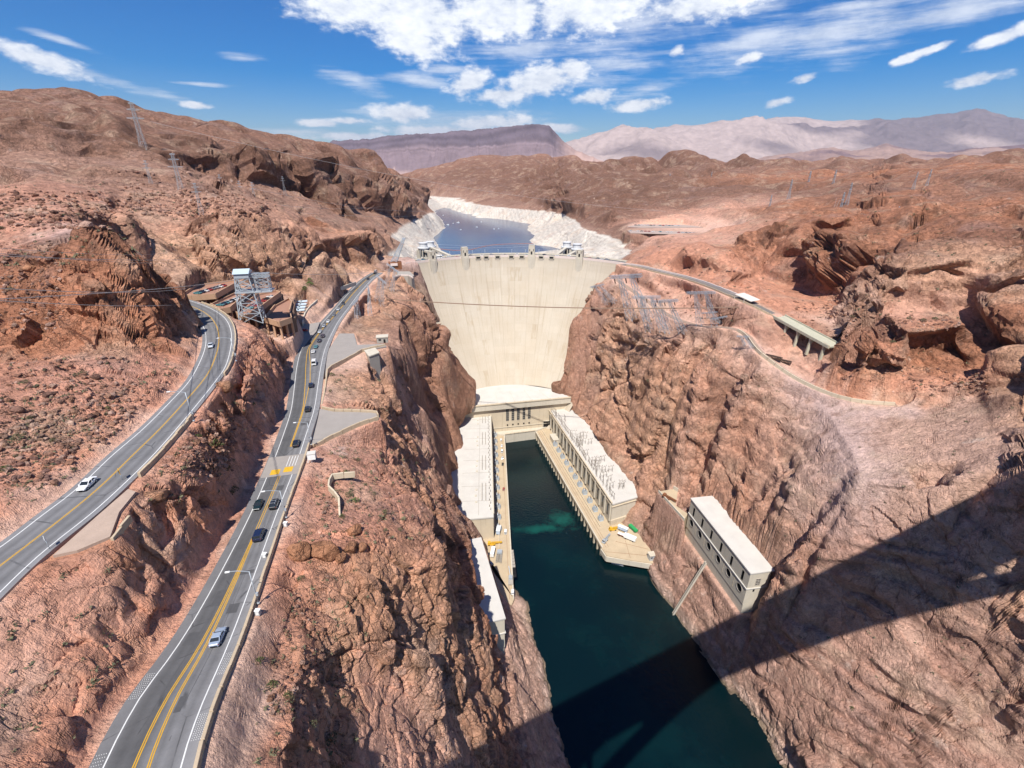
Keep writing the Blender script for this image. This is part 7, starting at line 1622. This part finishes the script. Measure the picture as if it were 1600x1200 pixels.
def put_shrub(px, py, z, s_, k, lab=None, grp=None):
    q_ = hit(px, py)
    if q_ is None or q_[3] > .6: return
    x, y, zg, _ = q_; p = SH[k]; e = copy_tree(p) if p.name in seen_ else p; seen_.add(p.name)
    e.location = (x, y, zg-.1); e.scale = (s_, s_, s_*random.uniform(.85, 1.15)); e.rotation_euler = (0, 0, random.uniform(0, 6)); tag(e, lab or ('olive rounded shrub', 'dusty grey green shrub', 'bright green shrub')[k]+where_(px, py), 'shrub', grp or ('olive shrubs on the rocks', 'grey green shrubs on the rocks', 'bright green shrubs on the rocks')[k])
random.seed(33)
for px, py, z, s_, k in ((340, 697, 206, 1.5, 0), (312, 684, 207, .8, 0), (356, 736, 203, .9, 0), (366, 768, 200, 1.0, 1), (362, 772, 200, .8, 1), (300, 662, 214, 1.1, 1), (120, 590, 233, .8, 1), (130, 585, 233, .9, 1), (30, 690, 228, 1.0, 1), (10, 735, 224, .8, 0), (48, 655, 232, .7, 1), (10, 455, 246, .9, 1), (6, 360, 252, 1.0, 1), (40, 600, 236, .7, 1), (85, 690, 226, .7, 1), (170, 640, 226, .7, 0), (185, 735, 218, .6, 1), (250, 540, 228, .7, 1),
                        (540, 741, 185, .9, 0), (545, 775, 184, 1.0, 1), (556, 785, 183, 1.0, 2), (535, 808, 184, .8, 0), (600, 802, 179, .8, 0), (519, 588, 183, 1.2, 0), (515, 612, 183, .7, 0), (575, 555, 178, 1.0, 1), (545, 640, 183, .6, 1), (560, 720, 182, .8, 1), (585, 772, 181, .7, 1), (446, 832, 188, 1.2, 1), (408, 935, 187, .8, 1), (405, 1040, 184, .8, 0), (424, 1075, 181, .8, 0), (450, 1090, 179, .7, 0), (515, 1160, 172, 1.2, 1), (480, 1140, 177, .8, 1), (452, 1095, 179, .6, 1),
                        (481, 447, 192, 2.2, 2), (474, 455, 190, 1.8, 2), (487, 441, 193, 1.6, 2), (458, 482, 188, 1.0, 2), (1395, 540, 196, 1.3, 1), (1440, 505, 200, 1.4, 1), (1420, 500, 201, 1.2, 1), (1460, 500, 202, 1.2, 1), (1340, 500, 197, 1.2, 1), (1500, 600, 184, .9, 1), (1020, 600, 110, 1.4, 1), (1330, 1110, 48, .9, 0), (1360, 1140, 48, .8, 0), (470, 905, 186, .7, 1), (560, 830, 184, .7, 1), (620, 830, 176, .7, 1)): put_shrub(px, py, z, s_, k)
def rock_bm(seed, sub=2, ax=(1, 1, 1), blocky=.5):
    R = random.Random(seed); bm = bmesh.new(); bmesh.ops.create_icosphere(bm, subdivisions=sub, radius=1)
    pl = [(Vector((R.uniform(-1, 1), R.uniform(-1, 1), R.uniform(-.8, 1))).normalized(), R.uniform(.62, .92)) for _ in range(11)]
    off = R.uniform(0, 50)
    from mathutils import noise as mn
    for v in bm.verts:
        c = v.co.copy()
        for n_, d_ in pl:
            q = c.dot(n_)
            if q > d_: c -= n_*(q-d_)*.92
        c *= 1+.10*mn.noise(c*1.6+Vector((off, 0, 0)))+.05*mn.noise(c*4.1+Vector((0, off, 0)))
        v.co = Vector((c.x*ax[0], c.y*ax[1], c.z*ax[2]))
    return bm
M_rockc = terrain.data.materials[0]
def rock_mesh(name, seed, sub, ax, col):
    bm = rock_bm(seed, sub, ax); me = bpy.data.meshes.new(name); bm.to_mesh(me); bm.free(); me.materials.append(M_rockc)
    ca = me.attributes.new('rock', 'FLOAT_COLOR', 'POINT'); ca.data.foreach_set('color', np.tile(np.array([*col, .1], np.float32), len(me.vertices)))
    me.polygons.foreach_set('use_smooth', [True]*len(me.polygons)); return me
BO = (.42, .205, .115)
for k, (px, py, z, ax, rz, lab) in enumerate(((468, 860, 188, (3.0, 2.3, 3.0), .2, 'big rounded orange boulder nearest the lower road parapet'), (508, 858, 187.5, (4.0, 2.6, 3.1), .1, 'widest orange boulder, second from the road'), (536, 866, 186.5, (1.5, 1.4, 1.5), .5, 'small boulder in the gap of the boulder row'), (551, 852, 186, (1.9, 1.6, 1.7), .9, 'angular boulder right of the widest one'), (568, 848, 185.5, (1.6, 1.3, 1.4), .3, 'rightmost boulder of the row on the bench'), (555, 826, 186, (2.2, 1.5, 1.6), .7, 'boulder standing behind the row on the bench'),
                                              (250, 770, 207, (3.0, 2.0, 1.6), .4, 'dark topped boulder on the ridge between the roads'), (150, 585, 233, (1.4, 1.1, 1.0), .2, 'dark boulder on the slope under the big outcrop'), (76, 612, 234, (1.5, 1.2, 1.0), .8, 'dark boulder left on the slope above the upper road'), (28, 636, 234, (1.5, 1.1, 1.1), .1, 'boulder at the left edge of the upper slope'), (40, 418, 250, (2.4, 1.4, 1.4), .3, 'orange pair of boulders on the far left slope'), (352, 600, 208, (2.6, 2.0, 2.2), .3, 'squarish boulder beside the upper road bend'))):
    o = link('boulder', rock_mesh('boulder', 60+k, 4, ax, BO if k < 7 or k > 9 else (.22, .12, .09))); x, y, zg, _ = hit(px, py+8); o.location = (x, y, zg+ax[2]*.35); o.rotation_euler = (0, 0, rz); tag(o, lab, 'boulder')
# loose stones: far too many to count
def stones(polys, n, smin, smax, seed, label, cols):
    R = np.random.default_rng(seed); base = []
    for s_ in range(6):
        bm = rock_bm(200+s_, 1, (1, .8, .6)); bm.verts.ensure_lookup_table(); base.append((np.array([v.co[:] for v in bm.verts]), np.array([[l.vert.index for l in f.loops] for f in bm.faces]))); bm.free()
    V_, F_, C_ = [], [], []; off = 0; xs = [p for p in polys]
    for i in range(n):
        (x0, y0, x1, y1, z) = xs[R.integers(len(xs))]; px, py = R.uniform(x0, x1), R.uniform(y0, y1); q_ = hit(px, py)
        if q_ is None or q_[3] > .15: continue
        x, y, zg, _ = q_
        v, f = base[R.integers(6)]; s_ = smin*(smax/smin)**(R.random()**2.2); a = R.uniform(0, 6.283); rot = np.array([[math.cos(a), -math.sin(a), 0], [math.sin(a), math.cos(a), 0], [0, 0, 1]])
        V_.append((v*s_*R.uniform(.7, 1.3, 3)) @ rot.T+np.array([x, y, zg+s_*.15])); F_.append(f+off); off += len(v); c = np.array(cols[R.integers(len(cols))])*R.uniform(.8, 1.15); C_.append(np.tile(np.array([*c, .2], np.float32), (len(v), 1)))
    V_, F_, C_ = np.concatenate(V_), np.concatenate(F_), np.concatenate(C_); me = bpy.data.meshes.new('loose_stones'); me.from_pydata(V_.tolist(), [], F_.tolist()); me.materials.append(M_rockc)
    ca = me.attributes.new('rock', 'FLOAT_COLOR', 'POINT'); ca.data.foreach_set('color', C_.astype(np.float32).ravel()); o = link('loose_stones', me); o['kind'] = 'stuff'; o['label'] = label; return o
RC = [(.40, .21, .145), (.30, .155, .10), (.46, .29, .22), (.24, .13, .10)]
stones([(250, 640, 380, 740, 206), (280, 660, 370, 750, 204)], 1500, .18, 1.0, 1, 'loose red rubble on the ridge between the roads', RC)
stones([(0, 560, 200, 700, 232), (80, 600, 260, 700, 226), (0, 640, 120, 760, 226), (0, 380, 90, 520, 248)], 2400, .2, 1.2, 2, 'loose rubble on the slope left of the upper road', RC)
stones([(470, 700, 640, 800, 184), (500, 780, 680, 850, 180), (420, 930, 500, 1120, 182), (540, 600, 600, 720, 181)], 1900, .14, .8, 3, 'loose stones on the bench right of the lower road', RC)
stones([(0, 300, 180, 360, 260), (180, 270, 560, 330, 262), (200, 300, 420, 340, 248)], 1800, .5, 2.2, 4, 'loose rocks on the far left slopes', RC)
stones([(1300, 580, 1560, 620, 182), (1300, 490, 1500, 520, 197), (1000, 420, 1160, 500, 174), (1240, 470, 1330, 540, 190)], 1700, .3, 1.5, 5, 'loose rocks below the right cliffs', RC)
stones([(600, 1060, 720, 1200, 120)], 500, .12, .6, 6, 'stones on the sandy hollow near the camera', RC)

# sparse grey scrub, too scattered and small to count
R_ = np.random.default_rng(77); sv, sf = [], []
for (x0, y0, x1, y1), n in (((0, 560, 290, 800), 260), ((250, 560, 420, 780), 110), ((450, 690, 690, 850), 220), ((400, 880, 560, 1190), 130), ((0, 280, 560, 420), 320), ((1000, 400, 1560, 640), 260), ((0, 880, 200, 1180), 60), ((520, 560, 640, 740), 90), ((1000, 260, 1600, 400), 260), ((1200, 640, 1600, 1180), 120)):
    for _ in range(n):
        q_ = hit(R_.uniform(x0, x1), R_.uniform(y0, y1))
        if q_ is None or q_[3] > .2: continue
        s_ = R_.uniform(.18, .55)*(1+min(1.2, q_[1]/500))
        for k in range(14):
            c = np.array(q_[:3])+np.array([R_.normal()*s_*.6, R_.normal()*s_*.6, abs(R_.normal())*s_*.5]); a = R_.normal(size=3)*s_*.3; b_ = R_.normal(size=3)*s_*.25; o_ = len(sv); sv += [tuple(c-a), tuple(c+b_), tuple(c+a), tuple(c-b_)]; sf.append((o_, o_+1, o_+2, o_+3))
o = MB().add(sv, sf).build('desert_scrub', mat('scrub_leaf', (.15, .145, .085), .95, vary=.4, vscale=.5), None, False); o['kind'] = 'stuff'; o['label'] = 'sparse grey green desert scrub on the slopes'
# ------------------------------------------------------------------ far mountains
def mountain(name, sky_pts, y_sky, base_py, y_base, col_fn, seed, label, relief, wl, profile, nx=520, ny=96, flute=0.0):
    X = np.array([p[0] for p in sky_pts], float); Yp = np.array([p[1] for p in sky_pts], float); px = np.linspace(X[0], X[-1], nx); sk = np.interp(px, X, Yp)
    top = np.array([V(a, b, y_sky) for a, b in zip(px, sk)]); bot = np.array([V(a, base_py if np.isscalar(base_py) else np.interp(a, *base_py), y_base) for a in px])
    t = np.linspace(0, 1, ny); co = np.zeros((nx, ny+30, 3))
    for j, tt in enumerate(t):
        co[:, j, :2] = bot[:, :2]*(1-tt)+top[:, :2]*tt; co[:, j, 2] = bot[:, 2]+(top[:, 2]-bot[:, 2])*profile(tt)
    for k in range(30):
        f = (k+1)/30; co[:, ny+k, :2] = top[:, :2]*(1+.35*f); co[:, ny+k, 2] = top[:, 2]-(top[:, 2]-bot[:, 2])*f**1.2
    x, y, z = co[..., 0], co[..., 1], co[..., 2]; tt = np.r_[t, 1-np.linspace(0, 1, 30)][None]
    env = np.sin(np.clip(tt, 0, 1)*math.pi)**.6*.97+.03; d = np.zeros(x.shape); w = wl; s_ = seed
    for _ in range(6): nz = gnoise((x/w).astype(np.float32), (y/w*.8).astype(np.float32), (z/w*.5).astype(np.float32), s_); d += w*relief*((.35-np.abs(nz))*1.2); w *= .5; s_ += 1
    pxx = np.broadcast_to(px[:, None], x.shape).astype(np.float32); ttt = np.broadcast_to(tt, x.shape).astype(np.float32); wv = 6*gnoise(pxx/40, ttt*2, ttt*0, seed+70)
    for fs, fa in ((22., 1.), (9., .6), (4., .35)): d += flute*fa*(.35-np.abs(gnoise((pxx+wv)/fs, ttt*1.4, ttt*0, seed+80)))
    z = z+d*env; co[..., 2] = z
    idx = np.arange(nx*(ny+30)).reshape(nx, ny+30); q = np.stack([idx[:-1, :-1], idx[1:, :-1], idx[1:, 1:], idx[:-1, 1:]], -1).reshape(-1, 4)
    me = bpy.data.meshes.new(name); me.from_pydata(co.reshape(-1, 3).tolist(), [], q.tolist()); me.polygons.foreach_set('use_smooth', [True]*len(me.polygons))
    c = col_fn(np.broadcast_to(px[:, None], x.shape), np.broadcast_to(tt, x.shape), d/(wl*relief), x, y, z); ca = me.attributes.new('rock', 'FLOAT_COLOR', 'POINT'); ca.data.foreach_set('color', np.c_[c.reshape(-1, 3), np.ones(c.size//3)].astype(np.float32).ravel())
    m = MATS.get('far_rock')
    if m is None:
        m = bpy.data.materials.new('far_rock'); m.use_nodes = True; tt_ = NT(m); b = tt_.n['Principled BSDF']; b.inputs['Roughness'].default_value = 1; b.inputs['Specular IOR Level'].default_value = 0; MATS['far_rock'] = m
        at = tt_.node('ShaderNodeAttribute', attribute_name='rock'); pos = tt_.node('ShaderNodeNewGeometry').outputs['Position']; n_ = tt_.noise(pos, .004, 6, .65); sc = tt_.node('ShaderNodeVectorMath', operation='SCALE'); tt_.put(sc.inputs[0], at.outputs['Color']); tt_.put(sc.inputs['Scale'], tt_.math('MULTIPLY_ADD', n_, 1.0, .5)); tt_.put(b.inputs['Base Color'], sc.outputs[0])
        bn = tt_.node('ShaderNodeBump', i_Strength=.6, i_Distance=60.); tt_.put(bn.inputs['Height'], tt_.noise(pos, .006, 6, .6)); tt_.put(b.inputs['Normal'], bn.outputs[0])
    me.materials.append(m); return structure(link(name, me), label)
def c_mesa(px, tt, d, x, y, z):
    n = gnoise((x/900).astype(np.float32), (y/900).astype(np.float32), (z/300).astype(np.float32), 5); g = gnoise((px/9.).astype(np.float32), (tt*2).astype(np.float32), (px*0).astype(np.float32), 8)
    lo = np.array([.21, .155, .165]); hi = np.array([.125, .098, .115]); pale = np.array([.44, .30, .255]); c = lo+(hi-lo)*sstep(.62, .74, tt+.05*n)[..., None]
    k = sstep(860, 905, px+25*n)*(1-sstep(.8, .95, tt))+.8*sstep(.1, .45, g-.1)*(1-sstep(.25, .48, tt)); k = np.clip(k+.6*(1-sstep(.04, .16, tt)), 0, 1)
    c = c*(1+.16*np.sin(tt*70+4*n)*sstep(.5, .7, tt))[..., None]
    return c+(pale-c)*k[..., None]
mountain('mesa', [(420, 250), (480, 240), (505, 232), (522, 223), (560, 221), (620, 214.5), (680, 211.5), (740, 206.5), (770, 204), (800, 200.5), (830, 197.5), (857, 200), (866, 209), (880, 224), (897, 236), (915, 244), (950, 255), (1000, 270), (1030, 277)], 8300, 276, 7000, c_mesa, 11, 'dark purple flat topped mesa beyond the lake', .04, 420, lambda t: (.62*t/.68 if t < .68 else .62+.38*min(1, (t-.68)/.16)), flute=55)
def c_range(px, tt, d, x, y, z):
    n = gnoise((x/2500).astype(np.float32), (y/2500).astype(np.float32), (z/900).astype(np.float32), 15); a = np.array([.43, .335, .30]); b = np.array([.20, .155, .155]); k = np.clip(sstep(-.1, .45, n+.8*sstep(1180, 1420, px)-.35+.3*np.clip(d, -1, 1)), 0, 1)
    return a+(b-a)*k[..., None]
mountain('mountain_range', [(820, 248), (880, 236), (905, 226), (935, 215), (962, 207), (1000, 205.5), (1040, 202), (1065, 200), (1100, 200.5), (1125, 196.5), (1150, 197.5), (1190, 188), (1215, 185), (1240, 187), (1270, 189), (1300, 192), (1330, 190), (1352, 194), (1380, 191), (1405, 191), (1430, 187), (1455, 184), (1480, 183), (1500, 178), (1524, 171.5), (1545, 180), (1570, 186), (1590, 187), (1640, 190), (1720, 186), (1850, 200), (2100, 205)], 21000, 262, 14500, c_range, 31, 'pale pinkish mountain range on the horizon', .20, 4200, lambda t: t**1.1, flute=60)
def c_low(px, tt, d, x, y, z):
    n = gnoise((x/1200).astype(np.float32), (y/1200).astype(np.float32), (z/300).astype(np.float32), 25); a = np.array([.34, .225, .185]); b = np.array([.19, .125, .125]); k = sstep(-.2, .4, n); return a+(b-a)*k[..., None]
mountain('foothills', [(950, 262), (1010, 258), (1060, 250), (1085, 249), (1115, 258), (1150, 260), (1180, 254), (1215, 245), (1250, 240), (1280, 233), (1300, 232), (1330, 238), (1365, 231), (1385, 225), (1410, 232), (1440, 238), (1480, 240), (1520, 233), (1600, 226), (1700, 224), (1900, 235)], 11500, 270, 6500, c_low, 41, 'dark red foothills before the mountain range', .14, 1300, lambda t: t**1.2, flute=25)
mountain('far_hills', [(-1100, 262), (-500, 250), (0, 262), (500, 262)], 9000, 275, 7000, c_low, 51, 'low hills far left', .04, 900, lambda t: t, 120, 30)
# open desert floor reaching to the horizon
fl_ = MB(); rr_ = [4200, 7000, 12000, 20000, 28000, 38000]; an = np.linspace(-1.25, 1.25, 60); zfl = [232, 228, 226, 240, 262, 270]
rows = [[(r*math.sin(a), r*math.cos(a), z-18) for a in an] for r, z in zip(rr_, zfl)]
for i in range(5): fl_.strip(rows[i], rows[i+1])
structure(fl_.build('desert_floor', mat('desert_floor', (.34, .25, .21), .95, vary=.25, vscale=.002), fix=False), 'pale desert floor reaching to the horizon')

# ------------------------------------------------------------------ the high bridge the view is taken from (behind and beside the camera)
br = empty('bridge', (0, 0, CAM_H-1.7)); tag(br, 'high arch bridge carrying the viewpoint across the canyon', 'bridge')
bd = Vector((.9026, .4305, 0)); bn_ = Vector((-.4305, .9026, 0)); zd = CAM_H-1.75
bp = lambda t_, d_, z: Vector((0, 0, z))+bd*t_-bn_*d_
for (d0, d1, h0, h1, nm) in ((.45, 27.3, -.9, 0, 'deck'), (.45, .75, 0, 1.1, 'parapet'), (27, 27.3, 0, 1.1, 'parapet')):
    mb = MB(); a, b = bp(-300, (d0+d1)/2, zd+(h0+h1)/2), bp(300, (d0+d1)/2, zd+(h0+h1)/2); mb.bar(a, b, d1-d0, h1-h0); rel(mb.build(nm, M_conc2), br)
for d_ in (4, 10, 17.5, 23.5): rel(MB().bar(bp(-300, d_, zd-2.2), bp(300, d_, zd-2.2), 1.2, 2.5).build('girder', M_gray), br)
mid_t = 108
for d_ in (6.5, 21):
    mb = MB(); n = 40; arc = lambda q: zd-7-78*((q-mid_t)/160.0)**2
    for k in range(n): q0, q1 = mid_t-160+320*k/n, mid_t-160+320*(k+1)/n; mb.bar(bp(q0, d_, arc(q0)), bp(q1, d_, arc(q1)), 6.0, 4.2)
    rel(mb.build('arch_rib', M_conc2), br)
    for k in range(-4, 5):
        q = mid_t+k*36; z1 = zd-3.4
        if z1-arc(q) > 4: rel(MB().bar(bp(q, d_, arc(q)), bp(q, d_, z1), 3.0, 2.6).build('column', M_conc2), br)
# ------------------------------------------------------------------ desert air
def build_haze():
    top = 3200.0; bot = -40.0; mb = MB(); X, Y0, Y1 = 45000, -9000, 45000
    mb.prism([(-X, Y0), (X, Y0), (X, Y1), (-X, Y1)], bot, top); m = bpy.data.materials.new('haze'); m.use_nodes = True; t = NT(m); t.n.remove(t.n['Principled BSDF'])
    v = t.node('ShaderNodeVolumePrincipled'); v.inputs['Color'].default_value = HAZE_COL; v.inputs['Density'].default_value = HAZE_DEN; v.inputs['Anisotropy'].default_value = .3
    t.l.new(v.outputs[0], t.n['Material Output'].inputs['Volume']); o = mb.build('haze', m); o['kind'] = 'stuff'; o['label'] = 'thin blue desert haze'; return o
HAZE_COL, HAZE_DEN = (.72, .82, 1.0, 1), 1.9e-5
build_haze()
print('script time', round(time.time()-T0, 1))
